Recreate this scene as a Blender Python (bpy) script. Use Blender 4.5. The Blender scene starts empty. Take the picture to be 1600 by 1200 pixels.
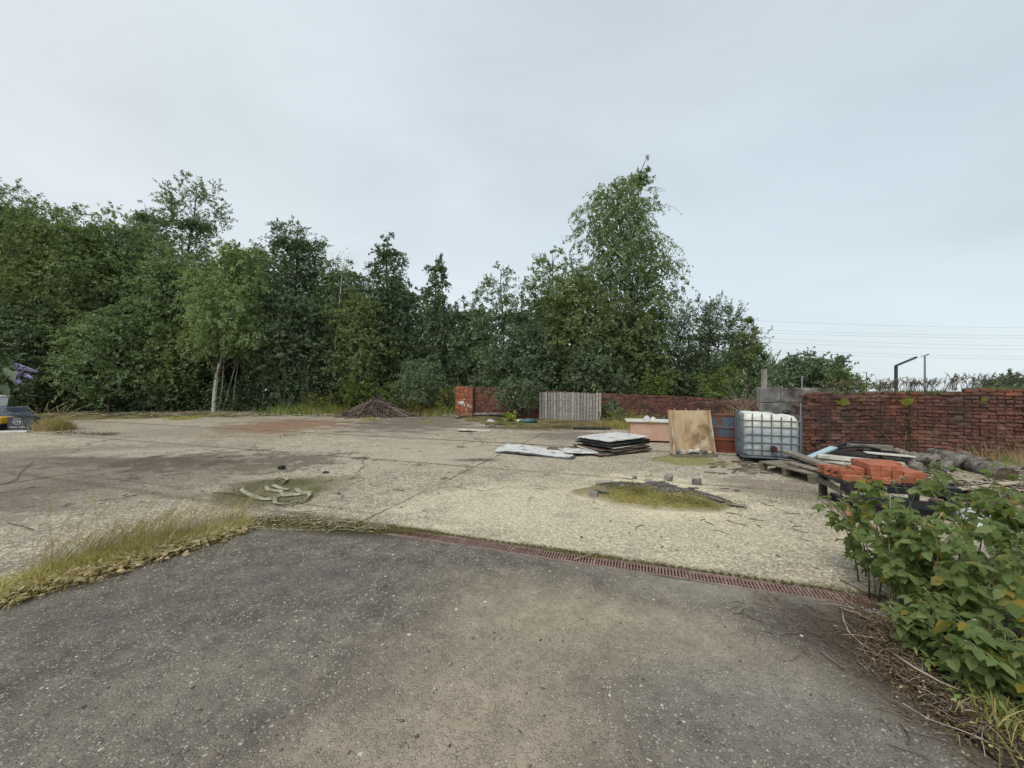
import bpy, math, random
import numpy as np
from mathutils import Vector, Matrix, noise as mnoise
R = math.radians
rnd = random.Random(7)
rs = np.random.RandomState(11)
SC = bpy.context.scene
COL = SC.collection
CAM_H, F = 1.52, 601.0          # camera height, focal length in pixels of a 1600 wide picture

# ---------------------------------------------------------------- camera, sky, sun, exposure
cam_d = bpy.data.cameras.new('camera'); cam = bpy.data.objects.new('camera', cam_d); COL.objects.link(cam)
cam.location = (0, 0, CAM_H); cam.rotation_euler = (R(90), 0, 0)
cam_d.sensor_width = 36; cam_d.lens = 36 * F / 1600.0
cam_d.clip_start = .05; cam_d.clip_end = 3000
SC.camera = cam
SC.view_settings.view_transform = 'Standard'; SC.view_settings.look = 'None'
SC.view_settings.exposure = 0.42; SC.view_settings.gamma = 1; SC.view_settings.use_curve_mapping = False
SC.cycles.max_bounces = 6; SC.cycles.transparent_max_bounces = 6
W = bpy.data.worlds.new('World'); SC.world = W; W.use_nodes = True
SUN_EL, SUN_AZ = 52, 215        # azimuth clockwise from +Y (behind the camera, to the left)


def N(nt, typ, ins=None, **props):
    n = nt.nodes.new(typ)
    for k, v in props.items():
        setattr(n, k, v)
    for k, v in (ins or {}).items():
        s = n.inputs[k]
        if isinstance(v, bpy.types.NodeSocket):
            nt.links.new(v, s)
        else:
            s.default_value = v
    return n


def c4(c):
    return (c[0], c[1], c[2], 1.0)


def ramp(nt, fac, stops, interp='LINEAR'):
    n = nt.nodes.new('ShaderNodeValToRGB'); n.color_ramp.interpolation = interp
    e = n.color_ramp.elements
    while len(e) < len(stops):
        e.new(.5)
    for i, (p, c) in enumerate(stops):
        e[i].position = p; e[i].color = c4(c) if not isinstance(c, (int, float)) else (c, c, c, 1)
    nt.links.new(fac, n.inputs['Fac'])
    return n.outputs['Color']


def mix(nt, fac, a, b, mode='MIX'):
    n = nt.nodes.new('ShaderNodeMix'); n.data_type = 'RGBA'; n.blend_type = mode
    for s, v in ((n.inputs[0], fac), (n.inputs[6], a), (n.inputs[7], b)):
        if isinstance(v, bpy.types.NodeSocket):
            nt.links.new(v, s)
        elif isinstance(v, (int, float)):
            s.default_value = v if s == n.inputs[0] else (v, v, v, 1)
        else:
            s.default_value = c4(v)
    return n.outputs[2]


def M(nt, op, a, b=0.0, c=None, clamp=False):
    n = nt.nodes.new('ShaderNodeMath'); n.operation = op; n.use_clamp = clamp
    for i, v in enumerate((a, b, c)):
        if v is None:
            continue
        if isinstance(v, bpy.types.NodeSocket):
            nt.links.new(v, n.inputs[i])
        else:
            n.inputs[i].default_value = v
    return n.outputs[0]


def VM(nt, op, a, b=None, out=0):
    n = nt.nodes.new('ShaderNodeVectorMath'); n.operation = op
    for i, v in enumerate((a, b)):
        if v is None:
            continue
        if isinstance(v, bpy.types.NodeSocket):
            nt.links.new(v, n.inputs[i])
        else:
            n.inputs[i].default_value = v
    return n.outputs[out]


def noise_t(nt, vec, scale, detail=6, rough=.6, out='Fac', dist=0):
    n = N(nt, 'ShaderNodeTexNoise', {'Vector': vec, 'Scale': scale, 'Detail': detail, 'Roughness': rough, 'Distortion': dist})
    return n.outputs[out]


def build_world():
    nt = W.node_tree; nt.nodes.clear()
    out = N(nt, 'ShaderNodeOutputWorld'); bg = N(nt, 'ShaderNodeBackground')
    sky = N(nt, 'ShaderNodeTexSky', sky_type='NISHITA', sun_disc=False, sun_elevation=R(SUN_EL), sun_rotation=R(SUN_AZ))
    co = N(nt, 'ShaderNodeTexCoord').outputs['Generated']
    sep = N(nt, 'ShaderNodeSeparateXYZ', {'Vector': co})
    # overcast deck: pale towards the left, greyer overhead and to the right, faintly blue near the horizon
    z = sep.outputs['Z']
    base = ramp(nt, z, [(0.0, (.60, .68, .705)), (.18, (.545, .63, .675)), (.45, (.475, .55, .605)), (1, (.52, .58, .63))])
    side = M(nt, 'MULTIPLY_ADD', sep.outputs['X'], -.5, .5, clamp=True)
    base = mix(nt, M(nt, 'MULTIPLY', M(nt, 'POWER', side, 2.2), .75), base, (.68, .71, .72))
    st = VM(nt, 'MULTIPLY', co, (1, 1, 2.2))
    nz = noise_t(nt, st, 1.5, 7, .55, dist=.4)
    base = mix(nt, 1.0, base, ramp(nt, nz, [(.3, .87), (.5, .985), (.7, 1.07)]), 'MULTIPLY')
    skyc = mix(nt, 1.0, sky.outputs['Color'], (.08, .08, .08), 'MULTIPLY')
    tot = mix(nt, .08, base, skyc)
    nt.links.new(tot, bg.inputs['Color']); bg.inputs['Strength'].default_value = 1.0
    nt.links.new(bg.outputs[0], out.inputs[0])


build_world()
sd = bpy.data.lights.new('sun', 'SUN'); so = bpy.data.objects.new('sun', sd); COL.objects.link(so)
sd.energy = 1.5; sd.angle = R(22); sd.color = (1, .95, .88)
so.rotation_euler = (R(90 - SUN_EL), 0, R(180 - SUN_AZ))

# ---------------------------------------------------------------- placing helpers


def G(px, py):                  # ground point below a pixel row of the 1600 x 1200 photograph
    d = CAM_H * F / (py - 600.0)
    return Vector(((px - 800) / F * d, d, 0))


def PD(px, py, d):              # point at a depth
    return Vector(((px - 800) / F * d, d, CAM_H - (py - 600.0) / F * d))


def PZ(px, py, z):              # point at a height
    return PD(px, py, (CAM_H - z) * F / (py - 600.0))


GU = Vector((.9455, -.3256, 0)); GV = Vector((.3256, .9455, 0))     # the yard's own axes (along and across the drain)


def UV(u, v, z=0):
    return GU * u + GV * v + Vector((0, 0, z))


# ---------------------------------------------------------------- mesh helpers


class MB:
    def __init__(s):
        s.v = []; s.f = []

    def add(s, vs, fs):
        o = len(s.v); s.v += [tuple(v) for v in vs]; s.f += [tuple(i + o for i in f) for f in fs]; return s

    def box(s, c, size, rot=None, jit=0):
        m = rot if rot is not None else Matrix.Identity(3)
        vs = []
        for k in range(8):
            p = Vector(((k & 1) - .5, ((k >> 1) & 1) - .5, ((k >> 2) & 1) - .5))
            p = Vector((p.x * size[0], p.y * size[1], p.z * size[2]))
            if jit:
                p += Vector([rnd.uniform(-jit, jit) for _ in range(3)])
            vs.append(Vector(c) + m @ p)
        return s.add(vs, [(0, 2, 3, 1), (4, 5, 7, 6), (0, 1, 5, 4), (2, 6, 7, 3), (0, 4, 6, 2), (1, 3, 7, 5)])

    def beam(s, a, b, w, h, jit=0, up=(0, 0, 1)):
        a = Vector(a); b = Vector(b); x = (b - a); L = x.length; x.normalize()
        y = Vector(up).cross(x)
        if y.length < 1e-4:
            y = Vector((0, 1, 0))
        y.normalize(); z = x.cross(y)
        return s.box((a + b) / 2, (L, w, h), Matrix((x, y, z)).transposed(), jit)

    def tube(s, pts, rad, n=8, cap=True):
        pts = [Vector(p) for p in pts]; K = len(pts)
        if isinstance(rad, (int, float)):
            rad = [rad] * K
        vs = []; fs = []
        for i, p in enumerate(pts):
            t = (pts[min(i + 1, K - 1)] - pts[max(i - 1, 0)]).normalized()
            r = Vector((0, 0, 1)) if abs(t.z) < .8 else Vector((1, 0, 0))
            x = t.cross(r).normalized(); y = t.cross(x)
            for k in range(n):
                a = 2 * math.pi * k / n
                vs.append(p + (x * math.cos(a) + y * math.sin(a)) * rad[i])
        for i in range(K - 1):
            for k in range(n):
                a = i * n + k; b = i * n + (k + 1) % n
                fs.append((a, b, b + n, a + n))
        if cap:
            fs.append(tuple(range(n - 1, -1, -1))); fs.append(tuple((K - 1) * n + k for k in range(n)))
        return s.add(vs, fs)

    def lathe(s, prof, n=24, c=(0, 0, 0)):
        vs = []; fs = []
        for (r, z) in prof:
            for k in range(n):
                a = 2 * math.pi * k / n
                vs.append((c[0] + r * math.cos(a), c[1] + r * math.sin(a), c[2] + z))
        for i in range(len(prof) - 1):
            for k in range(n):
                a = i * n + k; b = i * n + (k + 1) % n
                fs.append((a, b, b + n, a + n))
        return s.add(vs, fs)

    def mesh(s, name, mat, smooth=False):
        me = bpy.data.meshes.new(name); me.from_pydata(s.v, [], s.f); me.update()
        if smooth:
            me.polygons.foreach_set('use_smooth', [True] * len(me.polygons))
        if mat:
            me.materials.append(mat)
        return me

    def build(s, name, mat, parent=None, smooth=False, bevel=0, **kw):
        return link(name, s.mesh(name, mat, smooth), parent, bevel, **kw)


def link(name, me, parent=None, bevel=0, loc=None, rz=None, label=None, cat=None, group=None, kind=None):
    o = bpy.data.objects.new(name, me); COL.objects.link(o)
    if parent is not None:
        o.parent = parent
    if loc is not None:
        o.location = loc
    if rz is not None:
        o.rotation_euler = (0, 0, rz)
    if bevel:
        b = o.modifiers.new('bevel', 'BEVEL'); b.width = bevel; b.segments = 1; b.limit_method = 'ANGLE'
    tag(o, label, cat, group, kind)
    return o


def tag(o, label=None, cat=None, group=None, kind=None):
    for k, v in (('label', label), ('category', cat), ('group', group), ('kind', kind)):
        if v:
            o[k] = v
    return o


def thing(name, label, cat, loc=(0, 0, 0), rz=0, group=None):
    o = bpy.data.objects.new(name, None); COL.objects.link(o)
    o.location = loc; o.rotation_euler = (0, 0, rz); o.empty_display_size = .2
    return tag(o, label, cat, group)


def dup(root, loc=None, rz=None, label=None):
    c = root.copy(); COL.objects.link(c)
    if loc is not None:
        c.location = loc
    if rz is not None:
        c.rotation_euler = (0, 0, rz)
    if label:
        c['label'] = label
    for ch in list(root.children):
        d = ch.copy(); COL.objects.link(d); d.parent = c
    return c


def np_mesh(name, V, Fc, mat, smooth=False, uv=None):
    V = np.asarray(V, dtype=np.float32).reshape(-1, 3); Fc = np.asarray(Fc, dtype=np.int32)
    me = bpy.data.meshes.new(name); k = Fc.shape[1]; n = len(Fc)
    me.vertices.add(len(V)); me.vertices.foreach_set('co', V.ravel())
    me.loops.add(n * k); me.loops.foreach_set('vertex_index', Fc.ravel())
    me.polygons.add(n); me.polygons.foreach_set('loop_start', np.arange(0, n * k, k, dtype=np.int32))
    if smooth:
        me.polygons.foreach_set('use_smooth', np.ones(n, dtype=bool))
    if uv is not None:
        l = me.uv_layers.new(name='UVMap'); l.data.foreach_set('uv', np.asarray(uv, dtype=np.float32)[Fc.ravel()].ravel())
    me.update(calc_edges=True); me.validate()
    if mat:
        me.materials.append(mat)
    return me


def nrm(a):
    return a / np.maximum(np.linalg.norm(a, axis=-1, keepdims=True), 1e-9)


def np_leaves(P, A, Nm, L, Wd):
    """rhombic, slightly folded leaves; every leaf is its own island"""
    n = len(P); A = nrm(A); S = nrm(np.cross(A, Nm)); Nn = np.cross(S, A)
    L = L[:, None]; Wd = Wd[:, None]
    V = np.stack([P, P + A * L * .45 + S * Wd * .5 + Nn * Wd * .18, P + A * L, P + A * L * .45 - S * Wd * .5 + Nn * Wd * .18], 1)
    return V.reshape(-1, 3), np.arange(n * 4, dtype=np.int32).reshape(n, 4)


def np_tubes(P, Rr, sides=3):
    """P (B,K,3) polylines, Rr (B,K) radii"""
    B, K, _ = P.shape
    T = np.empty_like(P); T[:, 1:-1] = P[:, 2:] - P[:, :-2]; T[:, 0] = P[:, 1] - P[:, 0]; T[:, -1] = P[:, -1] - P[:, -2]
    T = nrm(T); ref = np.where(np.abs(T[..., 2:3]) < .8, np.array([0, 0, 1.]), np.array([1., 0, 0]))
    X = nrm(np.cross(T, ref)); Y = np.cross(T, X)
    a = np.arange(sides) * 2 * np.pi / sides
    V = P[:, :, None] + (X[:, :, None] * np.cos(a)[None, None, :, None] + Y[:, :, None] * np.sin(a)[None, None, :, None]) * Rr[:, :, None, None]
    idx = np.arange(B * K * sides).reshape(B, K, sides)
    nx = np.roll(idx, -1, axis=2)
    Fc = np.stack([idx[:, :-1], nx[:, :-1], nx[:, 1:], idx[:, 1:]], -1).reshape(-1, 4)
    return V.reshape(-1, 3), Fc


def blades(P, H, lean, Wd, curl, seed=0, K=4):
    """grass blades: P (n,3) roots, H heights, lean (n,2) horizontal tip shift, Wd widths, curl droop"""
    n = len(P); r = np.random.RandomState(seed)
    t = np.linspace(0, 1, K)[None, :, None]
    up = np.zeros((n, 1, 3)); up[:, 0, 2] = H
    ln = np.zeros((n, 1, 3)); ln[:, 0, :2] = lean
    C = P[:, None] + up * (t - curl[:, None, None] * t ** 3) + ln * t ** 1.7
    th = r.uniform(0, np.pi, n); S = np.stack([np.cos(th), np.sin(th), np.zeros(n)], -1)[:, None]
    w = Wd[:, None, None] * (1 - t) ** .7 * .5 + .0004
    V = np.stack([C - S * w, C + S * w], 2).reshape(-1, 3)
    i = np.arange(n)[:, None] * K * 2 + np.arange(K - 1)[None] * 2
    Fc = np.stack([i, i + 1, i + 3, i + 2], -1).reshape(-1, 4)
    return V, Fc


def cat_np(*parts):
    V = []; Fc = []; o = 0
    for v, f in parts:
        V.append(v); Fc.append(f + o); o += len(v)
    return np.concatenate(V), np.concatenate(Fc)


# ---------------------------------------------------------------- materials


def new_mat(name):
    m = bpy.data.materials.new(name); m.use_nodes = True; nt = m.node_tree; nt.nodes.clear()
    out = N(nt, 'ShaderNodeOutputMaterial'); b = N(nt, 'ShaderNodeBsdfPrincipled')
    nt.links.new(b.outputs[0], out.inputs[0])
    return m, nt, b, out


def setb(nt, b, col=None, rough=None, normal=None, metal=None, spec=None):
    for k, v in (('Base Color', col), ('Roughness', rough), ('Normal', normal), ('Metallic', metal), ('Specular IOR Level', spec)):
        if v is None:
            continue
        if isinstance(v, bpy.types.NodeSocket):
            nt.links.new(v, b.inputs[k])
        else:
            b.inputs[k].default_value = c4(v) if k == 'Base Color' else v


def bump(nt, h, dist, strength=1.0, nrmal=None):
    n = N(nt, 'ShaderNodeBump', {'Height': h, 'Distance': dist, 'Strength': strength})
    if nrmal is not None:
        nt.links.new(nrmal, n.inputs['Normal'])
    return n.outputs[0]


def pmat(name, cols, scale=4, stretch=(1, 1, 1), bump_d=.004, bscale=60, rough=.85, metal=0, var=.25, spots=None, spec=.3, world=False, detail=8, wspots=None):
    """general weathered surface: noise ramp of colours, per-piece value shift, optional stains"""
    m, nt, b, out = new_mat(name)
    tc = N(nt, 'ShaderNodeTexCoord'); geo = N(nt, 'ShaderNodeNewGeometry'); oi = N(nt, 'ShaderNodeObjectInfo')
    rndv = M(nt, 'FRACT', M(nt, 'ADD', oi.outputs['Random'], geo.outputs['Random Per Island']))
    co = geo.outputs['Position'] if world else tc.outputs['Object']
    off = N(nt, 'ShaderNodeCombineXYZ', {'X': M(nt, 'MULTIPLY', rndv, 37.0), 'Y': M(nt, 'MULTIPLY', rndv, 11.0)}).outputs[0]
    vec = VM(nt, 'ADD', VM(nt, 'MULTIPLY', co, stretch), off)
    f = noise_t(nt, vec, scale, detail, .62)
    k = len(cols)
    col = ramp(nt, f, [(.28 + .44 * i / max(1, k - 1), c) for i, c in enumerate(cols)])
    for (sc, s_scale, lo, hi) in (spots or []):
        g = noise_t(nt, VM(nt, 'ADD', co, (s_scale, 3.1, 0)), s_scale, 6, .65)
        col = mix(nt, ramp(nt, g, [(lo, 0.0), (hi, 1.0)]), col, sc)
    for (sc, s_scale, lo, hi, kk) in (wspots or []):
        g = noise_t(nt, VM(nt, 'ADD', geo.outputs['Position'], (s_scale * 7, 3.1, 0)), s_scale, 7, .65)
        col = mix(nt, M(nt, 'MULTIPLY', ramp(nt, g, [(lo, 0.0), (hi, 1.0)]), kk), col, sc)
    shift = M(nt, 'MULTIPLY_ADD', rndv, 2 * var, 1 - var)
    col = mix(nt, 1.0, col, N(nt, 'ShaderNodeCombineXYZ', {'X': shift, 'Y': shift, 'Z': shift}).outputs[0], 'MULTIPLY')
    h = noise_t(nt, VM(nt, 'MULTIPLY', vec, (1, 1, 1)), bscale, 6, .6)
    setb(nt, b, col, rough, bump(nt, h, bump_d), metal, spec)
    return m


def leafmat(name, a, b_, c, dry=None, trans=.3, rough=.55, clump=.6, veins=False):
    m, nt, b, out = new_mat(name)
    geo = N(nt, 'ShaderNodeNewGeometry'); tc = N(nt, 'ShaderNodeTexCoord'); oi = N(nt, 'ShaderNodeObjectInfo')
    r = M(nt, 'FRACT', M(nt, 'ADD', geo.outputs['Random Per Island'], oi.outputs['Random']))
    nz = noise_t(nt, geo.outputs['Position'], clump, 3, .5)
    f = M(nt, 'ADD', M(nt, 'MULTIPLY', r, .55), M(nt, 'MULTIPLY', nz, .55))
    stops = [(.15, a), (.55, b_), (.95, c)]
    col = ramp(nt, f, stops)
    if dry:
        col = mix(nt, ramp(nt, r, [(1 - dry[1], 0.0), (1 - dry[1] * .5, 1.0)]), col, dry[0])
    nm = None
    if veins:
        uv = N(nt, 'ShaderNodeSeparateXYZ', {'Vector': N(nt, 'ShaderNodeUVMap').outputs[0]})
        ax = M(nt, 'ABSOLUTE', uv.outputs['X'])
        ph = M(nt, 'SINE', M(nt, 'MULTIPLY', M(nt, 'SUBTRACT', uv.outputs['Y'], M(nt, 'MULTIPLY', ax, .55)), 50.0))
        rib = M(nt, 'LESS_THAN', ax, .045)
        v = M(nt, 'MAXIMUM', M(nt, 'POWER', M(nt, 'MAXIMUM', ph, 0.0), 3.0), rib)
        col = mix(nt, M(nt, 'MULTIPLY', v, .16), col, (.30, .38, .16))
        nm = bump(nt, M(nt, 'MULTIPLY', ph, -1.0), .004, .8)
    setb(nt, b, col, rough, nm, 0, .25)
    tr = N(nt, 'ShaderNodeBsdfTranslucent', {'Color': mix(nt, 1.0, col, (1.5, 1.6, .8), 'MULTIPLY')})
    ms = N(nt, 'ShaderNodeMixShader', {0: trans})
    nt.links.new(b.outputs[0], ms.inputs[1]); nt.links.new(tr.outputs[0], ms.inputs[2]); nt.links.new(ms.outputs[0], out.inputs[0])
    return m


def blob(nt, pos, c, rx, ry, ang=0, soft=.35, amp=.8, nscale=1.2, nz=None):
    """stain mask: a noisy ellipse in world coordinates"""
    v = VM(nt, 'SUBTRACT', pos, (c[0], c[1], 0))
    n = N(nt, 'ShaderNodeVectorRotate', {'Vector': v, 'Angle': -ang}, rotation_type='Z_AXIS').outputs[0]
    n = VM(nt, 'MULTIPLY', n, (1 / rx, 1 / ry, 0))
    d = VM(nt, 'LENGTH', n, out=1)
    if nz is None:
        nz = noise_t(nt, pos, nscale, 7, .65)
    d = M(nt, 'ADD', d, M(nt, 'MULTIPLY', M(nt, 'SUBTRACT', nz, .5), -2 * amp))
    return ramp(nt, d, [(max(0, 1 - soft), 1.0), (min(1.0, 1.0), 0.0)])


def concrete_mat():
    m, nt, b, out = new_mat('worn_concrete')
    pos = N(nt, 'ShaderNodeNewGeometry').outputs['Position']
    oi = N(nt, 'ShaderNodeObjectInfo').outputs['Random']
    nA = noise_t(nt, pos, .35, 6, .6); nB = noise_t(nt, pos, 2.2, 9, .7); nC = noise_t(nt, pos, 26, 6, .75)
    col = ramp(nt, nA, [(.30, (.235, .20, .155)), (.5, (.34, .295, .23)), (.68, (.45, .40, .31))])
    col = mix(nt, .6, col, ramp(nt, nB, [(.3, (.19, .16, .125)), (.5, (.34, .295, .23)), (.68, (.48, .43, .335))]))
    s = M(nt, 'MULTIPLY_ADD', oi, .14, .93)
    col = mix(nt, 1.0, col, N(nt, 'ShaderNodeCombineXYZ', {'X': s, 'Y': s, 'Z': s}).outputs[0], 'MULTIPLY')

    # exposed grit: light and dark grains
    v1 = N(nt, 'ShaderNodeTexVoronoi', {'Vector': pos, 'Scale': 70.0, 'Randomness': 1.0})
    gr = N(nt, 'ShaderNodeSeparateColor', {0: v1.outputs['Color']}).outputs[0]
    col = mix(nt, ramp(nt, gr, [(.70, 0.0), (.9, .38)]), col, (.58, .54, .44))
    col = mix(nt, ramp(nt, gr, [(.04, .5), (.26, 0.0)]), col, (.12, .10, .085))
    v2 = N(nt, 'ShaderNodeTexVoronoi', {'Vector': pos, 'Scale': 34.0, 'Randomness': 1.0})
    g2 = N(nt, 'ShaderNodeSeparateColor', {0: v2.outputs['Color']}).outputs[1]
    col = mix(nt, ramp(nt, g2, [(.02, .45), (.10, 0.0)]), col, (.13, .11, .085))
    col = mix(nt, ramp(nt, g2, [(.86, 0.0), (.96, .5)]), col, (.66, .62, .52))
    nD = noise_t(nt, VM(nt, 'MULTIPLY', VM(nt, 'ADD', pos, (3.3, 1.7, 0)), (1, 1.6, 1)), 1.1, 10, .72)

    def B(px0, px1, py0, py1, colr, k, soft=.4, amp=1.0, nz=None):
        """stain filling roughly this part of the photograph, laid out on the ground"""
        nonlocal col
        d0 = CAM_H * F / (py0 - 600.0); d1 = CAM_H * F / (py1 - 600.0); dc_ = (d0 + d1) / 2
        mk = blob(nt, pos, (((px0 + px1) / 2 - 800) / F * dc_, dc_), (px1 - px0) / 2 / F * dc_, (d0 - d1) / 2, 0, soft, amp, nz=nz if nz is not None else nD)
        col = mix(nt, M(nt, 'MULTIPLY', mk, k), col, colr)
    B(-500, 450, 690, 960, (.185, .160, .130), .80, .35, .6)       # greyer, browner left part
    B(540, 1350, 735, 960, (.54, .485, .36), .60, .5, 1.0)          # pale sandy part in front of the scrap
    B(430, 900, 690, 740, (.43, .385, .31), .5, .6, 1.2)
    B(880, 1195, 738, 828, (.64, .575, .42), .65, .4, .8)          # pale dust ring round the mound
    B(520, 780, 646, 682, (.12, .105, .09), .75, .5, 1.6)            # dark grit near the wood
    B(330, 560, 652, 684, (.23, .13, .08), .80, .5, 1.6)            # rusty brown stain
    B(150, 340, 664, 690, (.27, .25, .22), .6, .6, 1.2)
    B(90, 440, 698, 716, (.46, .42, .34), .6, .5, 1.4)               # pale streak beside the joint
    B(30, 330, 712, 730, (.12, .10, .08), .75, .4, 2.6, nB)
    B(190, 370, 704, 745, (.10, .082, .064), .75, .4, 2.8, nB)            # crusted dirt
    B(330, 545, 706, 738, (.10, .083, .066), .75, .4, 2.8, nB)
    B(300, 480, 725, 742, (.17, .145, .11), .7, .4, 2.6, nB)
    B(330, 520, 742, 800, (.105, .098, .05), .92, .35, .7)           # damp mossy patch under the hose
    B(440, 560, 740, 790, (.20, .185, .115), .6, .5, 1.6)
    B(820, 985, 672, 694, (.14, .128, .108), .7, .5, 1.4)             # old damp stain near the wall
    B(1000, 1160, 710, 730, (.21, .20, .06), .80, .4, 1.6)            # algae by the leaning tray
    B(1110, 1330, 742, 790, (.20, .165, .125), .7, .5, 2.0)
    B(700, 790, 715, 722, (.11, .095, .08), .8, .5, 1.0)
    B(860, 910, 798, 812, (.22, .19, .15), .6, .6, 1.0)
    B(590, 1000, 760, 830, (.60, .55, .43), .35, .6, 2.4)
    fine = ramp(nt, noise_t(nt, VM(nt, 'MULTIPLY', pos, (1, 2.4, 1)), 4.5, 8, .7), [(.60, 0.0), (.66, 1.0)])
    col = mix(nt, M(nt, 'MULTIPLY', fine, .45), col, (.15, .125, .095))
    B(-100, 120, 740, 830, (.14, .12, .10), .6, .6, 2.2)
    # dirt collected along the joint near the drain
    sepu = VM(nt, 'DOT_PRODUCT', pos, (GV.x, GV.y, 0), out=1)
    for v0, w in ((3.44, .18), (6.45, .13), (9.3, .2), (12.2, .25)):
        dd = M(nt, 'ABSOLUTE', M(nt, 'SUBTRACT', sepu, v0))
        dd = M(nt, 'ADD', dd, M(nt, 'MULTIPLY', M(nt, 'SUBTRACT', nB, .62), -w * 2.2))
        col = mix(nt, ramp(nt, M(nt, 'DIVIDE', dd, w), [(0, .8), (.9, 0.0)]), col, (.10, .09, .055))
    # cracks
    vo = N(nt, 'ShaderNodeTexVoronoi', {'Vector': VM(nt, 'ADD', pos, VM(nt, 'MULTIPLY', noise_t(nt, pos, 1.5, 5, .6, 'Color'), (1.1, 1.1, 0))), 'Scale': .28}, feature='DISTANCE_TO_EDGE').outputs[0]
    crack = ramp(nt, vo, [(0, 1.0), (.006, 0.0)])
    crack = M(nt, 'MULTIPLY', crack, ramp(nt, nA, [(.44, 0.0), (.52, 1.0)]))
    col = mix(nt, M(nt, 'MULTIPLY', crack, .75), col, (.07, .06, .045))
    col = mix(nt, 1.0, col, ramp(nt, gr, [(.0, .72), (.5, 1.0), (1, 1.34)]), 'MULTIPLY')
    col = mix(nt, 1.0, col, ramp(nt, nC, [(.3, .76), (.7, 1.17)]), 'MULTIPLY')
    col = mix(nt, 1.0, col, (1.02, 1.0, .955), 'MULTIPLY')
    h = M(nt, 'ADD', M(nt, 'MULTIPLY', nC, .7), M(nt, 'MULTIPLY', gr, .35))
    h = M(nt, 'SUBTRACT', h, M(nt, 'MULTIPLY', crack, 2.0))
    nb = bump(nt, h, .008, .8, bump(nt, nB, .03, .6))
    setb(nt, b, col, .9, nb, 0, .2)
    return m


def asphalt_mat():
    m, nt, b, out = new_mat('worn_asphalt')
    pos = N(nt, 'ShaderNodeNewGeometry').outputs['Position']
    nA = noise_t(nt, pos, .8, 6, .6); nB = noise_t(nt, pos, 5, 8, .7); nC = noise_t(nt, pos, 90, 5, .7)
    sp = VM(nt, 'MULTIPLY', pos, (1, 1, .3))
    wob = VM(nt, 'ADD', sp, VM(nt, 'MULTIPLY', noise_t(nt, pos, 60, 2, .5, 'Color'), (.012, .012, 0)))
    v = N(nt, 'ShaderNodeTexVoronoi', {'Vector': wob, 'Scale': 64.0, 'Randomness': 1.0})
    ve = N(nt, 'ShaderNodeTexVoronoi', {'Vector': wob, 'Scale': 64.0, 'Randomness': 1.0}, feature='DISTANCE_TO_EDGE').outputs[0]
    sc = N(nt, 'ShaderNodeSeparateColor', {0: v.outputs['Color']})
    stone = ramp(nt, sc.outputs[0], [(0, (.098, .088, .078)), (.45, (.20, .18, .155)), (.8, (.31, .28, .24)), (.97, (.36, .335, .295)), (.997, (.58, .56, .5))])
    binder = ramp(nt, nB, [(.3, (.070, .061, .052)), (.7, (.17, .148, .12))])
    keep = M(nt, 'MULTIPLY', ramp(nt, ve, [(.05, 0.0), (.16, 1.0)]), ramp(nt, sc.outputs[1], [(.30, 0.0), (.38, 1.0)]))
    col = mix(nt, keep, binder, stone)

    def B(px, py, rx, ry, colr, k, ang=0, soft=.9, amp=.5):
        nonlocal col
        mk = blob(nt, pos, G(px, py), rx, ry, ang, soft, amp, nz=nA)
        col = mix(nt, M(nt, 'MULTIPLY', M(nt, 'MULTIPLY', mk, k), ramp(nt, nC, [(.25, .45), (.65, 1.15)])), col, colr)
    # fine pale dust driven into the middle lane, browner towards the drain
    B(740, 1100, 1.0, 1.0, (.35, .295, .225), .80)
    B(900, 960, 1.5, .60, (.40, .345, .25), .75, R(-19))
    B(1150, 925, 1.5, .35, (.33, .30, .245), .65, R(-19))
    B(640, 1190, 1.0, .35, (.32, .27, .21), .7)
    B(300, 1080, 1.0, .6, (.26, .23, .19), .55, R(30))
    B(1200, 1100, .9, .6, (.26, .245, .22), .6)
    B(1130, 1010, .9, .35, (.34, .295, .23), .6, R(-30))
    B(200, 950, 1.3, .5, (.10, .095, .093), .35, R(20))
    B(480, 900, 1.4, .35, (.12, .112, .11), .35, R(-5))
    # dark soil washed in from the planted edge at the right
    mk = blob(nt, pos, G(1440, 1050), .55, 1.1, R(20), .55, .9, nz=nB)
    col = mix(nt, M(nt, 'MULTIPLY', mk, .85), col, (.055, .040, .028))
    col = mix(nt, M(nt, 'MULTIPLY', blob(nt, pos, G(560, 832), 1.3, .16, R(-8), .6, .9, nz=nB), .8), col, (.07, .055, .035))
    big = N(nt, 'ShaderNodeTexVoronoi', {'Vector': sp, 'Scale': 16.0, 'Randomness': 1.0})
    bc = N(nt, 'ShaderNodeSeparateColor', {0: big.outputs['Color']}).outputs[0]
    chip = M(nt, 'MULTIPLY', M(nt, 'GREATER_THAN', bc, .985), M(nt, 'LESS_THAN', big.outputs['Distance'], .16))
    col = mix(nt, chip, col, (.55, .53, .48))
    col = mix(nt, 1.0, col, ramp(nt, nB, [(.28, .78), (.72, 1.2)]), 'MULTIPLY')
    col = mix(nt, 1.0, col, (1.07, 1.05, 1.01), 'MULTIPLY')
    h = M(nt, 'ADD', M(nt, 'MULTIPLY', M(nt, 'MINIMUM', ve, .25), 2.2), M(nt, 'MULTIPLY', nC, .5))
    h = M(nt, 'MULTIPLY', h, M(nt, 'MULTIPLY_ADD', keep, .8, .35))
    setb(nt, b, col, ramp(nt, sc.outputs[2], [(0, .6), (1, .9)]), bump(nt, h, .006, 1.0, bump(nt, nB, .012, .5)), 0, .35)
    return m


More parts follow.
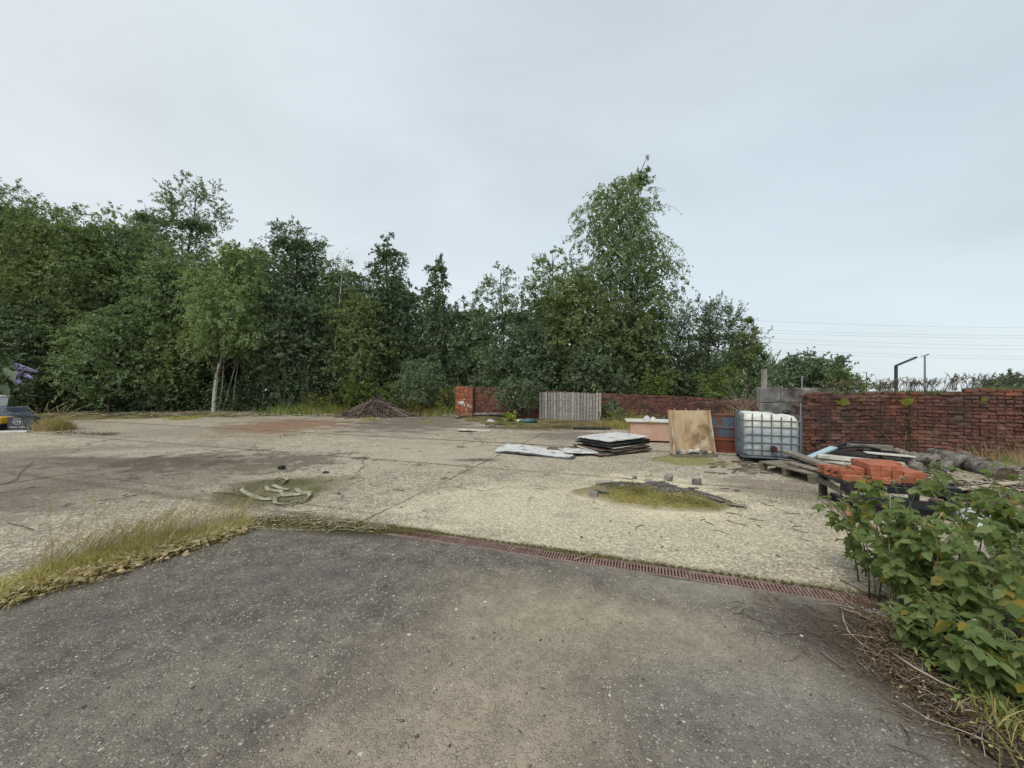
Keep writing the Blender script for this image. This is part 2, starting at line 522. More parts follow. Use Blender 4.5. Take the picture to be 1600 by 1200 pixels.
M_CONC = concrete_mat(); M_ASPH = asphalt_mat()
M_EARTH = pmat('bare_earth', [(.03, .022, .015), (.07, .05, .032), (.12, .09, .055)], 6, bump_d=.03, bscale=25, world=True, var=0,
               spots=[((.09, .10, .03), 1.1, .52, .66)])
M_LITTER = pmat('leaf_litter_floor', [(.045, .03, .018), (.13, .075, .04), (.16, .15, .05), (.22, .17, .09)], 2.2, bump_d=.03, bscale=18, world=True, var=0,
                spots=[((.17, .18, .04), .55, .48, .60), ((.028, .022, .016), .9, .5, .62)])
M_SOIL = pmat('dark_soil', [(.02, .014, .009), (.05, .036, .024), (.10, .075, .05)], 14, bump_d=.02, bscale=70, world=True, var=0)
M_CONCRAW = pmat('grey_concrete', [(.17, .16, .145), (.28, .265, .23), (.38, .36, .31)], 5, bump_d=.006, spots=[((.08, .085, .05), 2.0, .55, .7)])
M_BRICK = pmat('old_red_brick', [(.062, .036, .030), (.115, .053, .041), (.165, .072, .052), (.215, .12, .09)], 7, wspots=[((.062, .045, .038), 1.1, .50, .60, .75), ((.27, .18, .14), .75, .53, .64, .5), ((.30, .105, .058), 1.6, .55, .64, .65)], bump_d=.014, bscale=30, var=.24,
               spots=[((.055, .038, .031), 1.7, .56, .72), ((.27, .21, .165), 4.5, .66, .76), ((.05, .05, .026), 1.1, .58, .74)])
M_POINT = pmat('crumbled_pointing', [(.05, .035, .028), (.13, .085, .065), (.30, .24, .20)], 3, var=.5, bump_d=.004)
M_BRICK2 = pmat('bright_wall_brick', [(.20, .07, .04), (.33, .11, .06), (.42, .20, .13)], 6, bump_d=.005, var=.3,
                spots=[((.08, .06, .05), 2.0, .52, .66), ((.55, .48, .42), 3.3, .64, .72)])
M_MORTAR = pmat('old_mortar', [(.045, .031, .026), (.11, .074, .058), (.19, .14, .11)], 12, wspots=[((.22, .17, .14), 1.1, .55, .66, .6)], bump_d=.012, bscale=50, var=0)
M_BLOCK = pmat('dark_concrete_block', [(.10, .095, .085), (.19, .18, .165), (.30, .28, .25)], 4, bump_d=.006,
               spots=[((.045, .042, .036), 1.5, .46, .62), ((.34, .32, .28), 2.4, .62, .74)])
M_NEWBRICK = pmat('orange_brick', [(.27, .085, .042), (.37, .12, .062), (.44, .18, .11)], 8, bump_d=.003, bscale=90, var=.18)
M_GREYWOOD = pmat('weathered_grey_wood', [(.16, .15, .13), (.27, .255, .23), (.41, .39, .355)], 5, (1, 1, 6), .003, 50, var=.25)
M_GREYPLANK = pmat('weathered_plank', [(.09, .075, .055), (.22, .19, .145), (.36, .33, .27)], 4, (1, 6, 6), .004, 60, var=.3,
                   spots=[((.07, .065, .04), 2.0, .55, .7)])
M_DARKWOOD = pmat('dark_wet_wood', [(.014, .013, .013), (.04, .037, .035), (.10, .09, .08)], 5, (1, 5, 5), .004, 60, var=.3, rough=.6)
M_WHITEPLANK = pmat('whitewashed_plank', [(.35, .33, .27), (.58, .56, .48), (.68, .66, .58)], 3, (1, 5, 5), .004, 50, var=.15, spots=[((.2, .18, .12), 3, .6, .7)])
M_BLUE = pmat('pale_blue_paint', [(.26, .36, .42), (.36, .47, .53), (.46, .55, .58)], 4, (1, 4, 4), .002, 60, var=.1)
M_PLY = pmat('weathered_plywood', [(.27, .17, .09), (.45, .32, .19), (.54, .41, .26), (.52, .44, .33)], 2.6, (2.2, 1, .6), .003, 40, var=.1,
             spots=[((.21, .14, .08), 2.2, .55, .68), ((.58, .50, .38), 3.1, .56, .68)])
M_PINKPLY = pmat('pink_plywood', [(.40, .24, .17), (.53, .34, .25), (.60, .43, .33)], 2.5, (1, 1, 2), .002, 50, var=.05, spots=[((.36, .30, .24), 1.6, .56, .72)])
M_PALE = pmat('pale_sheet_face', [(.20, .20, .19), (.55, .55, .52), (.72, .71, .67), (.78, .77, .73)], 4, (1, 9, 1), .006, 30, var=.1, spots=[((.16, .15, .13), 3.5, .57, .68), ((.30, .29, .27), 8, .60, .68)])
M_SHEETDARK = pmat('dark_sheet', [(.03, .03, .032), (.08, .08, .08), (.18, .175, .165)], 4, bump_d=.004, var=.35, rough=.6)
M_SHEETBROWN = pmat('rusty_brown_sheet', [(.05, .035, .028), (.13, .085, .06), (.24, .17, .13)], 4, bump_d=.004, var=.3)
M_RUST = pmat('rusty_cast_iron', [(.13, .08, .064), (.235, .15, .122), (.34, .24, .20)], 14, bump_d=.002, bscale=120, rough=.75, var=.12)
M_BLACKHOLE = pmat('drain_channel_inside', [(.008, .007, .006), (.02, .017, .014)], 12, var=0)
M_GALV = pmat('galvanised_steel', [(.07, .09, .105), (.14, .17, .19), (.22, .25, .27)], 9, bump_d=.0008, rough=.5, metal=.4, var=.1, spots=[((.16, .09, .05), 6, .64, .74)])
M_LAMP = pmat('dark_lamp_steel', [(.035, .04, .043), (.06, .065, .07)], 4, bump_d=.001, rough=.6, var=.1)
M_LAMPG = pmat('grey_lamp_steel', [(.20, .22, .23), (.28, .30, .31)], 4, bump_d=.001, rough=.6, var=.1)
M_WIRE = pmat('power_cable', [(.22, .26, .28), (.26, .30, .32)], 4, bump_d=.001, var=.05)
M_BLACKPL = pmat('black_plastic', [(.012, .013, .016), (.028, .029, .033)], 6, bump_d=.001, rough=.45, var=.2, spots=[((.08, .075, .065), 4, .6, .72)])
M_CRATE = pmat('charcoal_crate_plastic', [(.035, .042, .05), (.06, .068, .078)], 6, bump_d=.001, rough=.55, var=.12)
M_GREYCR = pmat('blue_grey_crate_plastic', [(.10, .13, .17), (.20, .24, .28)], 5, bump_d=.001, rough=.55, var=.3)
M_YELLOW = pmat('yellow_plastic', [(.55, .32, .03), (.68, .42, .06)], 5, bump_d=.001, rough=.5, var=.05)
M_WHITEPL = pmat('white_plastic', [(.55, .55, .52), (.74, .74, .71)], 3, bump_d=.001, rough=.45, var=.05, spots=[((.4, .38, .3), 4, .62, .74)])
M_PRINT = pmat('white_print', [(.48, .50, .52), (.58, .60, .62)], 9, bump_d=.0004, var=0)
M_SACK = pmat('white_sack_weave', [(.38, .39, .40), (.58, .59, .60)], 5, bump_d=.006, bscale=25, rough=.6, var=.05)
M_TARP = pmat('green_blue_tarpaulin', [(.02, .07, .075), (.05, .12, .13), (.10, .19, .20)], 6, bump_d=.006, bscale=20, rough=.5, var=.2)
M_BLUERAG = pmat('blue_rag', [(.10, .17, .24), (.25, .34, .40)], 10, bump_d=.004, var=.2)
M_LOG = pmat('old_log_bark', [(.045, .037, .028), (.19, .17, .14), (.38, .355, .31)], 13, (1, 1, 1), .04, 40, var=.3, spots=[((.07, .065, .03), 2.5, .55, .7)])
M_LOGEND = pmat('rotten_log_end', [(.04, .03, .022), (.11, .08, .055), (.20, .15, .10)], 16, bump_d=.01, var=.1)
M_ROCK = pmat('rubble_stone', [(.11, .10, .088), (.22, .20, .175), (.37, .345, .30)], 9, bump_d=.006, bscale=60, var=.45)
M_SLATE = pmat('broken_slate', [(.06, .055, .048), (.15, .14, .125), (.30, .28, .245)], 7, bump_d=.012, bscale=25, var=.5, spots=[((.11, .07, .045), 2.0, .55, .68)])
M_HOSE = pmat('old_canvas_hose', [(.17, .16, .10), (.29, .275, .19), (.40, .38, .29)], 9, bump_d=.003, bscale=90, var=.15, spots=[((.16, .17, .08), 5, .52, .66)])
M_TWIG = pmat('pale_dead_twig', [(.17, .14, .10), (.33, .28, .21), (.46, .41, .33)], 10, bump_d=.001, var=.35)
M_TWIGD = pmat('dark_dead_twig', [(.06, .046, .034), (.14, .11, .082), (.26, .215, .17)], 10, bump_d=.001, var=.4)
M_BARK = pmat('brown_bark', [(.035, .03, .022), (.085, .072, .055), (.14, .12, .095)], 7, (1, 1, .3), .01, 30, var=.2)


def birch_mat():
    m, nt, b, out = new_mat('birch_bark')
    co = N(nt, 'ShaderNodeTexCoord').outputs['Object']
    f = noise_t(nt, VM(nt, 'MULTIPLY', co, (3, 3, 11)), 2.0, 5, .6)
    g = noise_t(nt, co, 1.6, 4, .5)
    col = ramp(nt, f, [(.36, (.04, .035, .03)), (.46, (.46, .44, .38)), (.7, (.66, .64, .57))])
    col = mix(nt, ramp(nt, g, [(.5, 0.0), (.66, .7)]), col, (.24, .15, .09))
    setb(nt, b, col, .8, bump(nt, f, .01), 0, .2)
    return m


M_BIRCH = birch_mat()
L_BIRCH = leafmat('birch_leaves', (.125, .175, .085), (.195, .26, .13), (.28, .345, .19), clump=.5)
L_BIRCHF = leafmat('light_birch_leaves', (.15, .205, .09), (.225, .29, .135), (.31, .375, .195), clump=.5, trans=.35)
L_OLIVE = leafmat('olive_green_leaves', (.108, .148, .065), (.182, .232, .10), (.27, .315, .145), clump=.5)
L_DARK = leafmat('dark_green_leaves', (.074, .112, .062), (.128, .178, .098), (.195, .245, .14), clump=.6, trans=.2)
L_GREY = leafmat('grey_green_leaves', (.105, .146, .084), (.172, .226, .130), (.26, .315, .195), clump=.6)
L_BRIGHT = leafmat('bright_green_leaves', (.075, .115, .025), (.13, .185, .04), (.20, .26, .07), clump=1.2)
L_YELLOW = leafmat('yellow_green_leaves', (.11, .125, .03), (.20, .20, .055), (.30, .27, .09), clump=1.5)
L_RASP = leafmat('raspberry_leaves', (.13, .19, .06), (.24, .315, .11), (.38, .45, .20), dry=((.46, .36, .07), .08), trans=.3, rough=.5, clump=3.0, veins=True)
L_BUD = leafmat('buddleia_leaves', (.09, .13, .075), (.15, .20, .12), (.24, .29, .19), trans=.2, clump=3.0)
L_GRASS = leafmat('green_straw_grass', (.19, .205, .06), (.39, .36, .125), (.58, .49, .25), dry=((.58, .47, .26), .38), trans=.3, clump=1.3)
L_STRAW = leafmat('straw', (.28, .22, .11), (.42, .34, .18), (.56, .47, .29), trans=.2, clump=2)
L_FERN = leafmat('yellow_green_fern', (.19, .24, .03), (.30, .36, .05), (.42, .44, .10), trans=.3, clump=9)
L_MOSS = leafmat('moss', (.06, .07, .012), (.13, .14, .02), (.20, .19, .045), trans=.1, clump=3)
L_LITTER = leafmat('fallen_leaves', (.06, .035, .018), (.14, .085, .04), (.26, .19, .10), trans=.1, clump=2)
M_FLOWERP = pmat('lilac_florets', [(.22, .18, .34), (.34, .29, .46), (.44, .38, .52)], 30, bump_d=.001, var=.3)
M_FLOWERY = pmat('yellow_petals', [(.70, .48, .02), (.80, .60, .04)], 9, bump_d=.0005, var=.1)
M_FLOWERW = pmat('cream_flowers', [(.52, .49, .36), (.70, .67, .52)], 30, bump_d=.001, var=.2)

# ---------------------------------------------------------------- ground


def ragged(pts, step=.12, amp=.03, seed=0):
    """subdivide a closed polygon and roughen its outline"""
    out = []; r = random.Random(seed); n = len(pts)
    for i in range(n):
        a = Vector(pts[i]); b = Vector(pts[(i + 1) % n]); L = (b - a).length; k = max(1, int(L / step))
        if L < 1e-6:
            continue
        nn = Vector((-(b - a).y, (b - a).x, 0)) / L
        for j in range(k):
            p = a.lerp(b, j / k)
            w = amp * (mnoise.noise(Vector((p.x * 1.7, p.y * 1.7, seed))) * 1.3 + mnoise.noise(Vector((p.x * 9, p.y * 9, seed))) * .7)
            out.append(p + nn * w)
    return out


def slab(pts, top, th, name, mat, parent=None, **kw):
    n = len(pts); b = MB()
    vs = [(p[0], p[1], top) for p in pts] + [(p[0], p[1], top - th) for p in pts]
    fs = [tuple(range(n))] + [(i, i + n, (i + 1) % n + n, (i + 1) % n) for i in range(n)]
    b.add(vs, fs)
    me = b.mesh(name, mat)
    if me.polygons[0].normal.z < 0:
        me.flip_normals()
    return link(name, me, parent, **kw)


def sheet(poly, z, name, mat, step=.35, amp=.0, edge_amp=.1, seed=0, nscale=1.0, **kw):
    """an uneven sheet of ground: dense triangulated grid clipped to the polygon by pulling its rim down"""
    xs = [p[0] for p in poly]; ys = [p[1] for p in poly]
    nx = int((max(xs) - min(xs)) / step) + 2; ny = int((max(ys) - min(ys)) / step) + 2
    P = np.array([(p[0], p[1]) for p in poly])
    gx = np.linspace(min(xs), max(xs), nx); gy = np.linspace(min(ys), max(ys), ny)
    X, Y = np.meshgrid(gx, gy, indexing='ij')
    inside = np.zeros(X.shape, bool); dist = np.full(X.shape, 1e9)
    n = len(P)
    for i in range(n):
        a = P[i]; b = P[(i + 1) % n]
        cond = ((a[1] > Y) != (b[1] > Y)) & (X < (b[0] - a[0]) * (Y - a[1]) / (b[1] - a[1] + 1e-12) + a[0])
        inside ^= cond
        ab = b - a; t = np.clip(((X - a[0]) * ab[0] + (Y - a[1]) * ab[1]) / (ab @ ab), 0, 1)
        dist = np.minimum(dist, np.hypot(X - a[0] - t * ab[0], Y - a[1] - t * ab[1]))
    Z = np.empty(X.shape)
    for i in range(nx):
        for j in range(ny):
            p = Vector((X[i, j] * nscale, Y[i, j] * nscale, seed))
            s = dist[i, j] if inside[i, j] else -dist[i, j]
            s += edge_amp * (mnoise.noise(p * 2.3) + .6 * mnoise.noise(p * 6.1))
            k = min(1, max(-1, s / .12))
            Z[i, j] = z * k - .03 * (k < 0) + (amp * (mnoise.noise(p * 1.3) + .5 * mnoise.noise(p * 4.1) + .6) * min(1, max(0, s / .5)))
    V = np.stack([X, Y, Z], -1).reshape(-1, 3)
    idx = np.arange(nx * ny).reshape(nx, ny)
    keep = ((inside | (dist < .5)).ravel())
    Fc = np.stack([idx[:-1, :-1], idx[1:, :-1], idx[1:, 1:], idx[:-1, 1:]], -1).reshape(-1, 4)
    Fc = Fc[keep[Fc].all(1)]
    return link(name, np_mesh(name, V, Fc, mat, True), **kw)


# base earth to the horizon
b = MB(); b.add([(-160, -60, -.07), (160, -60, -.07), (160, 84, -.07), (-160, 84, -.07), (160, 140, -32), (-160, 140, -32), (220, -60, -30), (220, 140, -32), (-220, 140, -32), (-220, -60, -30)], [(0, 1, 2, 3), (3, 2, 4, 5), (1, 6, 7, 4, 2), (0, 3, 5, 8, 9)])   # a plateau; the land falls away beyond it
b.build('ground', M_EARTH, kind='structure')

# concrete yard: cast bays with open joints, every bay a part
yard = bpy.data.objects.new('concrete_yard', None); COL.objects.link(yard); yard['kind'] = 'structure'
us = [-27.8, -21.6, -15.4, -9.2, -2.95, 3.2, 9.6]
vs_ = [3.445, 6.45, 9.3, 12.2, 15.2, 17.6]
for i in range(len(us) - 1):
    for j in range(len(vs_) - 1):
        if i == 5 and j > 1:
            continue
        g = .012
        u0, u1, v0, v1 = us[i] + g, us[i + 1] - g, vs_[j] + g, vs_[j + 1] - g
        if j == 0 and i < 4:          # the narrow strip in front of the joint, left of the drain
            strip = ragged([UV(u0, 3.445), UV(min(u1, -3.0), 3.445), UV(min(u1, -3.0), 3.74), UV(u0, 3.74)], .2, .012, i)
            v0 = 3.765
        slab(ragged([UV(u0, v0), UV(u1, v0), UV(u1, v1), UV(u0, v1)], .16, .014, i * 7 + j), rnd.uniform(-.004, .003), .06, 'concrete_slab', M_CONC, yard)
# bays left of the asphalt, in front of the joint
for i in range(3):
    u0, u1 = us[i] + .012, us[i + 1] - .012
    slab(ragged([UV(u0, -1), UV(u1, -1), UV(u1, 3.74), UV(u0, 3.74)], .2, .014, 90 + i), rnd.uniform(-.004, .002), .06, 'concrete_slab', M_CONC, yard)
slab(ragged([UV(-9.19, -1), UV(-5.2, -1), UV(-2.98, 3.40), UV(-2.98, 3.735), UV(-9.19, 3.74)], .14, .014, 97), -.003, .06, 'concrete_slab', M_CONC, yard)

# asphalt apron in front of the drain
DR0, DR1, DV = -2.68, 1.95, 3.353      # drain run along u, its centre line v
apr = [UV(-2.7, 3.258), UV(5.5, 3.258), Vector((6.5, -4, 0)), Vector((-5.5, -4, 0)), Vector((-4.6, 2.0, 0)), G(0, 945), G(90, 905), G(210, 880), G(310, 852), G(395, 828)]
slab(ragged(apr, .1, .02, 55), 0.0, .06, 'asphalt_apron', M_ASPH, kind='structure')
b = MB()
for s, w in ((DV - .083, .012), (DV + .083, .012)):
    b.box(UV((DR0 + 5.5) / 2, s, -.03), (5.5 - DR0, w, .058), Matrix.Rotation(math.atan2(GU.y, GU.x), 3, 'Z'))
ch = thing('drain_channel', 'narrow concrete drain channel holding the rusty grates along the asphalt edge', 'drain channel')
b.build('channel_rim', M_CONCRAW, ch)
b = MB(); b.box(UV((DR0 + 5.5) / 2, DV, -.055), (5.5 - DR0, .152, .01), Matrix.Rotation(math.atan2(GU.y, GU.x), 3, 'Z'))
b.build('channel_bed', M_BLACKHOLE, ch)

# grates: half-metre cast sections with slanting slots cut through
ords = ['first', 'second', 'third', 'fourth', 'fifth', 'sixth', 'seventh', 'eighth', 'ninth']


def grate_mesh():
    b = MB(); L = .497; n = 20; p = L / n; w = .150
    for sgn in (-1, 1):
        b.box((0, sgn * (w / 2 - .008), -.009), (L, .016, .018))
    for k in range(n):
        x = -L / 2 + p * (k + .5)
        wbar = .0115 if k not in (0, n // 2, n - 1) else .018
        b.box((x, 0, -.0095), (wbar, w - .034, .017))
    b.box((0, 0, -.013), (L, .006, .008))
    return b.mesh('drain_grate', M_RUST)


gm = grate_mesh(); k = 0
u = 1.83
gr_list = []
while u > DR0 - .01 and k < 9:
    gr_list.append(u); u -= .4995; k += 1
for k, u in enumerate(gr_list):
    o = link('drain_grate', gm, loc=UV(u - .25, DV, .002 + rnd.uniform(-.003, .003)), rz=math.atan2(GU.y, GU.x) + rnd.uniform(-.006, .006), cat='drain grate',
             group='rusty grates laid end to end over the drain',
             label='rusty slotted drain grate, %s counting from the raspberry bush end' % ords[k])

# verge with litter and moss towards the wood and along the wall foot
def poly(*p):
    return [G(*q) for q in p]


verge = poly((-900, 664), (-60, 661), (100, 657), (300, 652), (450, 649), (600, 647), (715, 650)) + [UV(-9.0, 16.3), UV(-12, 23), Vector((-60, 46, 0)), Vector((-90, 20, 0))]
sheet(verge, .025, 'woodland_floor', M_LITTER, .45, .10, .5, 3, kind='structure')
foot = [G(700, 652), G(760, 664), G(840, 669), G(960, 668), G(1020, 676), G(1110, 694), G(1200, 690), UV(3.9, 12), UV(4.4, 16.62), UV(-8.4, 16.6)]
sheet(foot, .018, 'wall_foot_verge', M_LITTER, .2, .04, .35, 5, kind='structure')
b_soil = [G(1362, 946), G(1330, 985), G(1370, 1040), G(1470, 1110), G(1560, 1195), Vector((2.0, .6, 0)), Vector((6, .4, 0)), Vector((6.2, 3.4, 0)), UV(5.5, 4.3), UV(2.4, 3.50), UV(1.98, 3.38)]
sheet(b_soil, .03, 'soil_bed', M_SOIL, .06, .05, .12, 8, kind='structure')
beyond = [UV(-8.2, 16.9), UV(5.5, 16.9), UV(5, 9.9), Vector((7.6, 9.1, 0)), Vector((30, 8.4, 0)), Vector((60, 78, 0)), Vector((-20, 78, 0))]
sheet(beyond, .03, 'rough_land', M_EARTH, 1.5, .05, .6, 13, kind='structure')

def low_rocks(P, S, seed=0, mat=None, name='gravel'):
    """tiny stones: squashed octahedra"""
    r = np.random.RandomState(seed); n = len(P)
    base = np.array([[1, 0, 0], [0, 1, 0], [-1, 0, 0], [0, -1, 0], [0, 0, .8], [0, 0, -.5]], float)
    f = np.array([[0, 1, 4], [1, 2, 4], [2, 3, 4], [3, 0, 4], [1, 0, 5], [2, 1, 5], [3, 2, 5], [0, 3, 5]])
    j = 1 + r.uniform(-.35, .35, (n, 6, 3)); v = base[None] * j * S[:, None, None] * np.stack([r.uniform(.7, 1.5, n), r.uniform(.5, 1, n), r.uniform(.3, .7, n)], -1)[:, None]
    a = r.uniform(0, 6.28, n); c_, s_ = np.cos(a), np.sin(a)
    x = v[..., 0] * c_[:, None] - v[..., 1] * s_[:, None]; y = v[..., 0] * s_[:, None] + v[..., 1] * c_[:, None]
    V = np.stack([x, y, v[..., 2]], -1) + P[:, None]
    Fc = (f[None] + (np.arange(n) * 6)[:, None, None]).reshape(-1, 3)
    return V.reshape(-1, 3), Fc



# ---------------------------------------------------------------- walls


def brick_variants(mat, n, size, jit):
    out = []
    for k in range(n):
        b = MB(); b.box((0, 0, 0), size, None, jit)
        me = b.mesh('brick', mat)
        bm_bevel(me, .009)
        out.append(me)
    return out


def bm_bevel(me, w):
    import bmesh
    bm = bmesh.new(); bm.from_mesh(me)
    bmesh.ops.bevel(bm, geom=list(bm.edges), offset=w, segments=1, affect='EDGES', clamp_overlap=True)
    bm.to_mesh(me); bm.free()


def brick_wall(name, label, p0, p1, top_fn, mat, parts, gone=.02, thick=.33, visible=lambda x: True):
    """front courses laid brick by brick on a recessed mortar core; top_fn(s) gives the height along the wall"""
    p0 = Vector(p0); p1 = Vector(p1); L = (p1 - p0).length; ang = math.atan2(p1.y - p0.y, p1.x - p0.x)
    t = thing(name, label, 'brick wall', p0, ang)
    core = MB(); joined = MB(); C = .075; pieces = []
    st = brick_variants(mat, 9, (.216, .11, .067), .008) if parts else None
    hd = brick_variants(mat, 5, (.104, .11, .067), .007) if parts else None
    x = 0.0
    while x < L:                                     # mortar core in short columns that follow the broken top
        w = min(.24, L - x); h = max(.1, top_fn(x + w / 2) - .05 + rnd.uniform(-.02, .01))
        core.box((x + w / 2, thick / 2 + .014, h / 2 - .03), (w - .002, thick - .02, h + .06), None, .006); x += w
    row = 0; z = 0.0
    while z < 2.0:
        header = row % 4 == 3
        w = .113 if header else .225
        x = 0.0 if row % 2 else (-.11 if not header else -.05)
        while x < L:
            a = max(0, x); e = min(L, x + w - .010)
            if e - a > .06 and z + .05 < top_fn((a + e) / 2) + rnd.uniform(-.04, .03):
                y = rnd.gauss(0, .010)
                if rnd.random() < gone:
                    y += rnd.uniform(.03, .07)
                topmost = z + .14 > top_fn((a + e) / 2)
                zz = z + .035 + .007 * math.sin(a * 1.9 + row * .3) + rnd.gauss(0, .003)
                full = abs((e - a) - (w - .010)) < .005
                rot = Matrix.Rotation(rnd.gauss(0, .012) + (rnd.gauss(0, .1) if topmost else 0), 3, 'Z')
                pieces.append(((a + e) / 2, y + .045, zz, e - a, header, full, rot))
            x += w
        z += C; row += 1
    cand = []
    if parts:
        cand = [q for q in pieces if q[5] and visible(p0.lerp(p1, q[0] / L))]
        cand = cand[:0] + sorted(cand, key=lambda q: -(not q[4]))[:parts]
    cs = set(id(q) for q in cand)
    for q in pieces:
        if id(q) in cs:
            o = link('brick', rnd.choice(hd if q[4] else st), t, loc=(q[0], q[1], q[2]))
            o.rotation_euler = (rnd.gauss(0, .01), rnd.gauss(0, .008), rnd.gauss(0, .012) + (math.pi if rnd.random() < .5 else 0))
        else:
            joined.box((q[0], q[1], q[2]), (q[3], .11, .065), q[6], .003)
    # loose brick-bats bedded on the top and the plain back courses
    back = MB(); z = 0; row = 0
    while z < 2.0:
        x = 0 if row % 2 else -.11
        while x < L:
            a = max(0, x); e = min(L, x + .215)
            if e - a > .06 and z + .05 < top_fn((a + e) / 2) - .02:
                back.box(((a + e) / 2, thick, z + .035), (e - a, .06, .065), None, .003)
            x += .225
        z += C; row += 1
    x = .05
    while x < L - .1:
        back.box((x, rnd.uniform(.12, .26), top_fn(x) - .03 + rnd.uniform(-.02, .02)), (rnd.uniform(.1, .215), .1, .065), Matrix.Rotation(rnd.uniform(-.5, .5), 3, 'Z'), .006); x += rnd.uniform(.13, .26)
    core.build('mortar', M_MORTAR, t)
    if parts:                                        # crumbling pointing and lime smears clinging to the face
        n = 1500; q = np.random.RandomState(int(L * 100)); xs = q.uniform(0, L, n); zz = (q.randint(0, 18, n) * .075 - .002 + q.normal(0, .006, n)) * (q.rand(n) < .6) + q.uniform(0, 1.35, n) * 0
        zz = np.where(zz <= 0, q.uniform(0, 1.3, n), zz); ok = zz < np.array([top_fn(x_) for x_ in xs]) - .08
        v, f = low_rocks(np.stack([xs, q.normal(-.004, .006, n), zz], -1)[ok], q.uniform(.006, .022, n)[ok], 3); v[:, 2] = v[:, 2]
        link('pointing', np_mesh('pointing', v, f, M_POINT), t, kind='stuff')
    if joined.v:
        joined.build('brickwork', mat, t, kind='stuff')
    back.build('rear_brickwork', mat, t, kind='stuff')
    return t


def interp(pts):
    xs = [p[0] for p in pts]; ys = [p[1] for p in pts]
    return lambda x: float(np.interp(x, xs, ys))


# far wall behind the fence panel
wA0, wA1 = UV(-8.06, 16.6), UV(4.7, 16.6)
brick_wall('brick_wall', 'long low far red brick wall under the trees, behind the slatted fence panel', wA0, wA1,
           interp([(0, 1.38), (1.4, 1.37), (3, 1.25), (5, 1.16), (8, 1.07), (10.5, .98), (12.8, .86)]), M_BRICK, 0)
# its end pier, brighter and patched with render
t = thing('brick_pier', 'short orange brick pier with white render patches at the left end of the far wall', 'brick pier', UV(-8.50, 16.40), math.atan2(GU.y, GU.x))
core = MB(); core.box((.47, .24, .68), (.90, .43, 1.38)); core.build('mortar', M_MORTAR, t)
st = brick_variants(M_BRICK2, 5, (.215, .102, .066), .003)
for row in range(19):
    z = .035 + row * .074
    for kx in range(4):
        for side in range(2 if kx < 2 else 1):
            o = link('brick', rnd.choice(st), t)
            if side == 0:
                o.location = (.11 + kx * .225 + (.0 if row % 2 else .012), .045, z)
            else:
                o.location = (.045 if row % 2 else .05, .12 + kx * .225 + .05, z); o.rotation_euler = (0, 0, R(90))
b = MB()
for q in range(9):
    b.box((rnd.uniform(.1, .8), -.012, rnd.uniform(.25, .8)), (rnd.uniform(.04, .12), .012, rnd.uniform(.05, .2)), Matrix.Rotation(rnd.uniform(-.5, .5), 3, 'Y'), .015)
b.build('render_patch', M_WHITEPLANK, t)

# near wall: two lengths meeting in a mossy corner
nA, nB, nC_ = Vector((6.10, 8.28, 0)), Vector((8.64, 8.38, 0)), Vector((11.3, 6.70, 0))


def wall_d(px):
    return 8.36 if px < 1420 else 13.84 / (1 + .632 * (px - 800) / F)


inframe = lambda p: (p.x / p.y) * F + 800 < 1625
brick_wall('brick_wall', 'broken red brick wall with a stepped left end, between the tank and the wall corner', nA, nB,
           interp([(0, .62), (.13, .74), (.14, .86), (.26, .95), (.27, 1.08), (.42, 1.12), (.43, 1.27), (.6, 1.32), (2.6, 1.335)]), M_BRICK, 290, .03, visible=inframe)
brick_wall('brick_wall', 'tall red brick wall running out of the right edge behind the log heap', nB + Vector((.02, -.02, 0)), nC_,
           interp([(0, 1.345), (.4, 1.33), (.8, 1.36), (1.1, 1.41), (1.35, 1.45), (3.3, 1.46)]), M_BRICK, 290, .04, visible=inframe)
# block wall behind the broken end
w0 = Vector((5.90, 9.15, 0)); w1 = Vector((7.55, 8.85, 0)); ang = math.atan2(w1.y - w0.y, w1.x - w0.x)
t = thing('block_wall', 'dark grey concrete block wall behind the broken end of the brick wall', 'block wall', w0, ang)
for r_ in range(4):
    x = -.02 if r_ % 2 == 0 else -.42
    while x < 1.6:
        a = max(0, x); e = min(1.68, x + .86)
        z0 = r_ * .36
        if e - a > .1:
            bb = MB(); bb.box(((a + e) / 2, .1, z0 + .177), (e - a - .014, .2, .345), None, .006)
            o = bb.build('block', M_BLOCK, t, bevel=.008)
        x += .87
b = MB(); b.box((.84, .105, .70), (1.66, .16, 1.39)); b.build('mortar', M_CONCRAW, t)
# rubble slope left of the broken brick end
rb = MB()
for q in range(46):
    x = rnd.uniform(5.75, 6.5); h = rnd.uniform(0, .95 - .5 * abs(x - 6.3))
    rb.box((x, rnd.uniform(8.5, 8.85), h), (rnd.uniform(.08, .22), .12, rnd.uniform(.05, .1)), Matrix.Rotation(rnd.uniform(-1, 1), 3, 'Y'), .012)
tag(rb.build('rubble_bank', M_BLOCK), 'bank of broken grey masonry between the tank and the block wall', 'rubble', kind='stuff')

# ---------------------------------------------------------------- slatted fence panel
c = G(890, 657)
t = thing('fence_panel', 'weathered grey fence panel of upright palings leaning on the far brick wall', 'fence panel', c, R(-12))
for k in range(21):
    s = (k - 10) * .1225
    y = -.10 * (1 - (k - 10.0) ** 2 / 100.0)
    bb = MB(); h = 1.17 + rnd.uniform(-.012, .012) - (.05 if k > 16 else 0) * rnd.random()
    bb.box((0, 0, h / 2), (.100, .022, h), None, .002)
    o = bb.build('paling', M_GREYWOOD, t, loc=(s, y, 0))
    o.rotation_euler = (R(-6), rnd.uniform(-.008, .008), -(k - 10) * .018)
for z in (.28, .88):
    b = MB(); b.tube([((k - 10) * .1225, -.10 * (1 - (k - 10.0) ** 2 / 100.0) + .04 + z * .1, z) for k in range(0, 21, 2)], .024, 4)
    b.build('rail', M_GREYWOOD, t)

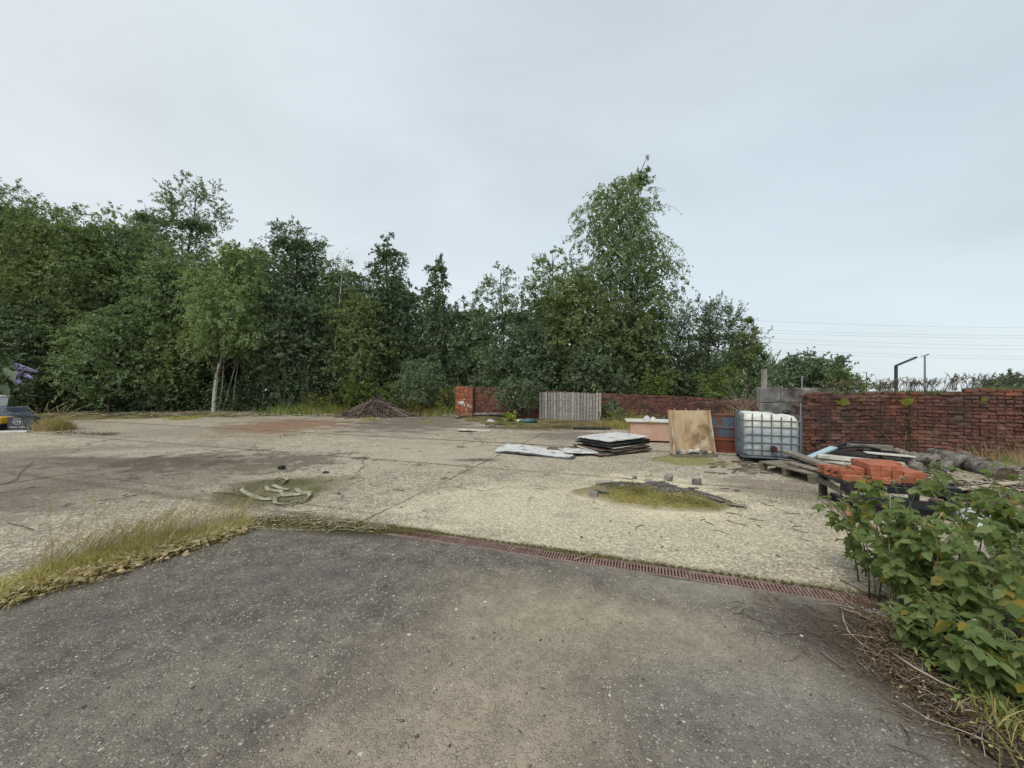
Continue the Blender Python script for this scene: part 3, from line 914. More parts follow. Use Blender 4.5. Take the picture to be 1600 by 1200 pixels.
# ---------------------------------------------------------------- tank in its cage
tk = thing('liquid_tank', 'dented translucent white plastic tank in a grey wire cage on a pallet', 'water tank', Vector((4.47, 7.45, 0)), math.atan2(-.32, .80))
LX, LY, ZB, ZT = .94, .82, .15, .97


def tank_body():
    nx = 40; zs = np.linspace(0, 1, 22); V = []; Fc = []
    ang = np.linspace(0, 2 * np.pi, nx * 2, endpoint=False)
    r = np.random.RandomState(4)
    for zi, s in enumerate(zs):
        for a in ang:
            ca, sa = math.cos(a), math.sin(a); p = 9.0
            k = (abs(ca) ** p + abs(sa) ** p) ** (-1 / p)
            x = k * ca * (LX / 2 - .012); y = k * sa * (LY / 2 - .012)
            top = ZT - .03 - .07 * max(0, (x / LX + .1)) + .035 * mnoise.noise(Vector((x * 5, y * 5, 3)))
            z = ZB + s * (top - ZB)
            sh = 1 - .10 * max(0, (s - .86) / .14) ** 2 - .05 * max(0, (.08 - s) / .08) ** 2
            d = .022 * mnoise.noise(Vector((x * 3.5, y * 3.5, z * 3.5))) + .012 * mnoise.noise(Vector((x * 11, y * 11, z * 9)))
            V.append((x * sh * (1 + d * 1.5) + LX / 2, y * sh * (1 + d * 1.5) + LY / 2, z))
    n = len(ang)
    for i in range(len(zs) - 1):
        for j in range(n):
            Fc.append((i * n + j, i * n + (j + 1) % n, (i + 1) * n + (j + 1) % n, (i + 1) * n + j))
    o = len(V); base = (len(zs) - 1) * n
    for q in range(1, 8):                      # sagging top
        f = 1 - q / 7.0
        for j in range(n):
            v = V[base + j]; x = (v[0] - LX / 2) * f + LX / 2; y = (v[1] - LY / 2) * f + LY / 2
            V.append((x, y, v[2] - .015 * (1 - f) + .03 * (mnoise.noise(Vector((x * 7, y * 7, 9)))) * (1 - f) + .012))
    for q in range(7):
        a0 = base if q == 0 else o + (q - 1) * n; a1 = o + q * n
        for j in range(n):
            Fc.append((a0 + j, a0 + (j + 1) % n, a1 + (j + 1) % n, a1 + j))
    b = MB(); b.add(V, Fc); return b


def tank_mat():
    m, nt, b, out = new_mat('translucent_tank_plastic')
    co = N(nt, 'ShaderNodeTexCoord').outputs['Object']; z = N(nt, 'ShaderNodeSeparateXYZ', {'Vector': co}).outputs['Z']
    n1 = noise_t(nt, VM(nt, 'MULTIPLY', co, (5, 5, 1.2)), 1.4, 7, .65)
    lev = M(nt, 'ADD', z, M(nt, 'MULTIPLY', M(nt, 'SUBTRACT', n1, .5), .22))
    col = ramp(nt, lev, [(.50, (.33, .37, .40)), (.62, (.46, .49, .50)), (.74, (.68, .68, .60))])    # liquid stands in the lower part
    col = mix(nt, ramp(nt, n1, [(.48, 0.0), (.66, .65)]), col, (.40, .40, .33))
    n2 = noise_t(nt, co, 9, 6, .7)
    col = mix(nt, ramp(nt, n2, [(.58, 0.0), (.75, .6)]), col, (.80, .82, .82))
    setb(nt, b, col, .42, bump(nt, noise_t(nt, co, 9, 4, .5), .03), 0, .4)
    return m


tank_body().build('bottle', tank_mat(), tk, smooth=True)
cg = MB()
def rail_loop(z, r=.0085):
    cg.tube([(0, 0, z), (LX, 0, z), (LX, LY, z), (0, LY, z), (0, 0, z)], r, 6, False)
for z in (.26, .40, .55, .70, .82):
    rail_loop(z - .0, .0115)
cage_r = cg.build('cage_rails', M_GALV, tk)
cg = MB()
for k in range(7):
    x = LX * k / 6
    for y in (-.012, LY + .012):
        cg.tube([(x, y, .17), (x, y, .95 - .05 * (k > 3))], .0115, 6)
for k in range(1, 6):
    y = LY * k / 6
    for x in (-.012, LX + .012):
        cg.tube([(x, y, .17), (x, y, .93)], .0095, 6)
cg.build('cage_bars', M_GALV, tk)
b = MB(); b.tube([(0, 0, .95), (0, LY, .95), (LX * .3, LY, .95)], .010, 6); b.build('top_rail', M_GALV, tk)
pl = MB()
for (a, e) in (((0, 0), (LX, 0)), ((LX, 0), (LX, LY)), ((LX, LY), (0, LY)), ((0, LY), (0, 0))):
    pl.beam((a[0], a[1], .125), (e[0], e[1], .125), .04, .035)
pl.box((LX / 2, LY / 2, .12), (LX - .06, LY - .06, .02))
pl.build('pallet_frame', M_GALV, tk)
for x in (.07, LX / 2, LX - .07):
    for y in (.07, LY / 2, LY - .07):
        b = MB(); b.box((x, y, .053), (.11, .11, .106), None, .004); b.build('foot', M_BLACKPL, tk)
b = MB(); b.lathe([(0, 0), (.055, 0), (.055, .06), (.04, .065), (.04, .12), (0, .12)], 14)
o = b.build('outlet_valve', pmat('dark_red_valve', [(.05, .018, .016), (.11, .04, .035)], 9), tk, smooth=False, loc=(.50, -.0, .30)); o.rotation_euler = (R(90), 0, 0)

# rusty drum
dc = PD(1131, 708, 8.75); dc.z = 0
t = thing('oil_drum', 'rusty steel drum with faded blue and red paint between the plywood tray and the tank', 'oil drum', dc, .4)


def drum_mat():
    m, nt, b, out = new_mat('rusty_blue_red_drum')
    co = N(nt, 'ShaderNodeTexCoord').outputs['Object']; z = N(nt, 'ShaderNodeSeparateXYZ', {'Vector': co}).outputs['Z']
    n1 = noise_t(nt, VM(nt, 'MULTIPLY', co, (1, 1, .5)), 6, 8, .65)
    col = ramp(nt, M(nt, 'ADD', z, M(nt, 'MULTIPLY', n1, .08)), [(.38, (.16, .045, .030)), (.40, (.075, .12, .165)), (.80, (.09, .13, .17)), (.84, (.13, .06, .045))])
    col = mix(nt, ramp(nt, n1, [(.47, 0.0), (.58, .9)]), col, (.17, .065, .035))
    setb(nt, b, col, .7, bump(nt, n1, .008), .1, .3)
    return m


prof = [(0, .02), (.275, .02), (.285, 0), (.292, .0), (.292, .03), (.284, .04)]
for z0 in (.28, .55):
    prof += [(.284, z0 - .03), (.297, z0 - .012), (.297, z0 + .012), (.284, z0 + .03)]
prof += [(.284, .80), (.292, .81), (.292, .84), (.284, .84), (.28, .822), (0, .822)]
b = MB(); b.lathe(prof, 32); b.build('drum_body', drum_mat(), t, smooth=False)
b = MB(); b.lathe([(.03, .822), (.03, .84), (0, .84)], 12, (.15, .1, 0)); b.build('bung', M_RUST, t)

# plywood tray standing on its edge
t = thing('plywood_tray', 'open plywood tray stood on end, its bottom ledge full of rubble', 'wooden tray', PD(1088, 713, 8.05) * 1, R(-3))
t.location.z = 0
Wt, Ht = .85, .99
m6 = Matrix.Rotation(R(-9), 3, 'X')
def tr(p): return m6 @ Vector(p)
b = MB(); b.beam(tr((0, .25, 0.01)), tr((0, .25, Ht)), Wt - .06, .018, up=(1, 0, 0)); 
b = MB(); b.box(tr((-.02, .24, Ht / 2)), (Wt - .05, .018, Ht), m6); b.build('back_board', M_PLY, t)
for sx in (-1, 1):
    b = MB(); x = sx * (Wt / 2 - .01) - .02
    vs = [Vector(v) for v in ((x - .012, -.02, .0), (x + .012, -.02, .0), (x + .012, .25, .0), (x - .012, .25, .0))] + [tr(v) for v in ((x - .012, .12, Ht), (x + .012, .12, Ht), (x + .012, .25, Ht), (x - .012, .25, Ht))]
    b.add(vs, [(3, 2, 1, 0), (4, 5, 6, 7), (0, 1, 5, 4), (1, 2, 6, 5), (2, 3, 7, 6), (3, 0, 4, 7)]); b.build('side_board', M_PLY, t)
b = MB(); b.box((-.02, .12, .013), (Wt + .03, .30, .024)); b.box((-.02, -.04, .03), (Wt + .03, .02, .055)); b.build('bottom_board', M_GREYPLANK, t)
for x in (-.30, -.06, .2):
    b = MB(); b.box(tr((x, .24, Ht + .015)), (.022, .02, .045)); b.build('peg', M_PLY, t)
for q in range(14):
    b = MB(); s = rnd.uniform(.06, .12)
    b.lathe([(0, -s * .4), (s * .55, -s * .3), (s * .6, s * .15), (0, s * .4)], 6)
    o = b.build('rubble_lump', rnd.choice([M_ROCK, M_WHITEPLANK, M_ROCK]), None, loc=t.location + Vector((-.37 + q * .053, rnd.uniform(.06, .19), .03 + s * .35 + .03 * (q % 2))), rz=rnd.uniform(0, 6),
                group='rubble lying in the plywood tray', label='lump of rubble on the ledge of the plywood tray, %s counting from its left end' % (ords + ['tenth', 'eleventh', 'twelfth', 'thirteenth', 'fourteenth'])[q], cat='rubble')
    o.rotation_euler = (rnd.uniform(-.6, .6), rnd.uniform(-.6, .6), rnd.uniform(0, 6)); o.scale = (1.3, .9, .9)

# pink plywood box with a pale lid
t = thing('plywood_box', 'long pink plywood box with a pale lid behind the standing tray', 'wooden box', PD(985, 690, 10.1) * 1, R(-13)); t.location.z = 0
b = MB(); b.box((.66, .0, .29), (1.34, .02, .48)); b.build('front_panel', M_PINKPLY, t)
b = MB(); b.box((.66, .55, .29), (1.34, .02, .48)); b.build('back_panel', M_PINKPLY, t)
for x in (.0, 1.32):
    b = MB(); b.box((x, .275, .29), (.02, .53, .48)); b.build('end_panel', M_PINKPLY, t)
b = MB(); b.box((.64, .27, .548), (1.50, .66, .03), None, .004); b.build('lid', M_WHITEPLANK, t)
for x in (.15, 1.15):
    b = MB(); b.box((x, .275, .025), (.09, .5, .05)); b.build('bearer', M_DARKWOOD, t)
for (x, lab, mt, s) in ((.42, 'crumpled white scrap lying on the box lid', M_SACK, .11), (.58, 'second crumpled pale scrap to the right on the box lid', M_WHITEPLANK, .08)):
    b = MB(); b.lathe([(0, 0), (s, 0), (s * .9, s * .4), (s * .3, s), (0, s * .9)], 9)
    for i, v in enumerate(b.v):
        b.v[i] = tuple(Vector(v) + mnoise.noise_vector(Vector(v) * 14 + Vector((x, 0, 0))) * .03)
    p = t.matrix_basis @ Vector((x, .12, .566)) if False else Vector(t.location) + Matrix.Rotation(R(-13), 3, 'Z') @ Vector((x, .14, .562))
    b.build('scrap', mt, None, loc=p, label=lab, cat='scrap')


def crumple(name, label, loc, sx, sy, h, mat, cat, seed=0):
    n = 22; V = []; Fc = []
    for i in range(n):
        for j in range(n):
            x = (i / (n - 1) - .5); y = (j / (n - 1) - .5)
            e = max(0, 1 - (2 * abs(x)) ** 3) * max(0, 1 - (2 * abs(y)) ** 3)
            p = Vector((x * 4, y * 4, seed))
            z = h * e ** .6 * (.55 + .6 * mnoise.noise(p) + .4 * mnoise.noise(p * 2.7))
            V.append((x * sx + .06 * mnoise.noise(p + Vector((9, 0, 0))), y * sy + .06 * mnoise.noise(p + Vector((0, 9, 0))), max(.004, z)))
    for i in range(n - 1):
        for j in range(n - 1):
            Fc.append((i * n + j, (i + 1) * n + j, (i + 1) * n + j + 1, i * n + j + 1))
    b = MB(); b.add(V, Fc); return b.build(name, mat, None, loc=loc, rz=rnd.uniform(0, 6), label=label, cat=cat)


o = crumple('tarpaulin', 'dark green and blue tarpaulin bundle behind the pink box', PD(1030, 652, 10.9) * 1, .9, .5, .68, M_TARP, 'tarpaulin', 3); o.location.z = 0
crumple('rag', 'small pale blue rag lying at the edge of the wood', G(493, 651), .55, .3, .14, M_BLUERAG, 'rag', 5)
crumple('plastic_bag', 'small white bag lying near the left end of the far wall', G(767, 660), .3, .2, .16, M_SACK, 'bag', 6)
crumple('plastic_sack', 'crumpled white sack half hidden behind the raspberry bush', Vector((5.25, 4.1, 0)), .8, .7, .20, M_SACK, 'sack', 8)
crumple('plastic_scrap', 'scrap of pale plastic film beside the last grate under the bush', G(1372, 962), .10, .07, .03, M_SACK, 'plastic scrap', 9)
b = MB(); b.tube([G(812, 662) + Vector((0, 0, .09)), G(826, 663) + Vector((0, 0, .12)), G(838, 662) + Vector((0, 0, .09))], [.05, .10, .06], 9)
tag(b.build('wrapped_bundle', M_TARP, smooth=True), 'dark wrapped bundle on the verge left of the fence panel', 'bundle')
b = MB(); b.tube([G(805, 660) + Vector((0, 0, .06)), G(815, 660.5) + Vector((0, 0, .08))], [.06, .05], 8)
tag(b.build('plastic_bottle', M_WHITEPL, smooth=True), 'white plastic bottle lying next to the dark wrapped bundle', 'bottle')

# ---------------------------------------------------------------- flat sheets and their stack


def panel(name, lx, ly, th, mat, label, loc, rz, cat='sheet', group=None, warp=.02, seed=0, tilt=(0, 0), ragged_edge=.02, ribs=0):
    nx, ny = max(6, int(lx / .06)), max(6, int(ly / .06)); V = []; Fc = []
    for k in range(2):
        for i in range(nx + 1):
            for j in range(ny + 1):
                x = (i / nx - .5) * lx; y = (j / ny - .5) * ly
                e = ragged_edge * mnoise.noise(Vector((x * 6, y * 6, seed + 5)))
                if i in (0, nx): x += e
                if j in (0, ny): y += e
                z = warp * mnoise.noise(Vector((x * 1.1, y * 1.1, seed))) + (.006 * math.cos(y * ribs) if ribs else 0) + warp * .3 * mnoise.noise(Vector((x * 6, y * 6, seed + 2)))
                V.append((x, y, z + (th if k else 0)))
    S = (nx + 1) * (ny + 1); q = lambda k, i, j: k * S + i * (ny + 1) + j
    for i in range(nx):
        for j in range(ny):
            Fc.append((q(1, i, j), q(1, i + 1, j), q(1, i + 1, j + 1), q(1, i, j + 1)))
            Fc.append((q(0, i, j), q(0, i, j + 1), q(0, i + 1, j + 1), q(0, i + 1, j)))
    for i in range(nx):
        Fc.append((q(0, i, 0), q(0, i + 1, 0), q(1, i + 1, 0), q(1, i, 0))); Fc.append((q(0, i, ny), q(1, i, ny), q(1, i + 1, ny), q(0, i + 1, ny)))
    for j in range(ny):
        Fc.append((q(0, 0, j), q(1, 0, j), q(1, 0, j + 1), q(0, 0, j + 1))); Fc.append((q(0, nx, j), q(0, nx, j + 1), q(1, nx, j + 1), q(1, nx, j)))
    b = MB(); b.add(V, Fc)
    o = b.build(name, mat, None, loc=loc, rz=rz, label=label, cat=cat, group=group)
    o.rotation_euler = (tilt[0], tilt[1], rz)
    return o


cx, cy = 2.33, 8.85; st_lab = [
    ('lowest grey sheet of the stack, sticking out towards the tray', M_SHEETDARK, 1.5, 1.0, .00, .05, .03),
    ('rusty brown sheet second from the ground in the stack', M_SHEETBROWN, 1.45, 1.1, -.10, -.12, -.06),
    ('dark buckled sheet third from the ground in the stack', M_SHEETDARK, 1.35, 1.0, .04, .10, .02),
    ('brown splintered sheet fourth from the ground in the stack', M_SHEETBROWN, 1.4, .98, -.06, -.08, -.03),
    ('grey sheet with torn right edge, middle of the stack', M_PALE, 1.25, .95, .06, .06, .05),
    ('black sheet just below the middle gap of the stack', M_BLACKPL, 1.38, .98, -.03, -.02, -.01),
    ('dark grey sheet third from the top of the stack', M_SHEETDARK, 1.32, 1.0, .0, .03, .02),
    ('black edged sheet directly under the pale topmost sheet', M_BLACKPL, 1.28, .97, .02, -.03, .0)]
z = .012
for k, (lab, mt, lx, ly, dx, dr, dy) in enumerate(st_lab):
    panel('sheet', lx, ly, .016, mt, lab, (cx + dx, cy + dy, z), R(32) + dr, 'sheet', 'sheets stacked on the yard', .022, 10 + k, (rnd.uniform(-.012, .012), rnd.uniform(-.012, .012)), .03)
    z += .034 if k != 4 else .04
panel('sheet', 1.34, .98, .018, M_PALE, 'pale grey topmost sheet of the stack', (cx, cy, z + .01), R(33), 'sheet', 'sheets stacked on the yard', .012, 31, (.0, -.01), .012, ribs=0)
# loose laths poking out of the stack
b = MB(); b.beam(PZ(902, 697, .16), G(945, 712) + Vector((0, 0, .03)), .035, .015)
tag(b.build('lath', M_WHITEPLANK), 'pale lath leaning from the sheet stack down to the flat white sheet', 'lath')
panel('sheet', 1.74, .80, .014, M_SHEETDARK, 'dark sheet added under the large flat white sheet to darken its edges', G(841, 708) + Vector((0, 0, .018)), R(-25), 'sheet', None, .05, 41, (0, 0), .06)  # added dark sheet, offset slightly so the white one above gets a dark edge
panel('sheet', 1.75, .80, .012, M_PALE, 'large white sheet lying flat and cracked left of the stack', G(838, 706.5) + Vector((0, 0, .04)), R(-24), 'sheet', None, .05, 41, (0, 0), .06)
panel('sheet', .95, .55, .010, M_PALE, 'smaller torn white sheet overlapping the flat sheet beside the stack', G(915, 709) + Vector((-.02, .03, .055)), R(10), 'sheet', None, .05, 47, (0, .02), .10)
panel('sheet', 1.0, .35, .012, M_SHEETBROWN, 'brown scrap sheet under the right end of the flat white sheet', G(890, 704) + Vector((0, 0, .02)), R(-10), 'sheet', None, .04, 49, (0, 0), .08)
b = MB()
for q in range(7):
    p = G(895 + q * 5, 700 + rnd.uniform(-3, 3)); b.beam(p + Vector((0, 0, .05)), p + Vector((rnd.uniform(-.2, .2), rnd.uniform(-.2, .1), rnd.uniform(.05, .18))), .04, .008, .004)
tag(b.build('splinters', M_WHITEPLANK, kind='stuff'), 'white and brown splinters standing up between the flat sheet and the stack', 'splinters')
a, e = G(895, 671), G(955, 671.5)
b = MB(); b.beam(a + Vector((0, 0, .05)), e + Vector((0, 0, .05)), .16, .07, .004)
tag(b.build('plank', M_DARKWOOD, bevel=.006), 'dark plank lying on the verge behind the sheet stack', 'plank')
panel('board', 1.05, .42, .03, M_WHITEPLANK, 'pale warped board lying alone in front of the far wall', G(741, 674) + Vector((0, 0, .03)), R(-4), 'board', None, .05, 52, (0, 0), .05)
a, e = G(738, 651), G(790, 651.5)
for k, (dz, lab) in enumerate(((.04, 'dark timber lying at the foot of the far wall, under the grey one'), (.13, 'grey timber on top of the dark one at the foot of the far wall'))):
    b = MB(); b.beam(a + Vector((.1 * k, .05 * k, dz)), e + Vector((-.12 * k, 0, dz + .02)), .2, .075, .01)
    tag(b.build('timber', M_DARKWOOD if k == 0 else M_GREYPLANK), lab, 'timber')

# ---------------------------------------------------------------- timber pallets and planks


def pallet(name, label, mat, loc, rz, lx, ly, h, boards, group=None, tilt=(0, 0), solid_top=True):
    t = thing(name, label, 'pallet', loc, rz, group); t.rotation_euler = (tilt[0], tilt[1], rz)
    w = ly / boards
    for k in range(boards):
        b = MB(); b.box((lx / 2, (k + .5) * w, h - .011), (lx + rnd.uniform(-.015, .015), w - .008, .021), None, .002)
        b.build('top_board', mat, t)
    for x in (.04, lx / 2, lx - .04):
        b = MB(); b.box((x, ly / 2, h - .043), (.075, ly - .01, .042)); b.build('bearer', mat, t)
        for y in (.06, ly / 2, ly - .06):
            b = MB(); b.box((x, y, (h - .064) / 2), (.08, .09, h - .066), None, .003); b.build('block', mat, t)
    return t


pallet('pallet', 'weathered grey wooden pallet in front of the caged tank', M_GREYPLANK, Vector((4.56, 6.16, .0)), math.atan2(.94, .06), 1.0, .16 * 5, .155, 6, tilt=(0, 0))
bpy.data.objects['pallet'].location = Vector((5.34, 5.98, 0)) ; bpy.data.objects['pallet'].rotation_euler.z = R(100)
# second pallet, mostly under the boards further right
pallet('pallet', 'dark wooden pallet under the heap of boards against the near wall', M_DARKWOOD, Vector((6.5, 6.9, .0)), R(98), .9, 1.3, .17, 8)
pallet('pallet', 'dark pallet carrying the blackened beams by the wall corner', M_DARKWOOD, Vector((7.5, 6.5, .0)), R(94), .8, 1.0, .20, 6)


def plank(a, e, w, h, mat, label, name='plank', group=None, jit=.004, bev=.004):
    b = MB(); b.beam(a, e, w, h, jit); return tag(b.build(name, mat, bevel=bev), label, name.replace('_', ' '), group)


GB = 'loose boards heaped in front of the near wall'
plank(PZ(1229, 706, .27), PZ(1300, 731, .20), .16, .06, M_GREYPLANK, 'thick grey board lying along the right side of the grey pallet', group=GB)
plank(PZ(1232, 722, .185), PZ(1290, 738, .19), .14, .03, M_GREYPLANK, 'thin grey board flat on the grey pallet beside the bricks', group=GB)
plank(PZ(1261, 716, .24), PZ(1303, 699, .40), .12, .03, M_BLUE, 'pale blue board tilted up to the right on the timber heap', group=GB)
plank(PZ(1243, 713, .235), PZ(1264, 714, .235), .10, .025, M_BLUE, 'short pale blue board end lying flat at the foot of the tilted blue board', group=GB)
plank(PZ(1277, 712, .30), PZ(1412, 726, .26), .14, .055, M_WHITEPLANK, 'long whitewashed plank lying across the heap behind the orange bricks', group=GB)
plank(PZ(1276, 718, .22), PZ(1345, 728, .22), .12, .03, M_WHITEPLANK, 'short whitish board under the long whitewashed plank', group=GB)
plank(PZ(1286, 727, .16), PZ(1352, 731, .2), .14, .04, M_GREYPLANK, 'grey board lowest under the whitewashed plank', group=GB)
plank(PZ(1300, 706, .27), PZ(1372, 715, .27), .13, .05, M_DARKWOOD, 'dark board between the blue board and the blackened beams', group=GB)
plank(PZ(1326, 697, .40), PZ(1392, 700, .38), .11, .085, M_GREYPLANK, 'grey squared timber with its cut end showing, highest on the heap by the wall', 'timber', GB)
plank(PZ(1352, 707, .33), PZ(1434, 714, .30), .14, .03, M_WHITEPLANK, 'pale narrow board lying on the black beam', group=GB)
plank(PZ(1355, 712, .27), PZ(1434, 719, .24), .14, .11, M_DARKWOOD, 'thick black beam with broken end below the pale narrow board', 'timber', GB, .012)
plank(PZ(1300, 700, .31), PZ(1345, 708, .29), .20, .03, M_DARKWOOD, 'broad black board end behind the blue board', group=GB)
plank(PZ(1345, 703, .33), PZ(1392, 706, .31), .2, .04, M_DARKWOOD, 'blackened board below the squared timber', group=GB)
for k, (pts, lab) in enumerate((
        ([(1306, 697, .38), (1330, 691, .43), (1360, 693, .41), (1388, 697, .38)], 'upper black hose looped over the timber heap'),
        ([(1310, 700, .36), (1335, 698, .40), (1358, 699, .39), (1376, 703, .36)], 'lower black hose lying on the timber heap'))):
    b = MB(); b.tube([PZ(*p) for p in pts], .022, 8)
    tag(b.build('hose', M_BLACKPL, smooth=True), lab, 'hose', 'black hoses on the timber heap')
# rubble and splinters on the ground under and around the pallets
b = MB()
for q in range(70):
    p = G(rnd.uniform(1120, 1290), rnd.uniform(719, 742)) if q < 40 else G(rnd.uniform(1100, 1260), rnd.uniform(724, 740))
    a_ = rnd.uniform(-.5, .2); L_ = rnd.uniform(.06, .35)
    b.beam(p + Vector((0, 0, .015)), p + Vector((math.cos(a_) * L_, math.sin(a_) * L_, rnd.uniform(.01, .04))), rnd.uniform(.015, .05), .012, .004)
tag(b.build('wood_splinters', M_TWIGD, kind='stuff'), 'dark splinters and bark lying in front of the tank', 'splinters')

# ---------------------------------------------------------------- black bench with orange bricks
BX = Vector((3.93, 4.56, 0)); brz = math.atan2(-.30, .95)
bench = thing('bench', 'low black timber bench carrying the orange bricks', 'bench', BX, brz)
HB = .362
for k in range(5):
    b = MB(); b.box((.52, .07 + k * .13, HB - .014), (1.12, .122, .026), None, .002); b.build('top_board', M_DARKWOOD if k else M_BLACKPL, bench)
for (x, y) in ((.04, .04), (1.0, .04), (.04, .62), (1.0, .62)):
    b = MB(); b.box((x, y, .17), (.07, .075, .335), None, .002); b.build('leg', M_DARKWOOD, bench)
b = MB(); b.box((.52, .0, HB - .065), (1.1, .022, .07)); b.build('front_apron', M_BLACKPL, bench)
b = MB(); b.beam((.0, .0, .24), (.0, .64, .24), .02, .07); b.build('side_rail', M_GREYPLANK, bench)
b = MB(); b.beam((.06, -.005, .16), (1.0, -.005, .15), .03, .09); b.build('lower_rail', M_BLACKPL, bench)
b = MB(); b.box((.52, .3, .05), (.86, .5, .09), None, .004); b.build('lower_shelf', M_BLACKPL, bench)
RB = Matrix.Rotation(brz, 3, 'Z')
bm_n = MB(); bm_n.box((0, 0, 0), (.102, .215, .065)); nb1 = bm_n.mesh('orange_brick', M_NEWBRICK); bm_bevel(nb1, .0035)


def holed_brick():
    """a brick on its side with round holes right through it"""
    b = MB(); W_, D_, H_ = .215, .065, .102
    n = 14; cols = 3; cw = W_ / cols
    for y in (-D_ / 2, D_ / 2):
        for c_ in range(cols):
            cx_ = -W_ / 2 + cw * (c_ + .5); ring = []; outer = []
            for k in range(n):
                a = 2 * math.pi * k / n
                ring.append((cx_ + .024 * math.cos(a), y, .024 * math.sin(a)))
                s = 1 / max(abs(math.cos(a)) / (cw / 2), abs(math.sin(a)) / (H_ / 2))
                outer.append((cx_ + s * math.cos(a), y, s * math.sin(a)))
            fs = [(k, (k + 1) % n, n + (k + 1) % n, n + k) for k in range(n)]
            if y > 0: fs = [f[::-1] for f in fs]
            b.add(ring + outer, fs)
    for c_ in range(cols):
        cx_ = -W_ / 2 + cw * (c_ + .5); vs = []
        for y in (-D_ / 2, D_ / 2):
            for k in range(n):
                a = 2 * math.pi * k / n; vs.append((cx_ + .024 * math.cos(a), y, .024 * math.sin(a)))
        b.add(vs, [(k, (k + 1) % n, n + (k + 1) % n, n + k) for k in range(n)])
    h = (W_ / 2, D_ / 2, H_ / 2)
    v = [(sx * h[0], sy * h[1], sz * h[2]) for sz in (-1, 1) for sy in (-1, 1) for sx in (-1, 1)]
    b.add(v, [(0, 2, 3, 1), (4, 5, 7, 6), (0, 4, 6, 2), (1, 3, 7, 5)])
    return b.mesh('perforated_brick', M_NEWBRICK)


nb2 = holed_brick(); GBK = 'orange bricks on the black bench'
tiers = ['bottom', 'middle', 'top']; colsn = ['leftmost', 'second', 'third', 'fourth', 'fifth']


def put(me, x, y, z, rz, label):
    link(me.name, me, None, loc=BX + RB @ Vector((x, y, 0)) + Vector((0, 0, HB + z)), rz=brz + rz + rnd.uniform(-.03, .03), label=label, cat='brick', group=GBK)


for tier in range(3):
    for cidx in range(5 if tier < 2 else 4):
        for d_ in range(2):
            if tier == 2 and d_ == 0 and cidx == 3:
                continue
            put(nb1, .36 + cidx * .1055 + rnd.uniform(-.003, .003), .22 + d_ * .218, .034 + tier * .0665, 0,
                'orange brick in the %s tier, %s of the %s row of the bench stack' % (tiers[tier], colsn[cidx], ['front', 'back'][d_]))
put(nb1, .245, .30, .034, 0, 'orange brick lying end on just left of the stack, at the bottom')
put(nb1, .245, .30, .101, 0, 'orange brick on top of the single one just left of the stack')
put(nb1, .13, .09, .034, R(80), 'orange brick lying lengthwise at the front edge of the bench, left of the next')
put(nb1, .345, .06, .034, R(86), 'orange brick lying lengthwise at the front edge, right before the main stack')
put(nb2, .14, .17, .052, R(-3), 'orange brick with round holes standing on its side, in front on the bench')
put(nb2, .10, .27, .052, R(-8), 'orange brick with round holes on its side behind the front holed one')
put(nb2, .07, .38, .052, R(-6), 'orange brick with round holes, third from the front at the left end')
put(nb2, .05, .50, .052, R(-4), 'orange brick with round holes at the back left corner of the bench')
# odd bricks on the ground under the bush edge
def brick_at(p, rz, ry, lab):
    o = link('orange_brick', nb1, None, loc=p, label=lab, cat='brick'); o.rotation_euler = (ry, .1, rz)
b = MB(); b.beam(G(1316, 795) + Vector((0, 0, .12)), G(1330, 816) + Vector((0, 0, .03)), .05, .03, .003)
tag(b.build('wooden_offcut', M_NEWBRICK), 'thin orange tile piece leaning in front of the black bench', 'tile piece')
b = MB(); b.beam(G(1345, 815) + Vector((0, 0, .03)), G(1362, 826) + Vector((0, 0, .02)), .05, .03, .003)
tag(b.build('broken_tile', M_NEWBRICK), 'broken orange tile lying on the concrete beside the bush tips', 'tile piece')

# ---------------------------------------------------------------- log heap


def log(a, e, r0, r1, label, seed, group='logs heaped by the near wall', bends=.04, knobs=0.25, n=14):
    a = Vector(a); e = Vector(e); K = 12; t = thing('log', label, 'log', a, 0, group)
    V = []; Fc = []; ax = (e - a).normalized(); x = ax.cross(Vector((0, 0, 1))).normalized(); y = x.cross(ax)
    cs = []
    for k in range(K):
        s = k / (K - 1); c_ = (e - a) * s + (x * mnoise.noise(Vector((s * 2, seed, 0))) + y * mnoise.noise(Vector((s * 2, seed, 5)))) * bends * 2 * math.sin(math.pi * s)
        cs.append(c_)
        for j in range(n):
            an = 2 * math.pi * j / n; rr = (r0 + (r1 - r0) * s) * (1 + knobs * mnoise.noise(Vector((s * 7, math.cos(an) * 1.5 + seed, math.sin(an) * 1.5))) + knobs * .5 * mnoise.noise(Vector((s * 19, math.cos(an) * 3 + seed, math.sin(an) * 3))))
            V.append(c_ + (x * math.cos(an) + y * math.sin(an)) * rr)
    for k in range(K - 1):
        for j in range(n):
            Fc.append((k * n + j, k * n + (j + 1) % n, (k + 1) * n + (j + 1) % n, (k + 1) * n + j))
    b = MB(); b.add(V, Fc); b.build('bark', M_LOG, t, smooth=True)
    for nm, off, cc in (('cut_end', 0, cs[0]), ('cut_end', (K - 1) * n, cs[-1])):
        ring = [V[off + j] * 1 for j in range(n)]; inner = [cc.lerp(v, .8) - ax * (.006 if off == 0 else -.006) * -1 for v in ring]
        b = MB(); b.add(ring + inner + [cc], [(j, (j + 1) % n, n + (j + 1) % n, n + j) for j in range(n)] + [(n + j, n + (j + 1) % n, 2 * n) for j in range(n)])
        b.build(nm, M_LOGEND, t)
    return t


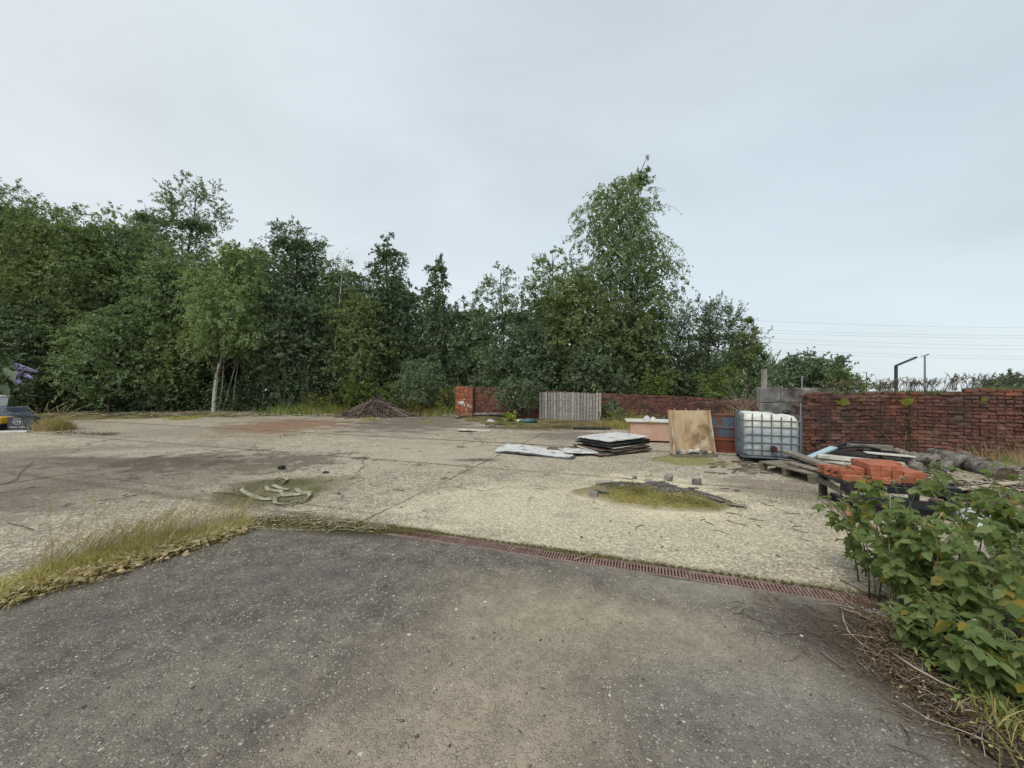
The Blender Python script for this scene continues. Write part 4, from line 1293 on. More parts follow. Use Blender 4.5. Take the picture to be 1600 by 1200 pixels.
log(PD(1573, 744, 5.2), PD(1478, 714, 6.3), .118, .105, 'thick pale log with its round cut end facing the camera', 1, knobs=.14)
log(PD(1510, 712, 5.9), PD(1462, 734, 5.7), .075, .09, 'short knotty log lying across the thick pale log', 2, knobs=.6)
log(PD(1470, 725, 6.0), PD(1425, 716, 6.5), .08, .10, 'gnarled mossy log left of the knotty one', 3, knobs=.8)
log(PD(1440, 736, 5.9), PD(1405, 716, 6.6), .06, .07, 'gnarled pale root piece beside the black beam', 4, knobs=.9)
log(PD(1535, 770, 5.3), PD(1460, 748, 5.7), .05, .045, 'slim half buried log below the thick pale log', 5)
log(PD(1630, 752, 5.4), PD(1585, 764, 5.35), .06, .06, 'thin log running out of the right edge under the thick one', 6)
log(PD(1480, 724, 6.2), PD(1400, 704, 7.0), .07, .055, 'long weathered pole lying behind the gnarled logs', 8, knobs=.15)
log(PD(1545, 722, 6.1), PD(1455, 706, 7.1), .06, .07, 'pale straight log at the back of the heap against the wall', 9, knobs=.15)
log(PD(1600, 735, 5.9), PD(1520, 718, 6.8), .05, .06, 'thin grey log behind the thick pale log', 10, knobs=.2)
log(PD(1500, 752, 5.5), PD(1420, 728, 5.9), .035, .03, 'slender pale branch lying in front of the gnarled logs', 7, knobs=.2)


def rock_mesh(seed, n=9, flat=.6, mat=M_ROCK, name='stone'):
    import bmesh
    bm = bmesh.new(); bmesh.ops.create_icosphere(bm, subdivisions=2, radius=.5)
    for v in bm.verts:
        c_ = v.co.copy()
        for q in range(5):
            rr = random.Random(seed * 31 + q); d = Vector((rr.uniform(-1, 1), rr.uniform(-1, 1), rr.uniform(-1, 1))).normalized(); k = v.co.dot(d)
            if k > .32:
                v.co -= d * (k - .32)
        v.co *= 1 + .12 * mnoise.noise(c_ * 3 + Vector((seed, 0, 0))); v.co.z *= flat
    me = bpy.data.meshes.new(name); bm.to_mesh(me); bm.free(); me.materials.append(mat); return me


ROCKS = [rock_mesh(k) for k in range(6)]
RV = []
for me in ROCKS:
    v = np.empty(len(me.vertices) * 3); me.vertices.foreach_get('co', v); f = np.array([p.vertices[:] for p in me.polygons]); RV.append((v.reshape(-1, 3), f))


def rocks_np(P, S, seed=0, flat=1.0, long=1.6):
    r = np.random.RandomState(seed); out = []
    for i in range(len(P)):
        v, f = RV[i % len(RV)]
        a = r.uniform(0, 6.28); ca, sa = math.cos(a), math.sin(a); t_ = r.uniform(-.5, .5); ct, st = math.cos(t_), math.sin(t_)
        q = v * np.array([S[i] * r.uniform(1, long), S[i], S[i] * flat * r.uniform(.5, 1)])
        q = q @ np.array([[1, 0, 0], [0, ct, -st], [0, st, ct]]) @ np.array([[ca, sa, 0], [-sa, ca, 0], [0, 0, 1]])
        out.append((q + P[i], f))
    return cat_np(*out)


# slabs of broken stone and slate heaped below the logs
def heap(px0, px1, d0, d1, n, h, smin, smax, seed):
    r = np.random.RandomState(seed); px = r.uniform(px0, px1, n); d = r.uniform(d0, d1, n)
    k = 1 - np.abs((px - (px0 + px1) / 2) / ((px1 - px0) / 2)) ** 2
    P = np.stack([(px - 800) / F * d, d, r.uniform(0, 1, n) * h * k], -1)
    return P, r.uniform(smin, smax, n)


P_, S_ = heap(1400, 1640, 5.3, 7.4, 620, .12, .05, .15, 3)
v_, f_ = rocks_np(P_, S_, 3, .35, 2.0)
link('rubble', np_mesh('rubble', v_, f_, M_SLATE), kind='stuff', label='heap of flat grey stones and slates under the logs', cat='rubble')
P_, S_ = heap(1450, 1660, 4.9, 5.6, 150, .12, .06, .2, 4)
v_, f_ = rocks_np(P_, S_, 4, .4, 2.0)
link('rubble', np_mesh('rubble', v_, f_, M_BRICK), kind='stuff', label='scatter of dark red brick rubble in front of the logs', cat='rubble')
P_, S_ = heap(1395, 1470, 6.2, 6.9, 45, .28, .04, .10, 6)
v_, f_ = rocks_np(P_, S_, 6, .9, 1.6)
link('rubble', np_mesh('rubble', v_, f_, M_LOG), kind='stuff', label='knobbly pale root pieces between the black beam and the logs', cat='root pieces')
b = MB(); pts = [PD(1425, 731, 5.9), PD(1480, 738, 5.6), PD(1505, 748, 5.3), PD(1525, 758, 5.1)]; b.tube(pts, .014, 6)
tag(b.build('branch', M_TWIG, smooth=True), 'long thin pale branch curving over the rubble in front of the logs', 'branch')
plank(PD(1490, 765, 5.0), PD(1610, 752, 4.9), .06, .03, M_TWIG, 'thin bare lath lying low across the rubble at the right edge', 'lath')
plank(PD(1500, 792, 4.6), PD(1620, 782, 4.5), .1, .04, M_BRICK, 'rust red plank lying in front of the brick rubble at the right edge')
plank(PD(1560, 756, 5.6), PD(1640, 748, 5.5), .1, .06, M_GREYPLANK, 'grey broken plank end beside the cut log at the right edge')

for k, (x0, y0, z0, x1, y1, z1, w_2, h_2, mt, lab) in enumerate((
        (1400, 728, .22, 1470, 742, .16, .10, .035, M_GREYPLANK, 'grey board sloping off the timber heap towards the logs'), (1425, 745, .14, 1500, 752, .12, .09, .03, M_DARKWOOD, 'dark narrow board lying low before the gnarled logs'),
        (1380, 716, .30, 1450, 723, .27, .07, .05, M_DARKWOOD, 'black batten between the black beam and the root pieces'), (1500, 757, .15, 1590, 770, .10, .08, .04, M_GREYPLANK, 'grey batten lying under the cut end of the thick log'),
        (1440, 760, .12, 1540, 764, .12, .12, .03, M_DARKWOOD, 'broad dark board half covered by slates under the logs'), (1530, 778, .10, 1640, 772, .12, .07, .05, M_TWIGD, 'brown batten lying at the right edge before the logs'),
        (1405, 737, .19, 1440, 752, .12, .06, .03, M_WHITEPLANK, 'short pale stick end right of the orange bricks'))):
    plank(PZ(x0, y0, z0), PZ(x1, y1, z1), w_2, h_2, mt, lab, 'plank', 'odd timber among the logs', .008)

# ---------------------------------------------------------------- rubble mound on the yard
MC = Vector((1.87, 5.22, 0)); MA = R(-20); mR = Matrix.Rotation(MA, 3, 'Z')


def mound_h(x, y):      # local coordinates
    d = math.sqrt((x / 1.0) ** 2 + (y / .62) ** 2) + .22 * mnoise.noise(Vector((x * 2.2, y * 2.2, 1)))
    k = max(0.0, 1 - d)
    return .22 * k ** .8 * (.75 + .4 * mnoise.noise(Vector((x * 3, y * 3, 4)))) + .018 * mnoise.noise(Vector((x * 14, y * 14, 2))) * min(1, k * 4) - .004


def mound_mat():
    m, nt, b, out = new_mat('mossy_grit')
    co = N(nt, 'ShaderNodeTexCoord').outputs['Object']; sp = N(nt, 'ShaderNodeSeparateXYZ', {'Vector': co})
    n1 = noise_t(nt, co, 3.5, 8, .7); n2 = noise_t(nt, co, 30, 6, .7)
    grit = ramp(nt, n2, [(.3, (.06, .052, .045)), (.5, (.14, .125, .11)), (.7, (.27, .25, .215))])
    moss = ramp(nt, n2, [(.3, (.10, .085, .03)), (.5, (.23, .195, .06)), (.7, (.37, .32, .14))])
    rim = ramp(nt, n1, [(.35, (.36, .28, .16)), (.6, (.26, .22, .12))])
    f = M(nt, 'ADD', M(nt, 'MULTIPLY', sp.outputs['Y'], 1.8), M(nt, 'MULTIPLY_ADD', n1, 1.6, -.62))
    col = mix(nt, ramp(nt, f, [(0, 0.0), (.3, 1.0)]), moss, grit)
    col = mix(nt, ramp(nt, M(nt, 'MULTIPLY_ADD', sp.outputs['X'], -1.0, M(nt, 'MULTIPLY', n1, .4)), [(.72, 0.0), (.95, 1.0)]), col, rim)
    sk = M(nt, 'ADD', sp.outputs['Z'], M(nt, 'MULTIPLY', M(nt, 'SUBTRACT', n1, .5), .06))
    col = mix(nt, ramp(nt, M(nt, 'MULTIPLY', sk, 10.0), [(.05, 1.0), (.32, 0.0)]), col, ramp(nt, n2, [(.3, (.36, .31, .21)), (.7, (.56, .50, .37))]))
    setb(nt, b, col, .95, bump(nt, n2, .03), 0, .1)
    return m


nx, ny = 70, 50; V = []; Fc = []
for i in range(nx):
    for j in range(ny):
        x = (i / (nx - 1) - .5) * 2.5; y = (j / (ny - 1) - .5) * 1.7; V.append((x, y, mound_h(x, y)))
for i in range(nx - 1):
    for j in range(ny - 1):
        q = [(i, j), (i + 1, j), (i + 1, j + 1), (i, j + 1)]
        ids = [a_ * ny + c_ for a_, c_ in q]
        if max(V[k][2] for k in ids) > -.004:
            Fc.append(tuple(ids))
b = MB(); b.add(V, Fc); o = b.build('rubble_mound', mound_mat(), smooth=True, loc=MC, rz=MA, kind='stuff')
tag(o, 'low mound of mossy grit on the concrete in the middle distance', 'mound')


def on_mound(x, y, dz=0):
    return MC + mR @ Vector((x, y, 0)) + Vector((0, 0, max(0, mound_h(x, y)) + dz))


r = np.random.RandomState(21); P_ = []; S_ = []
for q in range(1500):
    x, y = r.normal(.15, .45), r.normal(.02, .17)
    y += .06 - .12 * x
    P_.append(on_mound(x, y, .002)); S_.append(r.uniform(.005, .017) * (1 if r.rand() < .95 else 2.2))
v_, f_ = low_rocks(np.array(P_), np.array(S_), 5)
link('mound_grit', np_mesh('mound_grit', v_, f_, M_SLATE), kind='stuff', label='loose grey grit over the crest of the mound', cat='grit')
for k, (px, py, s, lab, mt, fl) in enumerate((
        (928, 777, .11, 'squared brown stone block at the left end of the mound', M_CONCRAW, .8), (992, 748, .06, 'small dark stone behind the mound, leftmost of the three', M_ROCK, .7),
        (1044, 750, .11, 'squared grey stone behind the mound, middle of the three', M_ROCK, .8), (1088, 757, .12, 'grey stone with a dark broken face right behind the mound', M_SLATE, .7),
        (1151, 768, .06, 'small dark stone on bare concrete right of the mound', M_SLATE, .5), (1120, 792, .07, 'dark stone near the front right of the mound', M_SLATE, .6),
        (440, 733, .09, 'small black lump on the concrete behind the canvas hose', M_BLACKPL, .7), (509, 739, .09, 'flat dark chip of wood right of the black lump', M_DARKWOOD, .3))):
    b = MB(); b.box((0, 0, s * fl * .45), (s * 1.05, s * .9, s * fl), None, s * .1)
    me = b.mesh('stone', mt); bm_bevel(me, s * .08)
    link('stone', me, None, loc=G(px, py), rz=rnd.uniform(-.5, .9), label=lab, cat='stone')
for k, (x, y, lx, ly, rz, lab) in enumerate((
        (-.62, .17, .24, .07, .1, 'long thin slate flat on the left shoulder of the mound'), (-.62, -.22, .20, .05, .0, 'thin pale slate beside the brown stone block on the mound'),
        (.02, .21, .20, .07, -.4, 'pale slate lying along the crest of the mound'), (.80, -.05, .18, .09, -.3, 'broad pale slate on the right slope of the mound'),
        (.98, -.12, .26, .07, -.15, 'long slate at the right foot of the mound'), (.55, .12, .12, .08, .3, 'small slate chip high on the right side of the mound'))):
    b = MB(); b.box((0, 0, .01), (lx, ly, .012), None, .008)
    o = b.build('slate', M_SLATE if k % 2 else M_CONCRAW, None, loc=on_mound(x, y, .012), label=lab, cat='slate')
    o.rotation_euler = (rnd.uniform(-.25, .25), rnd.uniform(-.15, .15), rz + MA)

# ---------------------------------------------------------------- canvas hose


def ribbon(name, label, pts, w, mat, stand=.5, seed=0):
    P = [G(*p) for p in pts]; out = []
    for i in range(len(P) - 1):                 # smooth the path
        p0, p1, p2, p3 = P[max(i - 1, 0)], P[i], P[i + 1], P[min(i + 2, len(P) - 1)]
        for k in range(6):
            t = k / 6.0
            out.append(.5 * ((2 * p1) + (p2 - p0) * t + (2 * p0 - 5 * p1 + 4 * p2 - p3) * t * t + (3 * p1 - p0 - 3 * p2 + p3) * t ** 3))
    out.append(P[-1]); V = []; n = len(out)
    for i, p in enumerate(out):
        t = (out[min(i + 1, n - 1)] - out[max(i - 1, 0)]).normalized(); s = Vector((0, 0, 1)).cross(t)
        a = stand * (.8 + mnoise.noise(Vector((i * .13, seed, 0))) * 1.3); a = max(.05, min(1.4, a))
        d = s * math.cos(a) + Vector((0, 0, 1)) * math.sin(a); base = p + Vector((0, 0, .012))
        nn = t.cross(d) * .0035
        for q in (base - d * 0 + nn, base + d * w + nn, base + d * w - nn, base - nn):
            V.append(q)
    Fc = []
    for i in range(n - 1):
        for j in range(4):
            Fc.append((i * 4 + j, i * 4 + (j + 1) % 4, (i + 1) * 4 + (j + 1) % 4, (i + 1) * 4 + j))
    Fc += [(0, 1, 2, 3), tuple((n - 1) * 4 + k for k in (3, 2, 1, 0))]
    b = MB(); b.add(V, Fc); return tag(b.build(name, mat), label, 'hose', 'lengths of old canvas hose on the mossy patch')


ribbon('canvas_hose', 'long looping length of pale flat hose, nearest on the mossy patch', [(413, 762), (417, 768), (428, 769), (438, 772), (440, 777), (455, 776), (468, 775), (477, 772), (481, 777), (474, 784), (458, 788), (444, 791), (434, 787), (433, 780), (441, 776), (450, 775)], .048, M_HOSE, .7, 1)
ribbon('canvas_hose', 'pale flat hose length trailing to the left edge of the mossy patch', [(374, 767), (381, 773), (392, 778), (406, 782), (420, 783), (432, 781)], .048, M_HOSE, .9, 2)
ribbon('canvas_hose', 'short flat hose length lying behind the loops', [(424, 760), (432, 764), (441, 766), (449, 767)], .048, M_HOSE, .35, 3)
ribbon('canvas_hose', 'hose end pointing up and right from the loops', [(459, 766), (466, 771), (473, 774), (480, 773), (489, 771)], .048, M_HOSE, .5, 4)
ribbon('canvas_hose', 'small dark rimmed hose loop at the back of the patch', [(428, 757), (433, 752), (441, 749), (446, 751), (442, 756), (438, 758)], .048, M_HOSE, 1.0, 5)

# ---------------------------------------------------------------- crates at the left edge
CD = 12.55


def crate(name, label, mat, x0, x1, d0, d1, z0, z1, group=None, rim=True, holes=False):
    t = thing(name, label, 'crate', Vector(((x0 + x1) / 2, (d0 + d1) / 2, z0)), 0, group)
    w, d, h = x1 - x0, d1 - d0, z1 - z0; th = .018
    b = MB(); b.box((0, -d / 2 + th / 2, h / 2), (w - .03, th, h - .012)); b.build('front', mat, t)
    b = MB(); b.box((0, d / 2 - th / 2, h / 2), (w - .03, th, h - .012)); b.build('back', mat, t)
    for s in (-1, 1):
        b = MB(); b.box((s * (w / 2 - .015 - th / 2), 0, h / 2), (th, d - 2 * th - .002, h - .012)); b.build('side', mat, t)
    b = MB(); b.box((0, 0, .012), (w - .08, d - .08, .012)); b.build('base', mat, t)
    b = MB()
    for s in (-1, 1):
        b.box((0, s * (d / 2 - .004), h - .02), (w, .03, .032)); b.box((s * (w / 2 - .012), 0, h - .02), (.03, d - .04, .032))
    b.build('rim', mat, t)
    if holes:
        b = MB()
        for k in range(6):
            b.box((-w / 2 + .08 + k * (w - .16) / 5, -d / 2 - .004, h * .45), (.02, .014, h * .7))
        b.build('rib', mat, t)
    return t


def px2x(px, d): return (px - 800) / F * d
bigc = crate('plastic_crate', 'dark charcoal crate with white lettering on its front, nearest the grass tuft', M_CRATE, px2x(11, CD), px2x(54, CD), CD, CD + .55, 0.04, .44)
w_ = px2x(54, CD) - px2x(11, CD)


def text_mesh(s, size, name='lettering'):
    c_ = bpy.data.curves.new(name, 'FONT'); c_.body = s; c_.size = size; c_.extrude = .003; c_.align_x = 'CENTER'; c_.offset = size * .02
    o = bpy.data.objects.new(name, c_); COL.objects.link(o)
    dg = bpy.context.evaluated_depsgraph_get(); me = bpy.data.meshes.new_from_object(o.evaluated_get(dg)); bpy.data.objects.remove(o); me.materials.clear(); me.materials.append(M_PRINT); me.name = name
    return me


o = link('lettering', text_mesh('CTS', .12), bigc, loc=(-.12, -.279, .20)); o.rotation_euler = (R(90), 0, 0); o.scale = (1.35, 1, 1)
b = MB()
for zz, x0, x1, hh in ((.345, -.25, .0, .022), (.165, -.20, -.04, .014), (.075, -.36, -.13, .03), (.075, -.07, .13, .03)):
    x = x0
    while x < x1:
        ww = rnd.uniform(.018, .03); b.box((x + ww / 2, -.279, zz), (ww, .004, hh)); x += ww + .012
b.build('small_print', M_PRINT, bigc)
crate('plastic_crate', 'lowest blue grey crate of the stack behind the lettered crate', M_GREYCR, px2x(-55, 13.3), px2x(26, 13.3), 13.2, 13.8, 0.0, .42, 'blue grey crates at the left edge', holes=True)
crate('plastic_crate', 'middle blue grey crate of the stack under the bucket', M_GREYCR, px2x(-55, 13.3), px2x(25, 13.3), 13.2, 13.8, .425, .56, 'blue grey crates at the left edge', holes=True)
crate('plastic_crate', 'top blue grey crate of the stack, directly under the bucket', M_GREYCR, px2x(-50, 13.3), px2x(16, 13.3), 13.2, 13.8, .565, .72, 'blue grey crates at the left edge', holes=True)
bx = thing('bucket', 'white square bucket with a lid standing on the crate stack', 'bucket', Vector((px2x(-3, 13.5), 13.5, .722)), .1)
b = MB(); b.add([(-.16, -.14, 0), (.16, -.14, 0), (.16, .14, 0), (-.16, .14, 0), (-.185, -.165, .33), (.185, -.165, .33), (.185, .165, .33), (-.185, .165, .33)],
                [(3, 2, 1, 0), (4, 5, 6, 7), (0, 1, 5, 4), (1, 2, 6, 5), (2, 3, 7, 6), (3, 0, 4, 7)])
b.build('bucket_body', M_WHITEPL, bx, bevel=.03)
b = MB(); b.box((0, 0, .37), (.40, .36, .07)); b.build('lid', M_WHITEPL, bx, bevel=.02)
yb = thing('yellow_box', 'yellow plastic box with a black base left of the lettered crate', 'box', Vector((px2x(-3, 12.75), 12.75, 0)), 0)
b = MB(); b.box((0, 0, .32), (.66, .4, .22)); b.build('yellow_case', M_YELLOW, yb, bevel=.02)
b = MB(); b.box((0, 0, .105), (.66, .42, .20)); b.build('black_base', M_BLACKPL, yb, bevel=.015)
b = MB(); b.box((.1, -.204, .36), (.10, .012, .05)); b.build('latch', M_BLACKPL, yb)
a, e = G(-70, 678), G(45, 675); b = MB(); b.beam(a + Vector((0, 0, .03)), e + Vector((0, 0, .03)), .16, .05, .005)
tag(b.build('white_board', M_WHITEPL, bevel=.006), 'long white board lying on the concrete in front of the crates', 'board')

# ---------------------------------------------------------------- lamps, posts, cables beyond the walls
def post(px, py0, py1, d, r, mat, name, label, cat, n=8):
    t = thing(name, label, cat, Vector((px2x(px, d), d, 0)))
    return t


t = post(1400, 0, 0, 30, .1, M_LAMP, 'street_lamp', 'dark square lamp post with a slanting arm beyond the near wall', 'street lamp')
h0 = CAM_H + 29 / F * 30; ax_ = 32 / F * 30
b = MB(); b.box((0, 0, h0 / 2), (.17, .17, h0)); b.build('pole', M_LAMP, t, bevel=.02)
b = MB(); b.beam((-.02, 0, h0 - .03), (ax_, 0, h0 + 13 / F * 30), .15, .12, up=(0, 0, 1)); b.build('arm', M_LAMP, t)
b = MB(); b.box((ax_ - .5, 0, h0 + 9 / F * 30 - .06), (.7, .22, .05), Matrix.Rotation(-math.atan2(13, 32), 3, 'Y')); b.build('lamp_head', M_LAMPG, t)
t = post(1445, 0, 0, 62, .1, M_LAMPG, 'street_lamp', 'tall thin grey lamp post with a double head beyond the near wall', 'street lamp')
h0 = CAM_H + 44 / F * 62
b = MB(); b.tube([(0, 0, 0), (0, 0, h0)], [.16, .11], 10); b.build('pole', M_LAMPG, t)
b = MB(); b.beam((-.55, 0, h0 - .05), (0, 0, h0), .22, .10); b.build('lamp_head', M_LAMPG, t)
b = MB(); b.beam((0, 0, h0), (.62, 0, h0 + .28), .22, .10); b.build('lamp_head', M_LAMP, t)
t = post(1354, 0, 0, 80, .1, M_LAMPG, 'street_lamp', 'distant small grey lamp post with a short arm left of the dark one', 'street lamp')
h0 = CAM_H + 18 / F * 80
b = MB(); b.tube([(0, 0, 0), (0, 0, h0)], [.12, .09], 8); b.build('pole', M_LAMPG, t)
b = MB(); b.beam((.1, 0, h0), (-.8, 0, h0 + .04), .2, .1); b.build('arm', M_LAMPG, t)
b = MB(); b.box((0, 0, .95), (.11, .09, 1.95), None, .004); o = b.build('concrete_post', M_CONCRAW, None, loc=Vector((px2x(1194, 10.6), 10.6, 0)), label='pale concrete post standing left of the block wall', cat='post')
b = MB(); b.tube([(0, 0, 0), (0, 0, 1.75)], .018, 6); b.build('thin_post', M_LAMPG, None, loc=Vector((px2x(1253, 11), 11, 0)), label='thin metal rod standing up behind the block wall', cat='post')
b = MB(); b.tube([(0, 0, 0), (0, 0, 1.12)], .012, 6); b.build('thin_post', M_LAMPG, None, loc=Vector((px2x(1251, 8.1), 8.1, 0)), label='thin steel rod standing right behind the caged tank', cat='post')
for k, (y0, y1) in enumerate(((500, 507), (514, 519), (518.5, 523), (527, 535), (533, 541), (544, 552), (549, 556))):
    d = 95; a = PD(1120, y0 - (y1 - y0) * .2, d); e = PD(1900, y1 + (y1 - y0) * .75 - 2, d + 4)
    pts = [a.lerp(e, s / 16) - Vector((0, 0, 1.1 * math.sin(math.pi * s / 16))) for s in range(17)]
    b = MB(); b.tube(pts, .017, 5)
    tag(b.build('power_cable', M_WIRE), 'thin power cable high over the near wall, %s from the top' % ords[k], 'cable', 'overhead cables right of the trees')

# ---------------------------------------------------------------- trees


DENS, LSC = 1.42, .85


def tree(name, label, d, base_px, crown, leaf, n_m2=620, L=.125, droop=.35, bark=M_BARK, r0=.065, group='trees along the edge of the yard', cat='tree', seed=0,
         spread=.8, rise=.7, up=.5, twig=.7, show=.55, base_y=None, stems=1, cd=2.6):
    """crown: rows (picture row, left, right) at depth d. Trunk, limbs, twigs and single leaves are grown inside that volume."""
    n_m2 = n_m2 * (DENS if L < .15 else .95); L = L * (LSC if L < .15 else .9)
    r = np.random.RandomState(seed + 100)
    z = np.array([CAM_H - (c_[0] - 600) / F * d for c_ in crown]); xl = np.array([px2x(c_[1], d) for c_ in crown]); xr = np.array([px2x(c_[2], d) for c_ in crown])
    o_ = np.argsort(z); z, xl, xr = z[o_], xl[o_], xr[o_]
    z[0] = max(z[0], .15)
    bx = px2x(base_px, d); base = np.array([bx, d, 0.0])
    cxf = lambda q: np.interp(q, z, (xl + xr) / 2); rf = lambda q: np.interp(q, z, (xr - xl) / 2)
    H = z[-1]
    t = thing(name, label, cat, (bx, d, 0), 0, group)
    # trunk
    K = 14; s = np.linspace(0, 1, K)
    tz = s * H * .98; w = np.clip(tz / max(z[0] + .3 * (H - z[0]), .5), 0, 1) ** 2
    wob = np.cumsum(r.normal(0, .05, K)) * .6
    tx = bx * (1 - w) + cxf(tz) * w + wob * s; ty = d + np.cumsum(r.normal(0, .05, K)) * s
    tx[0] = bx
    trunk = np.stack([tx, ty, tz - .05], -1); trad = r0 * (1 - s) ** .8 + .012
    TP = [(trunk, trad)]
    for q in range(1, stems):
        a = r.uniform(0, 6.28); sh = np.stack([math.cos(a) * (.25 + s * .8), math.sin(a) * (.2 + s * .6), -s * H * .12 * q], -1); TP.append((trunk + sh, trad * .65))
    off = base
    v, f = cat_np(*[np_tubes(p[None], rr[None], 8) for p, rr in TP]); link('trunk', np_mesh('trunk', v - off, f, bark, True), t)
    # clumps of foliage filling the crown, each at the end of a limb
    zq = np.linspace(z[0], H, 60); area = np.trapz(2 * rf(zq), zq); Rm = rf(z).max()
    nb = int(np.clip(area * cd, 14, 220))
    zz = np.linspace(z[0], H, 400); wgt = rf(zz) + .30; cdf = np.cumsum(wgt) / wgt.sum()
    ze = np.interp((np.arange(nb) + r.rand(nb)) / nb, cdf, zz); az = np.arange(nb) * 2.39996 + r.normal(0, .3, nb)
    Rloc = np.maximum(rf(ze), .10)
    cr = np.clip(Rloc * .42, .16, .85) * r.uniform(.7, 1.25, nb) * (.9 + .2 * twig)
    Rr = np.maximum(Rloc - cr * .35, .05) * np.sqrt(r.uniform(.12, 1.12, nb))
    dirs = np.stack([np.cos(az), np.sin(az) * spread], -1)
    end = np.stack([cxf(ze) + dirs[:, 0] * Rr, d + dirs[:, 1] * Rr, ze - cr * .3], -1)
    zs = np.clip(ze - rise * Rr - r.uniform(.0, .4, nb), np.minimum(.25 * H, ze * .5), H * .97); zs = np.minimum(zs, ze)
    st = np.stack([np.interp(zs, tz, tx), np.interp(zs, tz, ty), zs], -1)
    KB = 6; tt = np.linspace(0, 1, KB)[None, :, None]
    ctrl = st * .45 + end * .55 + np.array([0, 0, 1.0]) * (Rr * .28)[:, None]
    BP = (1 - tt) ** 2 * st[:, None] + 2 * tt * (1 - tt) * ctrl[:, None] + tt ** 2 * end[:, None]
    BR = np.clip((.008 + .009 * Rr)[:, None] * (1 - tt[..., 0]) + .003, .003, .04)
    nl = int(area * n_m2); per = 20; nt_ = max(30, nl // per)
    prob = cr ** 1.25 + .05; prob = prob / prob.sum(); bi = r.choice(nb, nt_, p=prob)
    outw = np.stack([dirs[bi, 0], dirs[bi, 1], np.zeros(nt_)], -1)
    sp_ = nrm(r.normal(0, 1, (nt_, 3)) + outw * .45 + np.array([0, 0, .35 + .5 * up]))
    tp = end[bi] + sp_ * cr[bi][:, None] * r.uniform(.0, .55, nt_)[:, None]
    td = nrm(sp_ + r.normal(0, .35, (nt_, 3)) + np.array([0, 0, .5 * up])); tl = cr[bi] * r.uniform(.35, .95, nt_) + r.uniform(0, .12, nt_)
    stray = r.rand(nt_) < .08; tl[stray] *= 1.5; td[stray] = nrm(td[stray] + np.array([0, 0, .8 * up]))
    KT = 4; t3 = np.linspace(0, 1, KT)[None, :, None]
    TW = tp[:, None] + td[:, None] * tl[:, None, None] * t3 + np.array([0, 0, -droop]) * (tl ** 1.1)[:, None, None] * t3 ** 2
    li = r.randint(0, nt_, nl); lt = r.uniform(.05, 1.0, nl) ** .75
    q = lt * (KT - 1); j0 = np.minimum(q.astype(int), KT - 2); fq = (q - j0)[:, None]
    w_ = TW[li]; al = np.arange(nl); P = w_[al, j0] * (1 - fq) + w_[al, j0 + 1] * fq
    P = P + r.normal(0, .034, (nl, 3))
    tan = nrm(w_[al, j0 + 1] - w_[al, j0])
    A = nrm(tan * .5 + r.normal(0, .5, (nl, 3)) + np.array([0, 0, -.5 * droop - .12])); Nm = nrm(sp_[li] * .7 + r.normal(0, .45, (nl, 3)) + np.array([0, 0, .7]))
    LL = L * r.uniform(.6, 1.3, nl); v, f = np_leaves(P, A, Nm, LL, LL * r.uniform(.5, .72, nl))
    keep = P[:, 2] > .03
    f = f[keep]
    ni = int(area * (30 if show >= .9 else 95)); zi = np.interp(r.rand(ni), cdf, zz); zi = np.minimum(zi, z[0] + (.62 if show >= .9 else .88) * (H - z[0])); ai = r.uniform(0, 6.283, ni)   # big shaded inner leaves
    ri = rf(zi) * .68 * np.sqrt(r.rand(ni)); Pi = np.stack([cxf(zi) + np.cos(ai) * ri, d + np.sin(ai) * ri * spread, np.maximum(zi - .1, .1)], -1)
    vi, fi = np_leaves(Pi, r.normal(0, 1, (ni, 3)), r.normal(0, 1, (ni, 3)), r.uniform(1.6, 2.8, ni) * min(L, .13), r.uniform(1.0, 1.8, ni) * min(L, .13)); v, f = cat_np((v, f), (vi, fi))
    link('foliage', np_mesh('foliage', v - off, f, leaf), t, kind='stuff')
    sh = r.rand(nt_) < show
    v1, f1 = np_tubes(BP, BR, 4); v2, f2 = np_tubes(TW[sh], np.repeat(np.array([[.006, .0045, .003, .0015]]), sh.sum(), 0) * max(.8, L / .11), 3)
    v, f = cat_np((v1, f1), (v2, f2)); link('branches', np_mesh('branches', v - off, f, M_BARK), t, kind='stuff')
    return t


LG = 'trees of the wood left of the gap'; RG = 'trees behind the far brick wall'
T = tree
# wood on the left, front to back
T('birch_tree', 'slender birch with white trunk standing forward at the left edge of the yard', 19.4, 334, [(372, 352, 392), (400, 322, 420), (440, 296, 432), (500, 278, 432), (530, 285, 425), (552, 305, 405)], L_BIRCHF, 560, bark=M_BIRCH, r0=.085, group=LG, seed=1, droop=.7, up=.2, rise=1.1)
T('broadleaf_tree', 'big grey green tree filling the far left edge of the wood', 21.5, -10, [(288, -50, 30), (318, -80, 78), (380, -95, 95), (470, -95, 100), (560, -90, 100), (636, -90, 80)], L_GREY, 560, group=LG, seed=2, twig=.9, r0=.16)
T('broadleaf_tree', 'rounded olive green tree, second from the left edge', 20.8, 95, [(322, 60, 108), (345, 26, 150), (400, 5, 185), (480, 0, 190), (560, 10, 180), (636, 20, 170)], L_OLIVE, 560, group=LG, seed=3, twig=.9, r0=.14)
T('broadleaf_tree', 'pale olive tree in the wood between the second tree and the tall thin one', 21.6, 190, [(330, 150, 215), (352, 120, 245), (420, 100, 262), (500, 110, 262), (560, 110, 260), (634, 120, 250)], L_BIRCH, 560, group=LG, seed=4, twig=.9, r0=.13)
T('birch_tree', 'tall thin crowned birch rising above the left wood', 24.0, 292, [(277, 280, 330), (293, 262, 345), (320, 255, 352), (345, 258, 350), (372, 262, 338), (400, 258, 335), (470, 230, 350)], L_GREY, 440, show=.92, group=LG, seed=5, twig=.7, r0=.13, up=.7, droop=.2)
